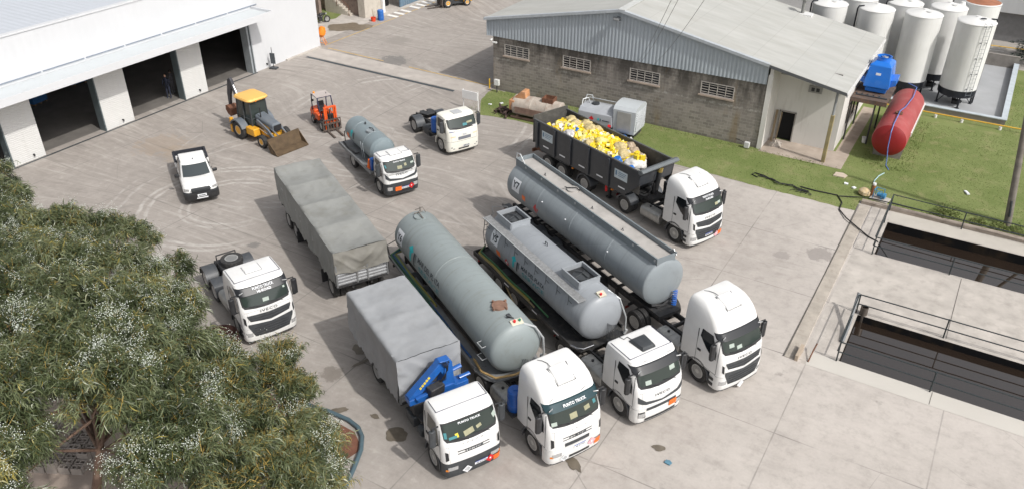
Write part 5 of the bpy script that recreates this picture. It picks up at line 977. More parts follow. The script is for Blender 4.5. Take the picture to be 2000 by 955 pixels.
# tarpaulin boxes
tarpg = pm('grey_tarpaulin', (.30, .31, .325), .6, 0, .1, 1.1, .35, (.21, .21, .2), .4, 4); tarp2 = pm('faded_tarpaulin', (.25, .255, .245), .66, 0, .14, .9, .7, (.17, .165, .14), .45, 3.5)
tarpb = pm('stained_tarpaulin', (.205, .198, .178), .7, 0, .14, 1.2, .7, (.16, .15, .12), .3, 8)
board = pm('corrugated_sideboard', (.36, .37, .385), .45, .3, .12, 2, .5, (.16, .15, .14)); post = pm('body_post', (.2, .205, .21), .55, .2, .15, 2, .5)
def tarp_box(t, x0, x1, w, zb, zt, seed, m, mend, bows=6, sag=.05, hang=.9, front_hang=.6):
    L = x1-x0; hw = w/2
    # sideboards
    q = M(); q.b2(x0, x1, -hw+.03, hw-.03, zb-.12, zb); q.build('load_floor', chas, t)
    for s in (-1, 1):
        q = M(); n = int(L/.06); vs = []
        for i in range(n+1):
            x = x0+L*i/n; d = .02*([0, 1, 1, 0][i % 4]); vs += [(x, s*(hw-.05+d), zb), (x, s*(hw-.05+d), zb+1.0)]
        q.add(vs, [(2*i, 2*i+2, 2*i+3, 2*i+1) for i in range(n)]); sbd = q.build('sideboard', board, t, ang=10)
        q = M()
        for k in range(5): x = x0+.04+(L-.08)*k/4; q.b2(x-.035, x+.035, s*(hw-.02)-.02, s*(hw-.02)+.02, zb-.05, zb+1.05)
        q.build('post', post, sbd)
    for xx, s in ((x0, -1), (x1, 1)):
        q = M(); vs = []; n = 9; zz = np.linspace(zb, zb+1.0, 26)
        for i, z in enumerate(zz): d = .018*([0, 1, 1, 0][i % 4]); vs += [(xx+s*d-.02*s, -hw+.04, z), (xx+s*d-.02*s, hw-.04, z)]
        q.add(vs, [(2*i, 2*i+2, 2*i+3, 2*i+1) for i in range(25)]); eb = q.build('end_board', board, t, ang=10); q = M()
        for y in (-hw+.05, -.25, .25, hw-.05): q.b2(xx-.025, xx+.025, y-.035, y+.035, zb-.05, zb+1.1)
        q.build('post', post, eb)
    def nz(x, y, z, f=1.): return noise.noise(Vector((x*f+seed*7.3, y*f, z*f)))
    nu, nt_v = int(L/.09), 26; hs = 14; rows = []
    def rdg(x, y, z, f): return 1-abs(2*nz(x, y, z, f))
    def topz(x, y):
        u = (x-x0)/L; bow = abs(math.sin(PI*(u*bows+.12*nz(y*.4, 0, 2)))); edge = min(1, (hw-abs(y))/.5)
        return zt-sag*(bow**.7)*(.45+.55*edge)*(1+.8*nz(x*.3, 0, 6))-.06*edge*(.5+nz(x, y, 0, .8))+.022*rdg(x+.6*y, y, 1, 1.3)**3+.014*rdg(x*.5, y*2, 8, 1.2)**2+.01*nz(x, y, 1, 5)-.05*(abs(y)/hw)**2
    def P(i, j):
        x = x0-.03+(L+.06)*i/nu; u = i/nu
        low = zb+1.0-hang+.34*nz(x*1.2, 0, 3)+.16*nz(x*5, 0, 5)
        if hs <= j <= hs+nt_v:
            y = -hw+2*hw*(j-hs)/nt_v; e = min(1, (hw-abs(y))/.08); return (x, y*(1), topz(x, y)-(.05*(1-e)**2))
        s = -1 if j < hs else 1; k = (hs-j)/hs if j < hs else (j-hs-nt_v)/hs
        zt_ = topz(x, s*hw)-.05; z = zt_+(low-zt_)*k; rip = .03*math.sin(x*6+seed+3*nz(x, z, 2))*k+.05*nz(x, z*.6, 4+s, 1.6)*min(1, k*3)+.03*nz(x, z, 9, 4)*k+.035*rdg(x+z*(.9 if nz(x*.5, 0, 1) > 0 else -.9), z, 13, 1.6)**4*min(1, k*2.5)
        bulge = .02*abs(math.sin(PI*u*bows))*math.sin(PI*k)+sag*.45*abs(math.sin(PI*u*bows))*(1-k)
        return (x, s*(hw+.015+rip-bulge+.02*k), z)
    q = M(); nv = hs*2+nt_v; q.grid(lambda a, b: P(int(round(a*nu)), int(round(b*nv))), nu, nv)
    cov = q.build('tarpaulin', m, t, ang=70)
    for xx, s, hg in ((x1, 1, front_hang), (x0, -1, .9)):
        def E_(a, b):
            y = -hw-.01+(2*hw+.02)*a; lo = zb+.98-.75*hg-.2*(1-abs(y)/hw)*(1-hg)+.2*abs(nz(y*1.1, 0, 7+s)); z0_ = topz(xx, y)-.03; z = z0_+(lo-z0_)*b
            d = .03*math.sin(y*4+seed+b*5)*b+.06*nz(y*1.4, z*1.4, 12, 1.3)*min(1, b*3)+.025*nz(y, z, 15, 5)*b+.06*rdg(abs(y)*1.0-z*.9, z*.3, 17, 1.3)**4*min(1, b*3)
            tri = .05*math.sin(PI*min(1, abs(y)/hw))*b
            return (xx+s*(.045+d+tri-.02), y, z)
        q = M(); q.grid(E_, 34, 18); q.build('end_flap', mend, cov, ang=70)
    return cov
tarp_box(T1, -7.5, -2.5, 2.55, 1.12, 3.18, 2, tarpg, tarpg, 4, .03, .95, .8)
q = M(); q.b2(-2.6, -1.0, -1.1, 1.1, .98, 1.1) if False else q.b2(-2.45, -1.25, -.95, .95, .98, 1.08); q.build('crane_bed', chas, T1)
for s in (-1, 1): q = M(); q.box((-2.0, s*.98, .78), (.7, .3, .45)); q.cyl((-1.35, s*.95, .75), (-1.0, s*.95, .75), .2, n=14); q.build('air_tank', charc, T1, bevel=.03)
def cz(q):
    q.v = [(x_*1.0-.12, y_, 1.86+(z_-1.32)*.74 if z_ > 1.32 else 1.60+(z_-1.08)*1.08) for x_, y_, z_ in q.v]; return q
q = M(); q.b2(-2.1, -1.68, -1.05, 1.05, 1.08, 1.6); q.build('crane_frame', chas, T1, bevel=.02)
cr_ = M(); cr_.b2(-2.0, -1.55, -1.2, 1.2, 1.08, 1.32); cr_.prism([(-.3, 1.3), (.75, 1.3), (.55, 1.5), (-.2, 1.5)], 'x', -2.05, -1.5); crn = cz(cr_).build('crane_base', bluep, T1, bevel=.02)
q = M(); q.rings([[(-2.0, .1, 1.4), (-1.55, .1, 1.4), (-1.55, .65, 1.4), (-2.0, .65, 1.4)], [(-1.98, .2, 2.1), (-1.6, .2, 2.1), (-1.6, .62, 2.1), (-1.98, .62, 2.1)], [(-1.98, .0, 2.75), (-1.62, .0, 2.75), (-1.62, .6, 2.75), (-1.98, .6, 2.75)], [(-1.95, .05, 2.95), (-1.65, .05, 2.95), (-1.65, .5, 2.95), (-1.95, .5, 2.95)]]); cz(q).build('crane_column', bluep, crn, bevel=.025)
q = M(); q.prism([(.45, 2.98), (.1, 3.02), (-.05, 2.78), (-1.2, 1.42), (-1.08, 1.22), (-.9, 1.26), (.1, 2.42), (.38, 2.6)], 'x', -1.9, -1.58); cz(q).build('crane_boom', bluep, crn, bevel=.02)
q = M(); q.prism([(-.98, 1.42), (-.15, 1.62), (-.12, 1.48), (-.9, 1.26)], 'x', -1.56, -1.42); q.cyl((-1.75, .9, 1.45), (-1.75, 1.35, 1.5), .09, n=12); q.cyl((-1.75, .6, 2.1), (-1.75, 1.0, 2.2), .1, n=12); cz(q).build('crane_cylinder', bluep, crn, bevel=.01)
q = M(); q.box((-1.45, -.2, 1.62), (.35, .62, .55), (0, .1, .2)); q.box((-1.7, -.25, 2.1), (.2, .4, .4)); cz(q).build('hydraulic_block', chas, crn, bevel=.04)
q = M(); 
for k in range(6): q.tube([(-1.6+.03*k, .05+.07*k, 2.95), (-1.5, .1+.06*k, 3.05), (-1.5+.02*k, .3, 2.6), (-1.5, .25-.05*k, 1.9)], .014, 5)
cz(q).build('crane_hoses', black, crn)
dm = plane_mw((-1.694, -.55, 2.42), (0, .72, .69), (0, -.69, .72))
for k in range(5): q = M(); q.add([dm @ Vector((x_, y_, 0)) for x_, y_ in ((-.3+.12*k, -.05), (-.21+.12*k, -.05), (-.19+.12*k, .05), (-.28+.12*k, .05))], [(0, 1, 2, 3)]); q.build('decal', yeldec, crn)
q = M(); q.quad((-1.575, -.72, 1.92), (-1.575, -.42, 2.3), (-1.575, -.5, 2.37), (-1.575, -.8, 1.98)); 
# covered drawbar trailer
T9 = thing('covered_trailer', (-30.0, 27.85, 0), -29.9, 'long drawbar trailer under a sagging grey tarpaulin in the middle of the yard', 'trailer')
tarp_box(T9, 0, 9.55, 2.5, 1.2, 3.02, 5, tarp2, tarpb, 4, .15, 1.0, .42)
q = M()
for s in (-1, 1): q.b2(.1, 9.4, s*.45-.05, s*.45+.05, .82, 1.08)
for x_ in np.arange(.4, 9.4, .9): q.b2(x_-.04, x_+.04, -.45, .45, .86, 1.0)
q.b2(.0, .1, -1.15, 1.15, .75, .9); q.cyl((8.4, 0, .72), (8.4, 0, .84), .55, n=24); q.b2(7.9, 8.9, -.5, .5, .55, .7); q.build('chassis', chas, T9)
q = M(); q.tube([(8.8, -.4, .62), (10.6, 0, .6), (8.8, .4, .62)], .05); q.cyl((10.6, 0, .6), (11.2, 0, .6), .05); q.build('drawbar', chas, T9)
for x_ in (1.35, 2.75, 8.4):
    for s in (-1, 1): wheel(T9, 'r', x_, s*1.08, 0); wheel(T9, 'r', x_, s*.78, 0)
for s in (-1, 1):
    q = M(); q.b2(7.55, 7.6, s*1.1-.28, s*1.1+.2, .35, 1.05); q.build('mud_flap', black, T9); q = M(); q.b2(3.6, 3.64, s*1.1-.28, s*1.1+.2, .35, 1.0); q.build('mud_flap', black, T9)
# ------------------------------------------------------------------ tank trailers
def ctext(t, body, size, m, xc, ang, R_, zc, name='lettering', sx=1., bold=.02, side=-1, spacing=1., off=.006, bx=1., name2=None):
    # letters wrapped on the cylinder; read along +x when seen from the -y side
    def fn(x, y):
        a = R(ang)+y/R_; return Vector((xc+x, side*(R_+off)*math.cos(a), zc+(R_+off)*math.sin(a)))
    return text(body, size, name, m, t, fn=fn, sx=sx, bold=bold, spacing=spacing)
def cpatch(t, name, m, x0, x1, a0, a1, R_, zc, off=.004, pts=None):
    q = M(); n = 10
    if pts is None: q.grid(lambda u, v: (x0+(x1-x0)*u, -(R_+off)*math.cos(R(a0+(a1-a0)*v)), zc+(R_+off)*math.sin(R(a0+(a1-a0)*v))), 2, n)
    else:
        bm_ = bmesh.new(); bm_.faces.new([bm_.verts.new((x, R(a)*R_, 0)) for x, a in pts]); bmesh.ops.triangulate(bm_, faces=bm_.faces)
        bmesh.ops.subdivide_edges(bm_, edges=bm_.edges[:], cuts=6, use_grid_fill=True)
        for v in bm_.verts: a = v.co.y/R_; v.co = Vector((v.co.x, -(R_+off)*math.cos(a), zc+(R_+off)*math.sin(a)))
        me = bpy.data.meshes.new(name); bm_.to_mesh(me); bm_.free(); me.materials.append(m); o = bpy.data.objects.new(name, me); COL.objects.link(o); o.parent = t; return o
    return q.build(name, m, t)
def shell(t, L, r, zc, m, dome=.38, bands=(), x0=0):
    prof = []
    for i in range(9): a = i/8*PI/2; prof.append((max(.01, r*math.sin(a)), -dome*math.cos(a)))
    for b in bands: prof += [(r, b-.04), (r+.012, b-.03), (r+.012, b+.03), (r, b+.04)]
    for i in range(9): a = (8-i)/8*PI/2; prof.append((max(.01, r*math.sin(a)), L+dome*math.cos(a)))
    q = M(); q.lathe(prof, (x0, 0, zc), (1, 0, 0), 64); return q.build('tank_shell', m, t, ang=25)
def logo(t, x, R_, zc, a=12, s=1.):
    # turquoise arrow-like emblem with dark partner, then the two lines of the name
    def pts(P): return [(x+px*s, a+py*s) for px, py in P]
    cpatch(t, 'emblem', turq, 0, 0, 0, 0, R_, zc, .007, pts([(-.25, 14), (.02, 24), (.28, 12), (.12, 8), (.05, -16), (-.12, -18), (-.1, 8)]))
    cpatch(t, 'emblem', ink, 0, 0, 0, 0, R_, zc, .007, pts([(.36, 14), (.52, 14), (.44, -20), (.30, -22)])); cpatch(t, 'emblem', ink, 0, 0, 0, 0, R_, zc, .007, pts([(.56, 14), (.62, 14), (.6, -6), (.54, -6)]))
    ctext(t, 'MAR DEL PLATA', .33*s, ink, x+(.72+1.3)*s, a+8*s, R_, zc, bold=.02); ctext(t, 'SERVICE', .40*s, darkteal, x+(.75+1.35)*s, a-12*s, R_, zc, bold=.02, sx=1.6)
def running_gear(t, xs, frame, zf=.98, hw=1.25, m=chas, fend_=True, fl=(0, 0)):
    q = M(); x0, x1 = frame
    for s in (-1, 1): q.b2(x0, x1, s*.5-.06, s*.5+.06, zf-.25, zf)
    for x_ in np.arange(x0+.2, x1, .8): q.b2(x_-.04, x_+.04, -.44, .44, zf-.2, zf-.05)
    for x_ in xs: q.cyl((x_, -hw+.3, .51), (x_, hw-.3, .51), .07, n=10)
    q.b2(x0-.05, x0+.03, -1.2, 1.2, .5, .62); q.b2(x0, x0+.05, -.6, -.5, .5, zf); q.b2(x0, x0+.05, .5, .6, .5, zf); q.build('chassis', m, t, bevel=.008)
    for x_ in xs:
        for s in (-1, 1): wheel(t, 'r', x_, s*(hw-.16), 0); wheel(t, 'r', x_, s*(hw-.48), 0)
        if fend_:
            for s in (-1, 1): guard(t, x_, s*(hw-.3), .62, .60, .51, 25, 155, fend)
    for s in (-1, 1):
        q = M(); q.b2(x0-.09, x0-.05, s*.95-.22, s*.95+.22, .56, .72); q.build('tail_light', redp, t)
        q = M(); q.b2(x1-2.2, x1-2.1, s*.6-.06, s*.6+.06, .1, zf); q.b2(x1-2.3, x1-2.0, s*.6-.15, s*.6+.15, .04, .1); q.build('landing_leg', m, t)
TR = 'grey tank trailers parked side by side'
# right-hand one: long tank with a walkway trough on top
Y7 = thing('tank_trailer', (-19.26, 33.53, 0), -27.6, 'long grey tank trailer with a full-length railed walkway on top, marked Y7', 'tank trailer', TR)
L7, R7, Z7 = 11.1, 1.12, 2.38
shell(Y7, L7, R7, Z7, tankg, .22, (2.8, 5.6, 8.4))
q = M(); wz = Z7+R7
for s in (-1, 1): q.prism([(-.1, wz-.2), (L7-.1, wz-.2), (L7+.1, wz+.2), (-.1, wz+.25)], 'y', s*.52-.015, s*.52+.015); q.b2(-.1, L7+.1, s*.52-.03, s*.52+.03, wz+.2, wz+.24)
q.b2(-.12, -.08, -.52, .52, wz-.2, wz+.24); q.b2(L7+.02, L7+.06, -.5, .5, wz-.25, wz+.2); wk = q.build('walkway_rail', railg, Y7)
q = M(); q.b2(-.05, L7, -.49, .49, wz-.07, wz+.02); q.build('walkway_deck', dust, wk)
q = M(); q.tube([(-.05, -.52, wz+.2), (-.05, -.52, wz+.55), (.3, -.52, wz+.6), (.75, -.52, wz+.22)], .03); q.tube([(L7-.35, .5, wz+.1), (L7-.1, .52, wz+.3), (L7+.1, .52, wz+.1)], .025); q.build('grab_rail', pm('pale_rail', (.5, .52, .53), .4, .3), wk)
for x_ in (2.0, 6.0, 8.3): q = M(); q.tube([(x_-.06, -.1, wz+.02), (x_, -.1, wz+.16), (x_+.06, -.1, wz+.02)], .018); q.build('lifting_eye', charc, wk)
q = M(); q.cyl((4.0, .2, wz), (4.0, .2, wz+.1), .3, n=24); mh = q.build('manhole', dust, wk); q = M(); q.tube([(3.8, -.1, wz+.14), (4.1, .3, wz+.18), (4.35, .35, wz+.1)], .025); q.tube([(3.7, .0, wz+.12), (3.8, -.15, wz+.2)], .02); q.build('hatch_lever', black, mh)
for x_ in np.arange(.9, L7, 1.45): q = M(); q.b2(x_-.04, x_+.04, -.57, -.53, wz+.05, wz+.14); q.build('clamp', pm('pale_rail', (.5, .52, .53), .4, .3), wk)
cpatch(Y7, 'sign_panel', plateb, .45, 1.15, -2, 33, R7, Z7, .006); ctext(Y7, 'Y7', .48, ink, .8, 16, R7, Z7, bold=.03, off=.012)
cpatch(Y7, 'hazard_plate', orangep, 1.45, 1.75, -10, 4, R7, Z7, .006); cpatch(Y7, 'hazard_diamond', redp, 0, 0, 0, 0, R7, Z7, .006, [(2.5, -8), (2.72, 6), (2.94, -8), (2.72, -22)])
for x_ in (3.2, 5.2, 8.5): q = M(); q.cyl((x_, -R7*.92, Z7+R7*.4), (x_, -R7*.97, Z7+R7*.42), .03, n=8); q.build('lug', plateb, Y7)
running_gear(Y7, (1.4, 2.75, 4.1), (-.3, L7-.1), hw=1.25)
q = M(); q.b2(-.3, 6.3, -1.25, -.82, 1.02, 1.06); q.b2(-.3, 6.3, -1.27, -1.22, 1.0, 1.16); q.b2(-.3, 6.3, .82, 1.25, 1.02, 1.06); q.build('side_shelf', pm('shelf_grey', (.12, .13, .14), .6, .2, .2, 2, .5), Y7)
for x_ in (7.3, 7.9): q = M(); q.b2(x_-.2, x_+.2, -1.1, -.5, .5, .95); q.build('locker', chas, Y7, bevel=.02)
q = M(); q.box((L7-.3, 0, 1.08), (2.0, 1.2, .15)); q.cyl((L7-.6, 0, .95), (L7-.6, 0, 1.05), .4, n=20); q.tube([(L7+.05, -.55, 1.35), (L7+.15, 0, 1.22), (L7+.05, .55, 1.35)], .06); q.build('kingpin_plate', chas, Y7)
q = M()
for k in range(3):
    pts = []
    for i in range(60): a = i*.9; pts.append((L7+.30+.05*math.sin(a)+.02*k, .45+.05*math.cos(a)+.05*k, 1.95-i*.014)); 
    q.tube(pts, .016, 5)
q.build('air_coil', pm('coil_blue', (.03, .15, .55), .4), Y7)
# middle one: two square hatch coamings, side walkway
Y5 = thing('tank_trailer', (-17.47, 28.58, 0), -28.4, 'grey tank trailer with two square hatch boxes and a side walkway, marked Y5', 'tank trailer', TR)
L5, R5, Z5 = 7.65, 1.08, 2.22
shell(Y5, L5, R5, Z5, tankg2, .42, (L5-1.75,))
for hx in (.75, 6.2):
    q = M(); h0, h1 = Z5+R5-.30, Z5+R5+.24
    for s in (-1, 1): q.b2(hx-.62, hx+.62, s*.5-.025, s*.5+.025, h0, h1); q.b2(hx+s*.62-.025, hx+s*.62+.025, -.475, .475, h0, h1)
    q.b2(hx-.66, hx+.66, -.54, -.5, h1-.04, h1+.005); q.b2(hx-.66, hx+.66, .5, .54, h1-.04, h1+.005); q.b2(hx-.66, hx-.62, -.5, .5, h1-.04, h1+.005); q.b2(hx+.62, hx+.66, -.5, .5, h1-.04, h1+.005); co = q.build('hatch_box', tankg2, Y5)
    q = M(); q.b2(hx-.59, hx+.59, -.47, .47, Z5+R5-.02, Z5+R5+.03); q.build('hatch_floor', black, co)
    q = M(); q.lathe([(.36, 0), (.36, .05), (.2, .1), (.02, .12)], (hx, 0, Z5+R5+.03), (0, 0, 1), 28); q.tube([(hx-.3, -.1, Z5+R5+.16), (hx, .05, Z5+R5+.22), (hx+.35, .1, Z5+R5+.15)], .03); q.tube([(hx-.2, .3, Z5+R5+.12), (hx, .15, Z5+R5+.2), (hx+.1, -.35, Z5+R5+.12)], .022); q.build('hatch_cover', charc, co)
q = M(); ya, za = -R5*math.sin(R(38)), Z5+R5*math.cos(R(38))
q.add([(-.35, -.62, za+.09), (L5-.15, -.62, za+.09), (L5-.15, -1.02, za+.07), (-.35, -1.02, za+.07), (-.35, -.62, za+.06), (L5-.15, -.62, za+.06), (L5-.15, -1.02, za+.04), (-.35, -1.02, za+.04)], [(0, 1, 2, 3), (7, 6, 5, 4), (0, 3, 7, 4), (1, 5, 6, 2), (3, 2, 6, 7), (0, 4, 5, 1)])
wk5 = q.build('side_walkway', pm('walkway_mesh_grey', (.27, .275, .28), .7, .2, .25, 9, .6, (.15, .15, .15)), Y5)
q = M(); q.tube([(-.35, -1.02, za+.08)]+[(x_, -1.02+.0*math.sin(x_), za+.1) for x_ in np.linspace(.1, L5-.3, 8)]+[(L5-.15, -.98, za+.06)], .022); q.build('edge_rail', pm('pale_rail', (.5, .52, .53), .4, .3), wk5)
for x_ in np.arange(.0, L5-.2, .85):
    q = M(); q.tube([(x_, -.98, za+.04), (x_, -1.0, za-.25), (x_+.05, -R5*.99, Z5+.45)], .012, 5); q.cyl((x_, -1.0, za-.22), (x_+.25, -1.0, za-.25), .012, n=5); q.build('bracket', charc, wk5)
for x_ in (3.4,): q = M(); q.tube([(x_-.08, .1, Z5+R5-.02), (x_-.08, .1, Z5+R5+.14), (x_+.08, .1, Z5+R5+.14), (x_+.08, .1, Z5+R5-.02)], .022); q.build('lifting_eye', charc, Y5)
q = M()
for s in (-.85, -.5): q.tube([(-.42, s, za+.05), (-.45, s-.1, Z5), (-.4, s, 1.15)], .018)
for z in np.arange(1.3, za, .27): q.tube([(-.44, -.9, z), (-.44, -.52, z)], .013)
q.tube([(-.35, -.45, Z5+R5-.15), (-.5, -.45, Z5+R5+.2), (-.1, .1, Z5+R5+.25), (.2, .3, Z5+R5)], .022); q.build('rear_ladder', pm('dark_rail', (.1, .105, .11), .5), Y5)
cpatch(Y5, 'sign_panel', plateb, .45, 1.1, 4, 38, R5, Z5, .006); ctext(Y5, 'Y5', .42, ink, .78, 20, R5, Z5, bold=.03, off=.012)
cpatch(Y5, 'hazard_plate', orangep, 1.0, 1.35, -18, -2, R5, Z5, .006); cpatch(Y5, 'hazard_diamond', redp, 0, 0, 0, 0, R5, Z5, .006, [(1.75, -14), (1.93, -2), (2.11, -14), (1.93, -26)]); cpatch(Y5, 'diamond_stripe', plateb, 1.86, 2.0, -18, -10, R5, Z5, .008)
logo(Y5, 2.55, R5, Z5, 4, .78)
running_gear(Y5, (1.45, 2.85), (-.55, L5+.3), hw=1.25)
q = M(); q.prism([(-.75, -1.3), (L5-.1, -1.3), (L5+.35, -1.1), (L5+.35, 1.1), (L5-.1, 1.3), (-.75, 1.3)], 'z', 1.0, 1.06); q.b2(-.78, L5-.1, -1.34, -1.28, .98, 1.2); q.b2(-.78, L5-.1, 1.28, 1.34, .98, 1.2); q.b2(-.8, -.75, -1.3, 1.3, .9, 1.2); q.build('deck', pm('black_deck', (.035, .035, .037), .6, .1, .3, 2, .7, (.13, .12, .1)), Y5)
q = M(); q.tube([(L5-.1, -1.31, 1.17), (L5+.2, -1.2, 1.17), (L5+.38, -1.0, 1.17), (L5+.38, -.5, 1.17)], .04); q.build('bumper_rail', chrome, Y5)
for m_, dy, dz, x1_ in ((pm('tan_hose', (.28, .22, .12), .6), -1.18, 1.12, 3.2), (pm('green_hose', (.06, .17, .08), .6), -1.05, 1.2, 4.6), (pm('olive_hose', (.3, .27, .06), .6), -1.14, 1.16, 3.0)):
    q = M(); q.tube([(-.72, -.7, 1.35), (-.55, dy, dz)]+[(x_, dy+.03*math.sin(x_*2), dz+.01*math.sin(x_)) for x_ in np.arange(0, x1_+1.4, .5)], .04, 8); q.build('hose', m_, Y5)
q = M(); q.tube([(2.3, -1.3, .95), (3.2, -1.38, .5), (4.2, -1.32, .38), (4.6, -1.05, .42)], .04); q.build('hose', MATS['tan_hose'], Y5)
q = M()
for k in range(9): q.tube([(L5+.42-.02*k, .1+.07*k, 2.1-.05*k), (L5+.55, .0+.08*k, 1.7), (L5+.45+.03*k, .1+.05*k, 1.3), (L5+.6, .3+.04*k, 1.1)], .014, 5)
q.build('air_lines', charc, Y5)
q = M(); q.tube([(L5-.3, .55, Z5+R5-.15), (L5+.15, .85, Z5+.65), (L5+.4, 1.05, Z5-.2), (L5+.3, 1.15, 1.3)], .035); q.cyl((L5+.3, 1.12, 1.1), (L5+.34, 1.2, 1.3), .06); q.build('side_pipe', pm('pale_rail', (.5, .52, .53), .4, .3), Y5)
q = M(); q.box((L5-.02, 0, Z5+R5-.02), (.3, .35, .16), (0, .3, 0)); va = q.build('valve_block', pm('cream_valve', (.55, .52, .42), .5), Y5, bevel=.02); q = M(); q.cyl((L5+.05, -.08, Z5+R5+.0), (L5+.08, -.08, Z5+R5+.12), .05, n=10); q.build('red_knob', redp, va)
for s in (2.2, 4.6, 6.3): q = M(); q.b2(s, s+.4, -1.348, -1.342, 1.08, 1.14); q.build('reflector', plateb, Y5)
# left-hand one: bare long tank
Y6 = thing('tank_trailer', (-20.96, 26.28, 0), -30.6, 'long bare grey-green tank trailer with a rusty manhole near its front, marked Y6', 'tank trailer', TR)
Y6.scale = (.962, 1, 1); L6, R6, Z6 = 10.05, 1.12, 2.3
shell(Y6, L6, R6, Z6, tankg3, .45, (4.6,))
q = M(); q.cyl((.55, 0, Z6+R6-.04), (.55, 0, Z6+R6+.05), .3, n=28); mh = q.build('manhole', tankg3, Y6); q = M()
q.tube([(.3, -.2, Z6+R6+.1), (.3, .2, Z6+R6+.12)], .03); q.tube([(.2, 0, Z6+R6), (.35, 0, Z6+R6+.16), (.9, 0, Z6+R6+.08)], .025); q.cyl((.05, .2, Z6+R6-.1), (.05, .2, Z6+R6+.22), .03); q.tube([(-.1, .0, Z6+R6+.05), (.1, .3, Z6+R6+.22), (.35, .35, Z6+R6+.05)], .02); q.build('hatch_lever', pm('brown_grey_steel', (.17, .155, .14), .7), mh)
q = M(); q.cyl((8.75, 0, Z6+R6-.03), (8.75, 0, Z6+R6+.07), .31, n=28); 
for a in range(4): q.box((8.75+.33*math.cos(a*PI/2+.4), .33*math.sin(a*PI/2+.4), Z6+R6+.05), (.12, .07, .12), (0, 0, a*PI/2+.4))
q.build('manhole', pm('rusty_manhole', (.24, .14, .10), .8, .1, .3, 4, .5, (.12, .06, .04)), Y6)
q = M(); q.box((10.0, .1, Z6+R6-.04), (.28, .5, .14), (0, .35, 0)); va = q.build('valve_block', pm('cream_valve', (.55, .52, .42), .5), Y6, bevel=.02)
q = M(); q.cyl((10.0, 0, Z6+R6+.0), (10.03, 0, Z6+R6+.11), .055, n=10); q.build('red_knob', redp, va); q = M(); q.cyl((10.0, .22, Z6+R6+.0), (10.03, .22, Z6+R6+.1), .05, n=10); q.build('green_knob', pm('green_knob', (.02, .2, .12), .4), va)
q = M(); q.tube([(9.6, -.1, Z6+R6-.02), (9.62, -.1, Z6+R6+.14), (9.7, 0, Z6+R6+.1), (9.75, .1, Z6+R6)], .03); q.box((9.55, 0, Z6+R6+.02), (.2, .12, .12)); q.build('fitting', charc, Y6)
q = M(); q.tube([(10.1, .35, Z6+R6-.1), (10.3, .75, Z6+.85), (10.42, 1.05, Z6+.3), (10.3, 1.18, Z6-.6), (10.1, 1.18, 1.4)], .045); q.cyl((10.15, 1.18, 1.25), (10.1, 1.2, 1.5), .08); q.build('side_pipe', pm('pale_rail', (.5, .52, .53), .4, .3), Y6)
q = M(); q.tube([(8.9, -1.22, 1.35), (9.6, -1.22, 1.2), (10.3, -.95, 1.28), (10.62, -.3, 1.42), (10.62, .5, 1.5), (10.4, 1.05, 1.5)], .05, 10); q.build('tan_hose', pm('ochre_hose', (.36, .24, .10), .6, 0, .2, 4), Y6)
for z0_, dx in ((Z6+.1, 0), (Z6-.5, 0)): 
    q = M(); q.tube([(9.35, -R6*.98, z0_+.12), (9.35, -R6-.16, z0_+.1), (9.75, -R6-.14, z0_+.1), (9.75, -R6*.95, z0_+.12)], .018); q.build('step_rung', pm('pale_rail', (.5, .52, .53), .4, .3), Y6)
cpatch(Y6, 'sign_panel', plateb, .25, .9, -2, 34, R6, Z6, .006); ctext(Y6, 'Y6', .44, ink, .58, 16, R6, Z6, bold=.03, off=.012); logo(Y6, 1.95, R6, Z6, 8, 1.0)
q = M()
for k in range(8): q.tube([(10.46-.0*k, .1+.08*k, 1.95-.04*k), (10.55, .15+.05*k, 1.7), (10.45+.02*k, .0+.09*k, 1.45)], .012, 5)
q.build('air_lines', charc, Y6)
running_gear(Y6, (1.6, 2.95), (-.4, L6+.6), hw=1.25)
q = M(); q.b2(-.5, 9.2, -1.32, -.85, 1.05, 1.09); q.b2(-.5, 9.2, -1.36, -1.31, 1.03, 1.2); q.prism([(9.2, -1.36), (9.9, -1.2), (10.3, -.9), (10.3, .9), (9.9, 1.2), (9.2, 1.36), (8.4, 1.3), (8.4, -1.3)], 'z', .98, 1.045); q.b2(-.5, 9.2, .85, 1.32, 1.05, 1.09); q.build('side_shelf', pm('shelf_pale', (.25, .26, .27), .6, .2, .2, 2, .5), Y6)
for i, (m_, dy) in enumerate(((MATS['green_hose'], -1.25), (pm('navy_hose', (.02, .08, .25), .5), -1.16), (pm('pale_green_hose', (.16, .26, .16), .6), -1.07), (MATS['olive_hose'], -1.0), (pm('dark_green_hose', (.03, .09, .06), .6), -1.2))):
    q = M(); q.tube([(-.55, -.5+.1*i, 1.45-.06*i), (-.45, dy, 1.18)]+[(x_, dy+.03*math.sin(x_*1.3+i), 1.14+.05*(i > 3)) for x_ in np.arange(0, (5.5, 9.0, 4.4, 5, 7)[i], .5)], .042, 8); q.build('hose', m_, Y6)
q = M(); q.tube([(-.45, -1.3, 1.15), (-.55, -1.35, 1.7), (-.5, -.9, 1.9), (-.4, -.6, 1.6)], .025); q.build('rear_frame', pm('dark_rail', (.1, .105, .11), .5), Y6)
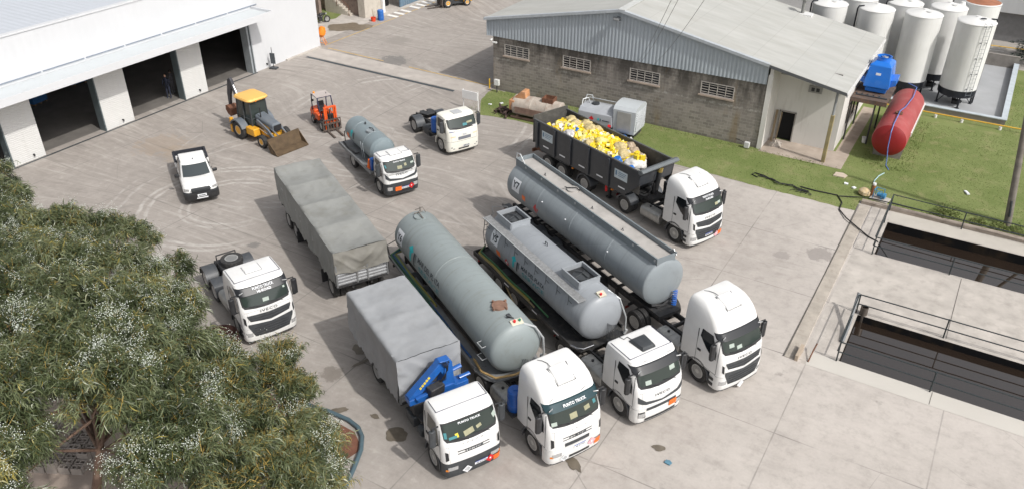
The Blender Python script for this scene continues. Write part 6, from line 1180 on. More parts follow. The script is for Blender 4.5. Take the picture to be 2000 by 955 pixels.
# ------------------------------------------------------------------ small vacuum tanker truck
T7 = tractor('vacuum_truck', -27.4, 32.62, -27.1, 'small white-cabbed truck with a short grey vacuum tank, beside the forklift', dict(style='tector', roof='lo', w=2.1, xf=1.04, xr=-.52, top=2.38, ws=(1.60, 2.2), small=1, wb=3.9, rear=[-3.85], xe=-5.2, gutters=1, hatch='white', bumper=charc, text=(('PUNTO TRUCK', .08, .03),), fifth=0, guards=[], tanks=(), papers=[(-.05, 1.8, .28, .18, paper2), (.32, 1.88, .14, .16, paper2), (.75, 1.9, .2, .1, paper), (-.85, 1.95, .08, .18, cyan)], placards=[('orange', -.3, .62), ('plate', .12, .62), ('red', .5, .62)], bigmir=0))
q = M(); q.b2(-5.6, -.75, -1.12, 1.12, .95, 1.04); q.b2(-5.6, -.75, -1.16, -1.1, .9, 1.1); q.b2(-5.6, -.75, 1.1, 1.16, .9, 1.1); q.build('deck', pm('worn_deck', (.22, .23, .24), .6, .2, .25, 2, .6, (.12, .11, .1)), T7)
q = M(); prof = [(.01, -.3), (.4, -.27), (.66, -.17), (.78, 0), (.78, 1.0), (.795, 1.01), (.795, 1.05), (.78, 1.06), (.78, 2.7), (.795, 2.71), (.795, 2.75), (.78, 2.76), (.78, 3.75), (.66, 3.95), (.4, 4.05), (.01, 4.08)]; q.lathe(prof, (-5.25, 0, 1.85), (1, 0, 0), 48); q.build('tank_shell', pm('tank_blue_grey', (.20, .245, .265), .4, 0, .08, 1, .4, (.14, .15, .15)), T7, ang=25)
q = M(); q.cyl((-2.75, -.1, 2.58), (-2.75, -.1, 2.68), .27, n=22); mh = q.build('manhole', tankg, T7); q = M(); q.tube([(-3.0, -.1, 2.74), (-2.7, 0, 2.78), (-2.45, -.05, 2.72)], .03); q.build('hatch_lever', charc, mh); q = M(); q.cyl((-3.8, 0, 2.6), (-3.8, 0, 2.78), .05, n=10); q.build('vent_stub', charc, T7)
q = M(); 
for s in (-1, 1): q.tube([(-5.5, s*.75, 1.05), (-5.65, s*.7, 1.6), (-5.5, s*.4, 1.9)], .03)
q.tube([(-5.4, -.9, 1.08), (-4.5, -1.0, 1.1), (-3.4, -.95, 1.12), (-3.2, -.8, 1.2)], .05); q.build('rear_frame', chas, T7)
def cp7(name, m, pts): cpatch(T7, name, m, 0, 0, 0, 0, .78, 1.85, .02, pts)
cp7('emblem', turq, [(-4.4, 24), (-4.22, 32), (-4.05, 22), (-4.15, 20), (-4.2, -2), (-4.32, -2)]); cp7('emblem', ink, [(-3.95, 24), (-3.85, 24), (-3.9, -6), (-4.0, -6)]); cp7('hazard_plate', orangep, [(-4.9, 4), (-4.62, 4), (-4.62, -20), (-4.9, -20)])
q = M(); q.lathe([(.2, 0), (.19, .02), (.13, .05), (.03, .55)], (-1.35, -.95, 1.04), (0, 0, 1), 18); q.build('traffic_cone', orangep, T7); q = M(); q.box((-.98, -.7, 1.4), (.3, .6, .7)); q.build('blue_locker', bluedrum, T7, bevel=.03)
q = M(); q.tube([(-2.3, -.8, 1.1), (-2.3, -.86, 1.7), (-2.5, -.8, 2.1)], .02); q.tube([(-2.6, -.8, 1.1), (-2.6, -.86, 1.7), (-2.8, -.8, 2.1)], .02); q.build('side_ladder', tankg, T7)
# ------------------------------------------------------------------ tipper trailer with its load
TD = thing('tipper_trailer', (-21.75, 40.85, 0), -21.6, 'dark grey open tipper trailer heaped with yellow cans and bags', 'tipper trailer')
dk = pm('anthracite_paint', (.035, .04, .048), .38, 0, .1, 1.5, .25, (.1, .1, .1), coat=.2); inn = pm('scuffed_tub_inside', (.075, .072, .066), .7, 0, .3, 1.2, .6, (.2, .19, .17)); LD = 8.9
q = M(); hw, zt, zb = 1.27, 2.92, 1.45
out = [(0, zb), (0, zt), (LD, zt), (LD-.15, 1.7), (LD-.95, 1.12), (.6, 1.2)]
for s in (-1, 1): q.prism([(0, 1.62), (0, zt), (LD, zt), (LD-.1, 2.1), (LD-1.05, 1.2), (.7, 1.2)], 'y', s*hw-.03, s*hw+.03)
q.add([(LD, -hw, zt), (LD, hw, zt), (LD-.1, hw, 2.1), (LD-.1, -hw, 2.1), (LD-1.05, hw, 1.2), (LD-1.05, -hw, 1.2)], [(0, 1, 2, 3), (3, 2, 4, 5)]); q.add([(LD-.05, -hw, zt), (LD-.05, hw, zt), (LD-.15, hw, 2.1), (LD-.15, -hw, 2.1), (LD-1.08, hw, 1.26), (LD-1.08, -hw, 1.26)], [(3, 2, 1, 0), (5, 4, 2, 3)])
q.b2(.7, LD-1.05, -hw, hw, 1.2, 1.26); tub = q.build('tub', dk, TD)
q = M(); 
for s in (-1, 1): q.b2(.05, LD-.06, s*(hw-.045)-.008, s*(hw-.045)+.008, 1.6, zt-.01)
q.b2(.05, .07, -hw+.04, hw-.04, 1.6, zt-.02); q.b2(.1, LD-1, -hw+.04, hw-.04, 1.262, 1.27); q.build('tub_lining', inn, tub)
q = M(); q.b2(-.06, .0, -hw-.06, hw+.06, 1.45, zt+.28); q.build('tailgate', inn, tub, bevel=.02)
q = M(); 
for s in (-1, 1): q.b2(-.05, LD, s*(hw+.0)-.05, s*(hw+.0)+.05, zt, zt+.07)
q.build('top_rail', pm('rail_scuffed', (.09, .095, .1), .5, 0, .2, 2, .5, (.2, .19, .18)), tub)
q = M(); q.prism([(LD-.1, zt-.05), (LD+.05, zt-.12), (LD+.28, zt+.1), (LD+.12, zt+.22), (LD-.1, zt+.16)], 'y', -hw-.12, hw+.12); q.build('front_lip', pm('lip_grey', (.13, .145, .155), .4, 0, .1, 2, .3, (.07, .07, .07)), tub, bevel=.04)
for x_ in (.35, 1.95, 3.35, 4.9, 6.55):
    for s in (-1, 1): q = M(); q.b2(x_-.09, x_+.09, s*(hw+.03)-.0, s*(hw+.13), 1.25, zt-.02); q.build('stake', dk, tub, bevel=.015)
for x_ in (.9, 2.4, 4.1, 5.6, 7.35): q = M(); q.b2(x_, x_+.5, -hw-.036, -hw-.031, 1.5, 1.58); q.build('reflector', plateb, tub)
for x_ in (.78, 7.0):
    q = M(); q.b2(x_, x_+.98, -hw-.045, -hw-.032, 1.98, 2.5); bd = q.build('company_board', pm('board_pale_blue', (.55, .62, .66), .5), tub); q = M()
    for i, z in enumerate((2.36, 2.26, 2.15)): q.b2(x_+.3, x_+.9-.08*i, -hw-.049, -hw-.046, z, z+.035)
    q.b2(x_+.08, x_+.2, -hw-.049, -hw-.046, 2.15, 2.42); q.build('printed_lines', pm('print_blue', (.12, .22, .33), .5), bd)
for s in (-1, 1):
    q = M(); q.b2(.35, LD-.4, s*.45-.07, s*.45+.07, .88, 1.18); q.build('chassis_rail', chas, TD)
q = M(); q.b2(-.35, .4, -.9, .9, .8, .95); q.b2(-.4, -.3, -1.1, 1.1, .65, .85); q.build('rear_underrun', rust, TD)
for x_ in (1.25, 2.55, 4.55):
    for s in (-1, 1): wheel(TD, 'r', x_, s*1.1, 0); wheel(TD, 'r', x_, s*.8, 0)
    q = M(); q.cyl((x_, -.9, .51), (x_, .9, .51), .07, n=8); q.build('axle', chas, TD)
for s in (-1, 1):
    guard(TD, 4.55, s*.96, .62, .6, .51, 5, 175, fend); q = M(); q.b2(.55, 3.2, s*1.25-.6*s, s*1.27, 1.1, 1.14); q.build('mudguard', fend, TD)
    q = M(); q.b2(6.0, 6.12, s*.6-.08, s*.6+.08, .15, 1.1); q.b2(5.9, 6.2, s*.6-.15, s*.6+.15, .08, .15); q.build('landing_leg', chas, TD)
q = M(); q.cyl((6.3, -1.15, .75), (6.3, -1.15, 1.1), .07, n=10); q.build('extinguisher', redp, TD)
for x_ in (3.4, 6.7): q = M(); q.b2(x_, x_+.12, -1.2, -1.1, 1.0, 1.08); q.build('side_marker', amber, TD)
q = M(); q.cyl((LD-.15, .15, 1.2), (LD+.05, .15, 2.75), .13, n=16); q.cyl((LD-.2, .15, 1.1), (LD-.2, .15, 1.9), .17, n=16); q.tube([(LD-.1, -.5, 1.25), (LD+.1, -.5, 1.8), (LD+.1, -.3, 2.6)], .03); q.tube([(LD+.1, .6, 1.2), (LD+.35, .5, 1.6), (LD+.2, .2, 1.3)], .025); q.box((LD-.1, 0, 1.12), (.7, 1.0, .16)); q.build('lift_ram', chas, TD); q = M(); q.cyl((LD+.02, .15, 2.62), (LD+.05, .15, 2.85), .15, n=14); q.build('ram_head', pm('brass', (.5, .38, .12), .4, .6), TD)
q = M(); q.box((LD+.15, .75, 1.45), (.3, .35, .9)); q.build('toolbox', charc, TD, bevel=.03)
# load
TDm = Matrix.Translation((-21.75, 40.85, 0)) @ Matrix.Rotation(R(-21.6), 4, 'Z')
def can_mesh(seed, m, m2=None):
    rg_ = random.Random(seed); q = M(); n = 3; s = (.15, .12, .17)
    def pt(u, v, w_): 
        p = Vector((u, v, w_)); p = p*(.82+.18/max(.6, p.length)) ; k = 1+.16*noise.noise(p*1.7+Vector((seed*5., 0, 0))); return Vector((p.x*s[0]*k, p.y*s[1]*k, p.z*s[2]*k))
    for ax in range(3):
        for sg in (-1, 1):
            def f(a, b, ax=ax, sg=sg):
                c = [0, 0, 0]; c[ax] = sg; c[(ax+1) % 3] = 2*a-1; c[(ax+2) % 3] = 2*b-1; return pt(*c)
            q.grid(f, 3, 3)
    q.cur = 1; q.cyl((.06, 0, .15), (.06, 0, .21), .035, n=8); q.tube([(-.1, 0, .15), (-.08, 0, .21), (0, 0, .21), (.02, 0, .16)], .016, 5)
    return q.mesh('can', [m, m2 or m])
yc = pm('yellow_plastic', (.80, .60, .03), .4, 0, .1, 9, .15, (.7, .6, .3)); yc2 = pm('pale_yellow_plastic', (.74, .64, .22), .45, 0, .12, 9, .3, (.75, .72, .6)); capw = pm('white_cap', (.75, .75, .72), .5); tanb = pm('tan_bag', (.48, .39, .2), .75, 0, .25, 8, .6, (.7, .6, .3)); greyb = pm('clear_grey_bag', (.52, .51, .52), .35, 0, .2, 8, .4, (.35, .33, .3))
brnb = pm('brown_clear_bag', (.36, .28, .2), .5, 0, .3, 7, .6, (.6, .52, .4))
cm = [can_mesh(i, yc if i < 5 else yc2, capw if i % 2 else None) for i in range(7)]
cwht = can_mesh(9, pm('white_can_plastic', (.72, .70, .64), .5), None)
rgl = random.Random(11)
def surfz(x, y): return 2.55+.42*math.exp(-((x-2.6)/2.3)**2)*(1-(y/1.35)**2)+.30*math.exp(-((x-5.2)/1.4)**2)*(1-(y/1.3)**2)-.5*max(0, (x-6.2))**1.1*.7+.08*noise.noise(Vector((x*1.7, y*1.7, 0)))
n_c = 0; placed = []
for k in range(4000):
    if n_c >= 285: break
    x_, y_ = rgl.uniform(.75, 6.85), rgl.uniform(-1.08, 1.08)
    if x_ < 1.2 and y_ > .3: continue
    layer = rgl.random() < .18; z_ = surfz(x_, y_)-(.2 if layer else .04)
    if any((x_-a)**2+(y_-b)**2+(z_-c)**2 < .175**2 for a, b, c in placed): continue
    placed.append((x_, y_, z_)); wh = rgl.random() < .13
    o = bpy.data.objects.new('white_can' if wh else 'yellow_can', cwht if wh else rgl.choice(cm)); COL.objects.link(o); sc = rgl.uniform(.72, 1.0)
    o.matrix_world = TDm @ Matrix.Translation((x_, y_, z_)) @ Matrix.Rotation(rgl.uniform(0, 6.3), 4, 'Z') @ Matrix.Rotation(rgl.uniform(-1.5, 1.5), 4, 'X') @ Matrix.Rotation(rgl.uniform(-1, 1), 4, 'Y') @ Matrix.Scale(sc, 4)
    if wh: tag(o, 'grubby white plastic can among the yellow ones in the tipper trailer', 'can', 'white cans heaped in the tipper trailer')
    else: tag(o, 'crumpled yellow plastic can in the heap on the tipper trailer', 'can', 'yellow cans heaped in the tipper trailer')
    n_c += 1
def bag_obj(name, m, x_, y_, z_, r, lab, grp=None, sz=.8, seed=1):
    bm_ = bmesh.new(); bmesh.ops.create_icosphere(bm_, subdivisions=4, radius=r)
    for v in bm_.verts:
        d = v.co.normalized(); k = 1+.22*noise.noise(d*1.8+Vector((seed*3., 0, 0)))+.10*abs(noise.noise(d*5+Vector((0, seed*2., 0))))+.04*noise.noise(d*12); v.co = Vector((d.x*r*k, d.y*r*k, d.z*r*k*sz))
    me = bpy.data.meshes.new(name); bm_.to_mesh(me); bm_.free(); me.materials.append(m); me.polygons.foreach_set('use_smooth', [True]*len(me.polygons))
    o = bpy.data.objects.new(name, me); COL.objects.link(o); o.matrix_world = TDm @ Matrix.Translation((x_, y_, z_)) @ Matrix.Rotation(seed, 4, 'Z'); return tag(o, lab, 'bag', grp)
for i, (x_, y_, r, m_, l) in enumerate(((1.2, .55, .34, tanb, 'tan bag at the tailgate end of the load'), (2.35, .75, .36, tanb, 'rumpled yellowish bag beside the far tub wall'), (2.0, .2, .3, tanb, 'tan bag half buried in the rear heap of cans'), (3.2, .85, .33, tanb, 'yellowish bag against the far wall, second from the tailgate'), (3.1, .35, .36, tanb, 'large tan bag at the crest of the yellow heap'), (2.7, -.85, .36, greyb, 'pale grey clear bag against the near tub wall'), (4.3, -.8, .3, tanb, 'tan bag low against the near wall in mid load'), (4.75, -.3, .3, MATS['pale_yellow_plastic'], 'pale yellow bag bulging in the middle of the load'), (5.9, .85, .34, brnb, 'brown clear bag against the far wall, nearest the middle'), (6.35, .75, .34, brnb, 'second brown clear bag on the far side'), (6.8, .85, .33, brnb, 'last brown clear bag before the empty front of the tub'), (5.8, .15, .36, tanb, 'big tan bag near the front end of the heap'), (6.3, -.1, .34, tanb, 'tan bag behind the big white sack'))):
    bag_obj('waste_bag', m_, x_, y_, surfz(x_, y_)+.02, r, l, 'bags in the tipper load', seed=i+1)
bag_obj('big_white_sack', pm('woven_white_sack', (.66, .65, .62), .8, 0, .2, 9, .5, (.4, .36, .3)), 7.2, .1, 2.42, .6, 'big open white woven sack with cans in it at the front of the load', sz=.6, seed=21)
for i, (x_, y_, z_, l) in enumerate(((6.6, -.7, 2.58, 'blue drum end showing left of the big white sack'), (7.5, -.68, 2.42, 'blue drum in front of the big white sack'), (2.75, -.3, 2.98, 'small blue can on the rear heap of yellow cans'))):
    q = M(); q.lathe([(.2, 0), (.22, .03), (.22, .4), (.19, .44)], (0, 0, -.2), (0, 0, 1), 22); o = q.build('blue_drum', pm('drum_blue_bright', (.02, .16, .55), .4)); o.matrix_world = TDm @ Matrix.Translation((x_, y_, z_)) @ Matrix.Rotation(.5+i, 4, 'X') @ Matrix.Scale(.55 if i == 2 else 1, 4); tag(o, l, 'drum')
for i, (dx, dy) in enumerate(((.1, -.1), (.3, .15), (-.2, .2))):
    o = bpy.data.objects.new('yellow_can', cm[i]); COL.objects.link(o); o.matrix_world = TDm @ Matrix.Translation((7.2+dx, .1+dy, 2.84)) @ Matrix.Rotation(i, 4, 'Z'); tag(o, 'yellow can lying in the mouth of the big white sack', 'can', 'cans in the white sack')
# ------------------------------------------------------------------ pickup
def rr(x0, x1, hw, z, rf=.25, rb=.12, bul=0., n=5):
    pts = []
    for sx, sy, r in ((1, -1, rf), (1, 1, rf), (-1, 1, rb), (-1, -1, rb)):
        cx_ = (x1-r) if sx > 0 else (x0+r); cy_ = sy*(hw-r); a0 = {(1, -1): -90, (1, 1): 0, (-1, 1): 90, (-1, -1): 180}[(sx, sy)]
        for i in range(n+1): a = R(a0+90*i/n); x = cx_+r*math.cos(a); y = cy_+r*math.sin(a); pts.append((x+(bul*(1-(y/hw)**2) if sx > 0 else 0), y, z))
    return pts
PK = thing('pickup', (-37.6, 27.05, 0), -33.5, 'white double-cab pickup with an empty bed, parked alone in the yard', 'pickup')
q = M(); q.rings([rr(-2.55, 2.45, .86, .42, .3, .1, .08), rr(-2.6, 2.55, .91, .55, .3, .1, .08), rr(-2.6, 2.55, .92, .8, .3, .1, .08), rr(-2.58, 2.48, .90, .98, .3, .1, .08), rr(-.8, 2.38, .87, 1.08, .35, .1, .08), rr(-.8, 2.2, .80, 1.13, .4, .1, .1), rr(-.8, 1.5, .7, 1.16, .4, .1, .1)]); q.build('body', white, PK)
q = M(); q.rings([rr(-.95, 1.45, .86, 1.06, .3, .08, .05), rr(-.92, 1.28, .84, 1.2, .3, .08, .05), rr(-.78, .62, .72, 1.68, .25, .1, .05), rr(-.72, .5, .68, 1.75, .25, .1, .05), rr(-.5, .3, .5, 1.78, .2, .1, .04)]); q.build('roof', white, PK)
def slab(q, p): q.add(p, [tuple(range(len(p)))])
q = M(); q.grid(lambda u, v: (1.345-.60*v+.06*(1-(2*u-1)**2)-.05*(abs(2*u-1)**4), (2*u-1)*(.73-.08*v), 1.19+.465*v), 12, 2); q.build('windscreen', glassmat('pickup_glass', (.045, .055, .06), .05), PK)
for s in (-1, 1):
    q = M(); slab(q, [(1.12, s*.865, 1.18), (.55, s*.765, 1.64), (-.02, s*.765, 1.64), (-.02, s*.862, 1.18)]); slab(q, [(-.08, s*.862, 1.18), (-.08, s*.765, 1.64), (-.62, s*.76, 1.64), (-.85, s*.86, 1.2)]); q.build('side_window', sglass, PK)
    q = M(); q.tube([(.5, s*.70, 1.76), (-.7, s*.71, 1.74)], .018, 6); q.build('roof_rail', charc, PK)
    q = M(); q.box((1.0, s*1.02, 1.2), (.12, .26, .19), (0, 0, s*.2)); q.build('mirror', black, PK, bevel=.04); q = M(); q.b2(.15, .33, s*.915, s*.945, .98, 1.03); q.b2(-.62, -.44, s*.915, s*.945, .98, 1.03); q.build('door_handle', black, PK)
    for x_ in (1.62, -1.6):
        wheel(PK, 'p', x_, s*.79, 0); guard(PK, x_, s*.84, .18, .41, .40, 0, 180, charc)
    q = M(); q.b2(-.9, .95, s*.86-.04, s*.86+.08, .36, .42); q.build('side_step', black, PK)
    q = M(); q.grid(lambda u, v: (2.54-.10*u*u-.05*u+.03, s*(.62+.26*u), .84+.17*v), 4, 1); q.build('headlight', lens, PK); q = M(); q.b2(2.58, 2.62, s*.52, s*.82, .60, .66); q.build('light_bar', pm('lit_strip', (.8, .8, .8), .3), PK)
q = M(); q.rings([rr(1.9, 2.62, .93, .32, .22, .1, .1), rr(1.9, 2.70, .94, .48, .22, .1, .1), rr(1.9, 2.69, .94, .74, .22, .1, .1), rr(1.9, 2.6, .9, .79, .22, .1, .1)]); bp = q.build('front_bumper', black, PK)
q = M(); q.b2(2.5, 2.645, -.5, .5, .8, 1.0); q.build('grille', charc, PK, bevel=.02); q = M(); q.b2(2.8, 2.815, -.24, .24, .58, .72); q.build('number_plate', plateb, bp); q = M(); q.b2(2.8, 2.812, -.3, .3, .46, .52); q.build('lower_light_bar', plateb, bp)
q = M(); q.tube([(2.66, -.55, .92), (2.68, 0, .95), (2.66, .55, .92)], .02); q.build('grille_strip', charc, PK); q = M(); q.b2(2.8155, 2.817, -.18, .18, .62, .67); q.build('plate_lettering', ink, bp)
q = M(); bx0, bx1 = -2.6, -.98
for s in (-1, 1): q.b2(bx0, bx1, s*.905-.05, s*.905+.03, .8, 1.13)
q.b2(bx0-.02, bx0+.06, -.9, .9, .8, 1.13); q.build('bed_side', white, PK, bevel=.015)
q = M(); q.b2(bx0+.06, bx1, -.85, .85, .985, 1.0); q.b2(bx0+.065, bx1, -.853, -.82, 1.0, 1.14); q.b2(bx0+.065, bx1, .82, .853, 1.0, 1.14); q.b2(bx0+.062, bx0+.09, -.82, .82, 1.0, 1.14); q.b2(bx1-.02, bx1, -.82, .82, 1.0, 1.3)
for s in (-1, 1): q.b2(bx0, bx1, s*.9-.055, s*.9+.045, 1.132, 1.15)
q.b2(bx0-.025, bx0+.07, -.9, .9, 1.132, 1.15); q.build('bed_liner', pm('bed_liner_black', (.02, .022, .03), .6), PK)
q = M(); q.cyl((.42, 0, 1.79), (.40, 0, 1.86), .02, n=6); q.build('aerial', black, PK)
# ------------------------------------------------------------------ backhoe loader
BH = thing('backhoe_loader', (-39.6, 33.85, 0), -9, 'yellow and grey backhoe loader with its bucket down, parked before the hangar', 'backhoe')
gr = pm('loader_grey', (.13, .15, .175), .45, 0, .12, 2, .4, (.2, .19, .17)); fr_ = pm('cab_frame_dark', (.05, .055, .06), .5); cabg = glassmat('loader_cab_glass', (.035, .045, .042), .08)
for s in (-1, 1):
    wheel(BH, 'lb', -.55, s*.95, 0, yel); wheel(BH, 'bf', 1.75, s*.9, 0, yel); guard(BH, -.55, s*.98, .5, .72, .62, 20, 160, gr)
q = M(); q.b2(-1.2, 2.1, -.4, .4, .5, .9); q.b2(.1, 1.0, -.95, -.45, .5, 1.0); q.b2(.1, 1.0, .45, .95, .5, 1.0); q.build('chassis', yel, BH, bevel=.05)
q = M(); q.rings([[(.5, -.4, 1.0), (2.25, -.33, 1.0), (2.25, .33, 1.0), (.5, .4, 1.0)], [(.5, -.4, 1.65), (2.2, -.32, 1.4), (2.2, .32, 1.4), (.5, .4, 1.65)], [(.5, -.3, 1.78), (2.1, -.24, 1.5), (2.1, .24, 1.5), (.5, .3, 1.78)]]); bn_ = q.build('bonnet', gr, BH, bevel=.05)
q = M(); 
for s in (-1, 1): slab(q, [(.9, s*.408, 1.08), (1.9, s*.36, 1.02), (1.9, s*.36, 1.2), (.9, s*.408, 1.45)])
q.build('bonnet_decal', yel, bn_)
q = M(); q.b2(2.255, 2.28, -.28, .28, 1.0, 1.4); q.build('radiator_grille', black, BH); q = M(); q.cyl((1.0, -.28, 1.6), (1.0, -.28, 2.3), .035, n=8); q.build('exhaust', black, BH)
q = M()
cp = [(-1.0, -.7), (.45, -.62), (.45, .62), (-1.0, .7)]
for x_, y_ in cp+[(-.25, -.72), (-.25, .72)]: q.cyl((x_, y_, .95), (x_*.88, y_*.93, 2.65), .045, n=8)
for a, b in zip(cp, cp[1:]+cp[:1]): q.tube([(*a, 1.45), (*b, 1.45)], .03); q.tube([(*a, .95), (*b, .95)], .04)
q.build('cab_frame', fr_, BH); q = M()
q.rings([[(x_, y_, .95) for x_, y_ in cp], [(x_*.89, y_*.94, 2.6) for x_, y_ in cp]]); q.build('cab_glass', cabg, BH)
q = M(); q.rings([rr(-1.08, .62, .76, 2.62, .3, .25), rr(-1.12, .66, .8, 2.7, .3, .25), rr(-1.05, .6, .74, 2.8, .3, .25), rr(-.7, .3, .45, 2.84, .2, .2)]); q.build('cab_roof', pm('faded_yellow_roof', (.78, .45, .12), .5, 0, .05, 1), BH)
q = M(); q.cyl((.6, -.25, 2.66), (.68, -.25, 2.66), .05, n=8); q.build('work_light', amber, BH); q = M(); q.box((-.35, 0, 1.35), (.5, .5, .6)); q.build('seat', black, BH, bevel=.05)
for s in (-1, 1):
    q = M(); q.prism([(.7, 1.35), (.85, 1.55), (1.9, 1.15), (2.75, .5), (2.7, .32), (2.5, .38), (1.75, .95), (.8, 1.3)], 'y', s*.48-.05, s*.48+.05); q.build('loader_arm', gr, BH, bevel=.015)
    q = M(); q.cyl((1.0, s*.48, .95), (2.1, s*.48, .75), .05, n=10); q.cyl((1.7, s*.3, 1.3), (2.75, s*.3, .85), .045, n=10); q.build('loader_cylinder', chrome, BH)
q = M(); prof = [(2.72, .85), (3.2, .95), (2.9, .45), (2.95, .15), (3.75, .06), (3.72, .02), (2.9, .06), (2.78, .3)]
q.prism([(2.70, .92), (2.78, .92), (2.86, .5), (2.98, .16), (3.62, .07), (3.62, .02), (2.92, .04), (2.76, .3)], 'y', -1.18, 1.18)
for s in (-1, 1): q.prism([(2.72, .9), (3.62, .05), (2.92, .05), (2.78, .3)], 'y', s*1.18-.02, s*1.18+.02)
bk = pm('muddy_bucket', (.105, .07, .038), .8, 0, .35, 2.5, .6, (.1, .065, .045), .5, 20); q.build('loader_bucket', bk, BH)
q = M(); q.b2(-1.45, -1.15, -1.05, 1.05, .55, .8); q.b2(-1.4, -1.1, -.3, .3, .6, 1.3)
for s in (-1, 1): q.box((-1.35, s*1.0, .75), (.18, .2, 1.0))
q.build('rear_frame', yel, BH, bevel=.02)
bd_ = pm('boom_dark', (.05, .05, .06), .4, .1, .2, 3, .4); q = M(); q.prism([(-1.2, 1.0), (-1.5, .9), (-2.35, 3.2), (-2.15, 3.35), (-1.85, 2.3)], 'y', -.1, .1); bo = q.build('backhoe_boom', bd_, BH, bevel=.03)
q = M(); q.prism([(-2.25, 3.45), (-2.1, 3.1), (-2.55, 2.2), (-2.75, 1.35), (-2.9, 1.35), (-2.85, 2.3), (-2.55, 3.3)], 'y', -.09, .09); q.build('backhoe_stick', bd_, bo, bevel=.02); q = M(); q.cyl((-1.55, .0, 2.0), (-2.2, 0, 3.15), .06, n=10); q.build('boom_cylinder', chrome, bo)
q = M(); q.prism([(-2.95, 1.45), (-2.7, 1.5), (-2.3, 1.25), (-2.25, .95), (-2.5, .78), (-2.8, .9), (-3.0, 1.15)], 'y', -.32, .32)
for k in range(5): q.box((-2.28, -.28+.14*k, 1.3), (.16, .05, .05), (0, -.9, 0))
q.build('digging_bucket', rust, bo, bevel=.02)
# ------------------------------------------------------------------ forklifts
def forklift(x, y, rz, label, body, s_=1., mastm=None, forks=True, rimm=None):
    t = thing('forklift', (x, y, 0), rz, label, 'forklift', 'forklifts'); t.scale = (s_,)*3; mastm = mastm or body
    for s in (-1, 1): wheel(t, 'lf', .75, s*.5, 0, rimm or steel); wheel(t, 'lr', -.85, s*.48, 0, rimm or steel)
    q = M(); q.b2(-1.0, .75, -.42, .42, .2, .62); q.b2(-.9, -.3, -.58, .58, .45, .7); q.build('chassis', charc, t, bevel=.04)
    q = M(); q.rings([[(-1.3, -.5, .3), (-.55, -.55, .3), (-.55, .55, .3), (-1.3, .5, .3)], [(-1.35, -.52, .8), (-.5, -.56, .8), (-.5, .56, .8), (-1.35, .52, .8)], [(-1.22, -.45, 1.08), (-.45, -.5, 1.05), (-.45, .5, 1.05), (-1.22, .45, 1.08)]]); q.build('counterweight', body, t, bevel=.07, seg=3)
    for s in (-1, 1): q = M(); q.b2(-.45, .2, s*.4-.16, s*.4+.16, .5, .95); q.build('side_tank', body, t, bevel=.09, seg=3)
    q = M(); q.box((-.3, 0, 1.05), (.5, .48, .12)); q.box((-.55, 0, 1.32), (.12, .46, .5), (0, -.15, 0)); q.build('seat', black, t, bevel=.04)
    q = M(); q.tube([(.45, 0, .7), (.3, 0, 1.2)], .03); q.lathe([(.17, 0), (.19, .02), (.17, .04)], (.28, 0, 1.22), (-.4, 0, 1), 18, caps=False); q.box((.42, .2, .75), (.2, .5, .3)); q.build('steering', black, t)
    q = M()
    for s in (-1, 1): q.tube([(-.85, s*.5, .95), (-.72, s*.5, 2.1), (.25, s*.47, 2.12), (.62, s*.48, .75)], .04)
    for x_ in (-.7, .25): q.tube([(x_, -.5, 2.11), (x_, .5, 2.11)], .035)
    gd = q.build('overhead_guard', pm('guard_navy', (.03, .03, .07), .5), t); q = M(); q.b2(-.75, .28, -.52, .52, 2.14, 2.17); q.build('roof_panel', pm('dusty_roof_panel', (.45, .4, .38), .7), gd); q = M(); q.cyl((-.6, -.35, 2.17), (-.6, -.35, 2.27), .07, n=12); q.build('beacon', pm('beacon_amber', (.8, .3, .02), .4), gd); q = M(); q.box((-.1, .3, 2.22), (.03, .03, .12)); q.box((-.5, -.55, 1.75), (.04, .18, .14)); q.build('mirror', black, gd)
    q = M()
    for s in (-1, 1): q.b2(1.02, 1.16, s*.38-.05, s*.38+.05, .1, 1.72); q.b2(1.0, 1.12, s*.26-.04, s*.26+.04, .15, 1.68)
    q.b2(1.0, 1.14, -.4, .4, 1.64, 1.74); q.b2(1.02, 1.1, -.38, .38, .62, .7); q.build('mast', mastm, t, bevel=.01); q = M(); q.cyl((1.0, 0, .3), (1.0, 0, 1.5), .045, n=10); q.tube([(1.05, .08, 1.6), (1.08, .1, 1.0), (1.05, .12, .6)], .02); q.build('lift_cylinder', chas, t)
    ds = pm('brown_grey_carriage', (.1, .08, .07), .75, .1, .3, 4, .6, (.2, .11, .06)); q = M(); q.b2(1.18, 1.25, -.62, .62, .12, .22); q.b2(1.18, 1.25, -.62, .62, .55, .65); q.b2(1.18, 1.25, -.62, .62, .85, .9)
    for y_ in (-.6, -.35, -.1, .1, .35, .6): q.b2(1.18, 1.25, y_-.025, y_+.025, .12, .9)
    q.build('carriage', ds, t); q = M()
    for s in (-1, 1): q.b2(1.25, 2.35, s*.3-.06, s*.3+.06, .05, .09); q.b2(1.25, 1.29, s*.3-.06, s*.3+.06, .05, .6)
    q.build('fork', ds, t); return t
forklift(-37.05, 37.42, -26, 'orange forklift with a roof guard, forks pointing towards the small tank truck', org)
forklift(-46.3, 66.2, -125, 'yellow forklift with big black tyres at the top edge of the yard', yel, 1.25, pm('mast_black', (.03, .03, .03), .5), rimm=yel)
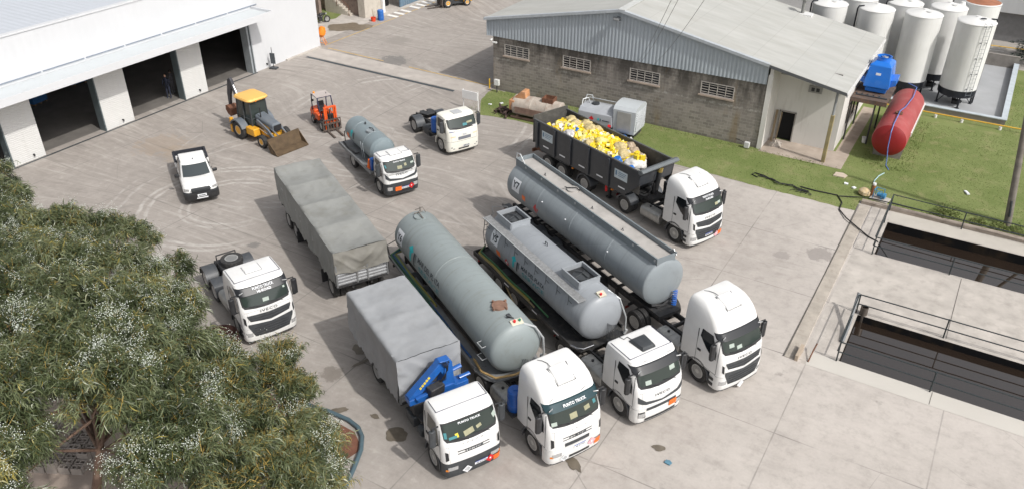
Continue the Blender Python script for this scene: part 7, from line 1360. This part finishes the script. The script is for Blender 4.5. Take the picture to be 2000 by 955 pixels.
# ------------------------------------------------------------------ scrap tank, vacuum unit by the block wall
t = thing('scrap_tank', (-25.4, 45.75, 0), 4, 'rust-streaked pale old tank with a square hatch, lying on the grass', 'scrap tank'); om_ = pm('peeling_pale_paint', (.42, .37, .32), .85, 0, .25, 1.6, .75, (.22, .12, .08), .5, 12)
q = M(); q.lathe([(.01, -1.85), (.5, -1.8), (.68, -1.65), (.7, -.4), (.715, -.38), (.715, -.3), (.7, -.28), (.7, .8), (.715, .82), (.715, .9), (.7, .92), (.68, 1.75), (.5, 1.85), (.01, 1.88)], (0, 0, .85), (1, 0, 0), 36); q.build('shell', om_, t)
q = M(); 
for a in ((.45, 1.05), ): 
    q.b2(.45, 1.25, -.35, -.31, 1.4, 1.78); q.b2(.45, 1.25, .31, .35, 1.4, 1.78); q.b2(.45, .49, -.31, .31, 1.4, 1.78); q.b2(1.21, 1.25, -.31, .31, 1.4, 1.78)
q.build('hatch_box', rust, t); q = M(); q.prism([(-1.8, 1.3), (-1.1, 1.95), (-.8, 1.95), (-.75, 1.5), (-1.7, .9)], 'y', -.35, .35); q.b2(-1.9, -1.5, -.6, .1, .6, 1.3); q.build('end_box', pm('orange_rust_plate', (.5, .25, .12), .85, 0, .3, 2, .6, (.3, .27, .25)), t, bevel=.03)
q = M(); 
for s in (-1, 1): q.b2(-1.8, 1.9, s*.55-.05, s*.55+.05, .05, .2)
for x_ in (-1.3, 0, 1.3): q.b2(x_-.06, x_+.06, -.6, .6, .1, .3)
q.b2(-1.4, 1.6, -.74, -.70, .55, .95); q.build('skid', pm('stained_skid', (.2, .13, .1), .9, 0, .3), t)
t = thing('scrap_heap', (-27.9, 45.3, 0), 0, 'tangle of dark rusty scrap beside the old tank', 'scrap heap'); q = M(); rgs = random.Random(5)
for i in range(26): q.box((rgs.uniform(-.6, .6), rgs.uniform(-.5, .5), rgs.uniform(.05, .4)), (rgs.uniform(.2, .9), rgs.uniform(.04, .15), rgs.uniform(.03, .12)), (rgs.uniform(-.5, .5), rgs.uniform(-.5, .5), rgs.uniform(0, 3)))
q.build('pieces', pm('dark_scrap', (.06, .04, .035), .9, 0, .4, 5, .6, (.18, .09, .06)), t)
t = thing('vacuum_unit', (-19.9, 46.5, 0), 2, 'pale grey tank unit with a box cabinet, parked against the block wall', 'tank unit'); pg = pm('pale_unit_grey', (.40, .42, .45), .4, 0, .06, 1, .3, (.3, .3, .3))
q = M(); q.rings([rr(-2.4, .1, .85, .7, .1, .1), rr(-2.4, .1, .9, .9, .1, .1), rr(-2.4, .1, .86, 1.45, .1, .1), rr(-2.38, .08, .65, 1.66, .1, .1), rr(-2.3, .0, .4, 1.7, .1, .1)]); tu = q.build('tank_shell', pg, t); q = M(); q.tube([(-2.2, .45, 1.6), (-2.2, .45, 1.95), (.05, .45, 1.95)], .03); q.tube([(-2.35, 0, 1.6), (-2.3, .3, 2.15), (-2.0, .5, 2.1), (-1.9, .5, 1.8)], .04); q.tube([(-2.3, -.5, 1.5), (-2.35, -.2, 2.0), (-2.1, .1, 2.05), (-1.95, .1, 1.7)], .035); q.build('rail', pm('pale_rail', (.5, .52, .53), .4, .3), tu)
q = M(); q.cyl((-1.55, .1, 1.7), (-1.55, .1, 1.8), .25, n=20); q.b2(-2.3, 0, .2, .7, 1.45, 1.6); q.build('manhole', charc, tu)
q = M(); q.rings([[(.15, -.85, .5), (1.6, -.85, .5), (1.6, 1.0, .5), (.15, 1.0, .5)], [(.1, -.9, 2.05), (1.65, -.9, 2.05), (1.65, 1.0, 2.05), (.1, 1.0, 2.05)], [(.1, -.7, 2.25), (1.65, -.7, 2.25), (1.65, .8, 2.25), (.1, .8, 2.25)], [(.1, -.2, 2.34), (1.65, -.2, 2.34), (1.65, .4, 2.34), (.1, .4, 2.34)]]); cbn = q.build('cabinet', pm('cabinet_grey', (.46, .49, .51), .4, 0, .05, 1, .2, (.35, .35, .35)), t, ang=20)
q = M(); q.b2(.4, 1.35, -.925, -.9, .6, 1.95); q.build('cabinet_door', pm('door_aluminium', (.42, .42, .4), .4, .4, .1), cbn, bevel=.01); q = M()
for i in range(10): q.b2(1.63, 1.68, -.7, .85, .7+.13*i, .76+.13*i)
q.build('louvre', pm('pale_louvre', (.5, .52, .54), .5), cbn)
q = M(); q.b2(-2.3, 1.6, -.5, .5, .3, .5); 
for x_ in (-2.1, -.5, 1.2): q.b2(x_, x_+.15, -.8, .9, 0, .3)
q.b2(-2.3, .1, -.95, -.85, .5, .6); q.build('skid', chas, t); q = M(); q.add([(-1.55, -.93, 1.1), (-1.38, -.915, 1.27), (-1.21, -.93, 1.1), (-1.38, -.93, .93)], [(0, 1, 2, 3)]); q.build('hazard_diamond', redp, t); q = M(); q.b2(-.95, -.85, -.93, -.91, 1.05, 1.2); q.build('emblem', turq, t); q = M(); q.b2(-.78, -.73, -.93, -.91, 1.0, 1.18); q.b2(-.62, -.1, -.93, -.91, 1.06, 1.11); q.build('printed_lines', ink, t); q = M(); q.cyl((-.1, -.8, .72), (-.1, -.95, .85), .1, n=10); q.build('red_fitting', redp, t)
t = thing('blue_drum', (-19.1, 45.2, 0), 0, 'blue drum lying below the grey cabinet unit', 'drum'); q = M(); q.lathe(drum_bm, (-.45, 0, .3), (1, .1, 0), 22); q.build('barrel', MATS['blue_drum_plastic'], t)
t = thing('white_jug', (-18.3, 45.35, 0), 0, 'white plastic jug on the grass right of the blue drum by the cabinet', 'jug'); q = M(); q.lathe([(.2, 0), (.22, .3), (.1, .42), (.06, .5)], (0, 0, 0), (0, 0, 1), 16); q.build('jug', white, t)
# ------------------------------------------------------------------ railings, pool fittings, hoses
rm = pm('black_rail_paint', (.02, .03, .035), .4, 0, .2, 4, .3, (.1, .06, .04))
def railing(name, pts, posts, label, h=1.0):
    t = thing(name, (pts[0][0], pts[0][1], 0), 0, label, 'railing', 'railings round the settling pools'); o0 = Vector((pts[0][0], pts[0][1], 0)); q = M()
    for z in (h, h*.5): q.tube([Vector((x_, y_, z))-o0 for x_, y_ in pts], .028, 6)
    q.build('rail', rm, t)
    for x_, y_ in posts: q = M(); q.cyl(Vector((x_, y_, 0))-o0, Vector((x_, y_, h+.02))-o0, .032, n=6); q.build('post', rm, t)
px_ = [1.6, 5.4, 9.2, 13]
railing('railing', [(-2.05, 30.05), (13, 30.05)], [(-2.05, 30.05)]+[(x_, 30.02) for x_ in px_], 'dark two-bar railing along the near edge of the nearer pool')
railing('railing', [(-2.05, 34.05), (13, 34.1)], [(-2.05, 34.05)]+[(x_, 34.08) for x_ in px_], 'dark two-bar railing on the slab side of the nearer pool, standing against pale concrete')
railing('railing', [(-2.1, 30.1), (-2.1, 34.0)], [], 'short railing across the left end of the nearer pool')
railing('railing', [(-2.4, 39.65), (13, 39.65)], [(-2.4, 39.65)]+[(x_, 39.65) for x_ in (1.2, 5, 8.8)], 'dark railing along the near edge of the farther pool')
railing('railing', [(-2.45, 44.9), (13, 44.5)], [(-2.45, 44.9)]+[(x_, 43.75) for x_ in ()]+[(1.2, 44.75), (5, 44.6), (8.8, 44.5)], 'dark railing between the farther pool and the lawn')
railing('railing', [(-2.45, 39.7), (-2.45, 44.85)], [(-2.45, 43.3)], 'short railing across the left end of the farther pool')
t = thing('standpipe', (-1.75, 34.08, 0), 0, 'open-topped dark steel pipe stub at the corner of the nearer pool', 'pipe'); q = M(); q.lathe([(.17, -1.5), (.17, .42), (.14, .42), (.13, -.3)], (0, 0, 0), (0, 0, 1), 22, caps=False); q.build('tube', pm('bronze_steel', (.12, .1, .085), .5, .4, .2, 4), t); q = M(); q.cyl((0, 0, -.3), (0, 0, -.28), .135, n=20); q.build('inside', black, t)
tag(M().tube([(-2.15, 34.1, 1.05), (-2.15, 34.0, .9), (-2.1, 32.5, .25), (-2.1, 31.4, .08)], .07, 10).build('suction_pipe', pm('galvanised_pipe', (.3, .31, .32), .4, .5)), 'grey pipe slung over the railing at the pool corner', 'pipe')
tag(M().tube([(-3.05, 29.35, .02), (-3.0, 29.9, .3), (-2.95, 30.2, .45)], .03, 6).build('gate_stop', rust), 'small bent steel stop on the kerb corner of the nearer pool', 'bracket')
q = M(); q.prism([(-.12, -.5), (.0, -.5), (.05, .4), (-.1, .45)], 'z', 0, .28); o = q.build('concrete_stub', pm('stub', (.4, .33, .26), .9)); o.location = (-3.45, 29.65, 0); tag(o, 'small upright broken concrete stub at the kerb corner', 'stub')
# black cable bundle on the lawn
rgc = random.Random(4)
def wob_line(pts, n, amp): 
    out = []; pts = [Vector(p) for p in pts]
    for a, b in zip(pts[:-1], pts[1:]):
        for i in range(n): out.append(a.lerp(b, i/n)+Vector((rgc.uniform(-amp, amp), rgc.uniform(-amp, amp), rgc.uniform(0, .02))))
    return out+[pts[-1]]
blkc = pm('black_cable', (.015, .016, .017), .6)
q = M()
for k in range(5): q.tube(wob_line([(-9.9, 45.25+.05*k, .06), (-9.0, 45.1, .08), (-8.6, 44.75, .1), (-7.9, 44.95, .08), (-7.3+.1*k, 44.6, .08), (-6.9, 44.75, .06), (-6.6-.3*k, 44.35, .05)], 6, .1), .018, 6)
q.tube([(-9.9, 45.0, .05), (-10.3, 45.2, .05), (-10.2, 45.5, .05), (-9.6, 45.4, .06), (-9.2, 45.1, .06)], .03, 6)
tag(q.build('cable_bundle', blkc), 'tangled black cables heaped along the lawn edge', 'cables')
tag(M().tube([(-7.4, 45.1, .06), (-6.5, 45.05, .06), (-5.3, 45.15, .05), (-4.9, 44.4, .04), (-4.85, 43.5, .04), (-4.3, 42.6, .1), (-3.6, 41.9, .1), (-2.9, 41.3, .04), (-2.4, 41.05, .03), (-1.8, 40.7, -.4), (-1.3, 40.5, -.9)], .035, 8).build('black_hose', blkc), 'single black hose running over the kerb into the farther pool', 'hose')
tag(M().tube([(-5.2, 45.1, .05), (-4.2, 45.45, .1), (-3.5, 45.4, .22), (-2.4, 45.35, .25), (4, 45.3, .25), (13, 45.0, .2)], .03, 6).build('black_cable', blkc), 'black cable along the kerb behind the farther pool', 'cable')
# big hose and planter by the trees
tag(M().tube([(-19.6, 16.4, .1), (-18.85, 16.45, .1), (-18.16, 16.58, .1), (-17.17, 16.62, .1), (-16.6, 16.5, .1), (-16.15, 16.2, .1), (-15.75, 15.65, .1), (-15.4, 14.85, .1), (-15.15, 14.2, .1), (-15.0, 13.5, .1)], .085, 12).build('suction_hose', pm('grey_blue_hose', (.075, .12, .145), .5, 0, .1, 3, .3)), 'thick grey-blue hose curving round the red soil bed', 'hose')
t = thing('steel_pot', (-24.8, 17.35, 0), 0, 'big brown steel ring standing on the ground under the tree', 'steel ring'); q = M(); q.lathe([(.72, 0), (.72, .6), (.69, .6), (.68, .02)], (0, 0, 0), (0, 0, 1), 36, caps=False); q.build('ring', pm('brown_steel', (.07, .035, .03), .6, .1, .2, 3), t); q = M(); q.cyl((0, 0, .02), (0, 0, .1), .67, n=30); q.build('base', pm('brown_steel', (.07, .035, .03), .6), t)
pvm = pm('grey_block', (.30, .265, .24), .9, 0, .15, 3, .4, (.2, .17, .15)); gb = thing('block_pallet', (-26.2, 8.2, 0), 28, 'stacked hollow concrete blocks seen through the gap in the tree', 'block stack')
for i in range(7):
    for j in range(9):
        if (i in (3,) and j > 2): continue
        q = M(); x_, y_, h_ = i*.46, j*.26, .3+.2*((i+j) % 4 == 0)
        for a in (0, 1): q.b2(x_, x_+.39, y_+.17*a, y_+.03+.17*a, 0, h_); 
        for a in (0, .18, .36): q.b2(x_+a, x_+a+.03, y_+.03, y_+.17, 0, h_)
        q.build('hollow_block', pvm, gb)
o = M().b2(0, .5, 0, .42, .4, .95).build('sand_box', pm('sandy_box', (.5, .42, .33), .8), bevel=.02); o.location = (-26.6, 11.2, 0); tag(o, 'sandy coloured cube resting by the hollow blocks', 'box')
tag(M().prism([(-.12, -.09), (.1, -.12), (.14, .02), (.02, .1), (-.1, .06)], 'z', 0, .04).build('blue_rag', pm('blue_rag', (.1, .22, .3), .9)), 'small blue-grey rag on the concrete in front of the low-roofed tractor', 'rag').location = (-5.95, 21.0, .02)
# ------------------------------------------------------------------ trees
def bush(x, y, r, h, n, label, seed):
    rg = np.random.default_rng(seed); t = thing('weed_bush', (x, y, 0), 0, label, 'bush', 'weeds along the kerb behind the farther pool')
    a = rg.uniform(0, 2*PI, n); rd = r*rg.uniform(0, 1, n)**.6; z = h*rg.uniform(.1, 1, n)*(1-(rd/r)**2*.6); c = np.stack([rd*np.cos(a), rd*np.sin(a), z], 1); d = rg.normal(size=(n, 3))*.09; d[:, 2] = abs(d[:, 2])*.7; s_ = np.cross(d, rg.normal(size=(n, 3))); s_ /= np.linalg.norm(s_, axis=1)[:, None]; s_ *= .022
    V = np.stack([c-s_*.3, c+d*.5-s_, c+d, c+d*.5+s_], 1).reshape(-1, 3); me = npmesh('foliage', V, np.arange(4*n).reshape(-1, 4), [bmj], np.clip(rg.normal(.6, .3, n), 0, 1)); o = bpy.data.objects.new('foliage', me); COL.objects.link(o); o.parent = t
    q = M()
    for i in range(9): b_ = a[i]; q.tube([(0, 0, 0), (r*.4*math.cos(b_), r*.4*math.sin(b_), h*.5), (r*.7*math.cos(b_), r*.7*math.sin(b_), h*.85)], .008, 5)
    q.build('stem', pm('weed_stem', (.2, .17, .07), .8), t)
for i, (x, y, r, h, n, l) in enumerate(((.3, 45.85, .75, .55, 900, 'leafy weed bush behind the kerb at the first railing post'), (1.9, 45.75, .5, .4, 420, 'smaller weed clump to the right of the leafy bush'), (2.9, 45.8, .45, .35, 320, 'low weeds at the foot of the utility pole'), (3.9, 45.8, .6, .5, 500, 'weeds right of the utility pole'))): bush(x, y, r, h, n, l, i+40)
def leafmat():
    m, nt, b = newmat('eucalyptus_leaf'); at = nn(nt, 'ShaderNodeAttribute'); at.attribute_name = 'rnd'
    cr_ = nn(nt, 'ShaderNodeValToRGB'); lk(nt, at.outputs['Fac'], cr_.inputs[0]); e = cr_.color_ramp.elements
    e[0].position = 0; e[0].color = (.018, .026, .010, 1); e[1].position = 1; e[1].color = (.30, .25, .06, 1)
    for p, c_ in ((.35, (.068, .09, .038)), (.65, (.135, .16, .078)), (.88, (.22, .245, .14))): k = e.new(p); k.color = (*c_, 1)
    lk(nt, cr_.outputs[0], b.inputs['Base Color']); b.inputs['Roughness'].default_value = .36; b.inputs['Specular IOR Level'].default_value = .5
    b.inputs['Subsurface Weight'].default_value = 0
    tr = nn(nt, 'ShaderNodeBsdfTranslucent'); lk(nt, cr_.outputs[0], tr.inputs[0]); mx = nn(nt, 'ShaderNodeMixShader'); mx.inputs[0].default_value = .15
    lk(nt, b.outputs[0], mx.inputs[1]); lk(nt, tr.outputs[0], mx.inputs[2]); lk(nt, mx.outputs[0], nt.nodes['Material Output'].inputs['Surface']); return m
leafm = leafmat(); budm = pm('white_bud', (.70, .75, .68), .6, 0, .15, 8); barkm = pm('red_brown_bark', (.12, .075, .055), .85, 0, .3, 2, .5, (.28, .2, .15), .5, 14); twigm = pm('ochre_twig', (.36, .25, .06), .7)
def make_tree(name, base, blobs, label, seed, nleaf, nbud, lim=()):
    rg = np.random.default_rng(seed); t = thing(name, (base[0], base[1], 0), 0, label, 'tree', 'eucalyptus trees in the foreground'); B0 = np.array([base[0], base[1], 0.])
    C = np.array([b[:3] for b in blobs], float)-B0; Rr = np.array([b[3] for b in blobs]); wts = Rr**2.3; wts /= wts.sum()
    ntw = nleaf//16; area = Rr**2; ncl = np.maximum(5, (21*area).astype(int)); cb = np.repeat(np.arange(len(Rr)), ncl); nc = len(cb)      # leaf clumps over every bough
    cdn = rg.normal(size=(nc, 3)); cdn /= np.linalg.norm(cdn, axis=1)[:, None]; cdn[:, 2] = np.where(cdn[:, 2] < -.35, -cdn[:, 2]*.8, cdn[:, 2])
    lumpc = np.array([noise.noise(Vector((p[0]*1.8+i*3.3, p[1]*1.8, p[2]*1.8))) for p, i in zip(cdn, cb)])
    cc_ = C[cb]+cdn*(Rr[cb]*rg.uniform(.62, 1.0, nc)*(.88+.5*lumpc))[:, None]*np.array([1, 1, .85]); csz = rg.uniform(.08, .25, nc); ctone = rg.normal(0, .2, nc); clen = rg.uniform(.7, 1.25, nc); cbud = rg.uniform(size=nc)
    ci = rg.integers(0, nc, ntw); inner = rg.uniform(size=ntw) < .12; bi = cb[ci]; d = cdn[ci].copy()
    P = cc_[ci]+rg.normal(size=(ntw, 3))*csz[ci][:, None]*.62; P[inner] = C[bi[inner]]+(cc_[ci[inner]]-C[bi[inner]])*rg.uniform(.1, .7, inner.sum())[:, None]+rg.normal(size=(inner.sum(), 3))*.12
    lump = lumpc[ci]+ctone[ci]
    dirn = d*.75+np.array([0, 0, .35])+rg.normal(size=(ntw, 3))*.45; dirn /= np.linalg.norm(dirn, axis=1)[:, None]
    nt_ = np.repeat(np.arange(ntw), 16); n = len(nt_); s = rg.uniform(0, 1, n); droop = np.zeros((n, 3)); tl = rg.uniform(.25, .55, ntw)[nt_]
    o_ = P[nt_]+dirn[nt_]*(s*tl)[:, None]; o_[:, 2] -= (s**2)*tl*.35
    ld = dirn[nt_]*.5+rg.normal(size=(n, 3))*.6; ld[:, 2] -= .6; ld /= np.linalg.norm(ld, axis=1)[:, None]
    L = rg.uniform(.15, .33, n)*clen[ci][nt_]; w = rg.uniform(.009, .015, n); sd2 = np.cross(ld, rg.normal(size=(n, 3))); sd2 /= np.linalg.norm(sd2, axis=1)[:, None]; nm = np.cross(ld, sd2)
    bend = rg.uniform(.02, .07, n)*rg.choice([-1, 1], n)
    ks = []
    for f, ww in ((0, .25), (.33, 1.), (.7, .8), (1, .08)):
        c = o_+ld*(L*f)[:, None]+sd2*(bend*4*f*(1-f))[:, None]+np.stack([0*L, 0*L, -L*.35*f*f], 1); ks.append(c-sd2*(w*ww)[:, None]); ks.append(c+sd2*(w*ww)[:, None])
    V = np.stack(ks, 1).reshape(-1, 3); b = np.arange(n)*8; Q = np.concatenate([np.stack([b+2*k, b+2*k+1, b+2*k+3, b+2*k+2], 1) for k in range(3)])
    tone = np.clip(.43+.5*lump[nt_]-.35*inner[nt_]+rg.normal(0, .15, n)+(rg.uniform(size=n) < .06)*.4, 0, 1); col = np.tile(tone, 3)  # inner leaves coloured darker, shade painted into the depth of the crown
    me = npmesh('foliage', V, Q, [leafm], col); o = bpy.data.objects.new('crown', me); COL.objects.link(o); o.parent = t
    me.polygons.foreach_set('use_smooth', np.ones(len(Q), bool))
    # buds in loose white sprays
    k = np.nonzero((cbud[ci] < .30) & (~inner) & (P[:, 2]-C[bi][:, 2] > -.2*Rr[bi]))[0]; hot = np.array([noise.noise(Vector((p[0]*.8, p[1]*.8, p[2]*.8+seed))) for p in P[k]]) > -.02; k = k[hot]; k = rg.choice(k, min(len(k), nbud//11), replace=False)
    kk = np.repeat(k, 13); nb = len(kk); c = P[kk]+dirn[kk]*rg.uniform(0, .55, nb)[:, None]+rg.normal(size=(nb, 3))*.06; r = rg.uniform(.008, .017, nb)
    octv = np.array([(1, 0, 0), (-1, 0, 0), (0, 1, 0), (0, -1, 0), (0, 0, 1), (0, 0, -1)]); octf = np.array([(0, 2, 4), (2, 1, 4), (1, 3, 4), (3, 0, 4), (2, 0, 5), (1, 2, 5), (3, 1, 5), (0, 3, 5)])
    V = (c[:, None, :]+octv[None]*r[:, None, None]).reshape(-1, 3); Fq = (octf[None]+(np.arange(nb)*6)[:, None, None]).reshape(-1, 3)
    o2 = bpy.data.objects.new('bud', npmesh('bud', V, Fq, [budm], tri=True)); COL.objects.link(o2); o2.parent = t; o2.name = 'bud_sprays'; o2['kind'] = 'stuff'
    # twigs
    q = M(); rgx = random.Random(seed); top = Vector(C.mean(0)); 
    tk = [Vector((0, 0, -.1)), Vector((.1, .05, 1.5)), Vector((top.x*.25, top.y*.25, top.z*.45)), Vector((top.x*.6, top.y*.6, top.z*.75)), Vector((top.x, top.y, top.z))]
    if len(lim): tk = [Vector(p)-Vector((base[0], base[1], 0)) for p in lim]
    hgt = max(1.5, top.z); r0 = .06+.028*hgt; q.tube(tk, [r0*(1-.72*i/(len(tk)-1)) for i in range(len(tk))], 14); trk = q.build('trunk', barkm, t)
    q = M()
    for i, (cc, rr_) in enumerate(zip(C, Rr)):
        cc = Vector(cc); f = rgx.uniform(.4, .85); st_ = tk[-2].lerp(tk[-1], f) if i % 3 else tk[-3].lerp(tk[-2], .4+.6*f); mid = st_.lerp(cc, .5)+Vector((rgx.uniform(-.2, .2), rgx.uniform(-.2, .2), .15))
        q.tube([st_, mid, cc, cc+Vector((0, 0, rr_*.5))], [r0*.22, r0*.15, r0*.09, .01], 7)
    q.build('limb', barkm, trk)
    sel = rg.choice(ntw, min(ntw, 9000), replace=False); a = P[sel]-dirn[sel]*.25; bb_ = P[sel]+dirn[sel]*tl[sel*0].mean(); sdv = np.cross(dirn[sel], rg.normal(size=(len(sel), 3))); sdv /= np.linalg.norm(sdv, axis=1)[:, None]
    V = np.stack([a-sdv*.008, a+sdv*.008, bb_+sdv*.002, bb_-sdv*.002], 1).reshape(-1, 3); Qq = np.arange(4*len(sel)).reshape(-1, 4)
    o3 = bpy.data.objects.new('twigs', npmesh('twigs', V, Qq, [twigm])); COL.objects.link(o3); o3.parent = t; o3['kind'] = 'stuff'
    return t
BL1 = [(-39.31, 17.69, 4.1, 0.75), (-35.52, 15.92, 4.6, 0.95), (-31.73, 15.87, 4.8, 0.65), (-30.25, 16.37, 4.8, 0.6), (-29.35, 17.33, 4.4, 0.65), (-27.88, 17.15, 4.2, 0.5), (-36.92, 16.35, 4.4, 0.75), (-33.31, 14.59, 5.0, 1.1), (-31.34, 14.58, 5.0, 0.9), (-30.1, 12.74, 5.3, 1.2), (-30.46, 15.36, 5.0, 0.8), (-27.02, 12.53, 6, 1.3), (-27.19, 13.96, 5.6, 1.0), (-29.41, 16.94, 4.4, 0.75), (-25.68, 14.06, 5.6, 1.0), (-24.99, 10.21, 6.8, 1.4), (-22.88, 10.84, 7, 1.4), (-21.83, 11.8, 6.6, 1.2), (-25.29, 15.11, 4.8, 0.7), (-21.89, 13.07, 6, 1.0), (-25.91, 16.92, 3.8, 0.6), (-22.67, 14.41, 5, 0.8), (-20.76, 13.03, 5.4, 0.85), (-21.41, 8.43, 7.6, 1.3), (-19.69, 8.92, 7.8, 1.3), (-18.74, 9.79, 7.6, 1.2), (-19.18, 11.26, 6.6, 1.0), (-19.32, 12.33, 5.4, 0.75), (-19.41, 7.13, 7.8, 1.1), (-18.74, 7.92, 7.6, 0.95), (-17.43, 8.56, 7.8, 1.05), (-17.21, 9.5, 7.2, 1.0), (-17.31, 10.5, 6.4, 0.9), (-18.1, 5.91, 7.0, 0.75), (-18.6, 6.37, 7.4, 0.8), (-16.41, 8.47, 7.2, 0.75), (-15.77, 8.78, 7, 0.85), (-15.8, 9.49, 6.4, 0.9), (-15.28, 7.95, 6.8, 0.7), (-14.66, 8.24, 6.6, 0.85), (-15.43, 7.52, 6.2, 0.5), (-17.65, 5.65, 6.6, 0.6)]
BL2 = [(-20.17, 13.53, 4.2, 0.65), (-20.09, 14.12, 3.6, 0.5), (-17.71, 11.85, 5, 0.85), (-17.42, 12.39, 4.4, 0.7), (-19.51, 13.98, 3.6, 0.32), (-15.83, 10.44, 5.4, 0.85), (-15.56, 11.32, 4.8, 0.8), (-15.27, 11.96, 4.2, 0.7), (-14.53, 9.22, 5.6, 0.85), (-14.15, 10.1, 5, 0.85), (-13.97, 11.08, 4.4, 0.75), (-14.49, 12.36, 3.4, 0.5), (-13.27, 10.83, 4.2, 0.65), (-13.83, 12.01, 3.2, 0.45), (-15.42, 13.62, 2.6, 0.4), (-14.48, 12.78, 2.8, 0.42), (-13.26, 11.13, 3.6, 0.5)]
BL3 = [(-18.85, 15.3, 3.3, 0.42), (-18.51, 14.51, 3.2, 0.42), (-17.83, 14.92, 3.2, 0.45), (-17.23, 13.94, 3.4, 0.55), (-16.91, 14.36, 3.0, 0.48), (-15.92, 13.65, 2.9, 0.5), (-15.41, 13.67, 2.4, 0.32)]
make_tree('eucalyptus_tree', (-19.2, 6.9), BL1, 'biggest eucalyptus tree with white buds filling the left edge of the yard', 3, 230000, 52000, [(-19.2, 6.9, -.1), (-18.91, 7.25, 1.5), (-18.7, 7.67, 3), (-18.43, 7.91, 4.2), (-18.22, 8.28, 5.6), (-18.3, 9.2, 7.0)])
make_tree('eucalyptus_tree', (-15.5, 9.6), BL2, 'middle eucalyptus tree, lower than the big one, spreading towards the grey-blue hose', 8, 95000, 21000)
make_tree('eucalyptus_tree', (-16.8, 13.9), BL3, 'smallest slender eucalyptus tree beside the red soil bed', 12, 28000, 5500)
rgt = np.random.default_rng(9)
# dark conifer branch tips at the far right
CT = thing('conifer_tree', (4.3, 77.5, 0), 0, 'dark green conifer reaching in at the top right corner', 'tree'); n = 9000
zz = rgt.uniform(.8, 7, n); ang_ = rgt.uniform(0, 2*PI, n); lay = np.floor(zz/.8)*.8; rad = (7.2-zz)*.48*rgt.uniform(.2, 1, n)**.6*(1+.25*np.sin(ang_*5+lay*3)); zc_ = lay+.1*rgt.normal(size=n)-.12*rad
c = np.stack([rad*np.cos(ang_), rad*np.sin(ang_), zc_], 1); dd = np.stack([np.cos(ang_), np.sin(ang_), -.2+0*ang_], 1)*.22; sdv = np.cross(dd, rgt.normal(size=(n, 3))); sdv /= np.linalg.norm(sdv, axis=1)[:, None]
V = np.stack([c-sdv*.035, c+sdv*.035, c+dd+sdv*.01, c+dd-sdv*.01], 1).reshape(-1, 3); o = bpy.data.objects.new('crown', npmesh('foliage', V, np.arange(4*n).reshape(-1, 4), [pm('conifer_green', (.02, .045, .03), .7, 0, .3, 3)])); COL.objects.link(o); o.parent = CT
q = M(); q.tube([(0, 0, 0), (0, 0, 7)], [.16, .03], 10); q.build('trunk', barkm, CT)
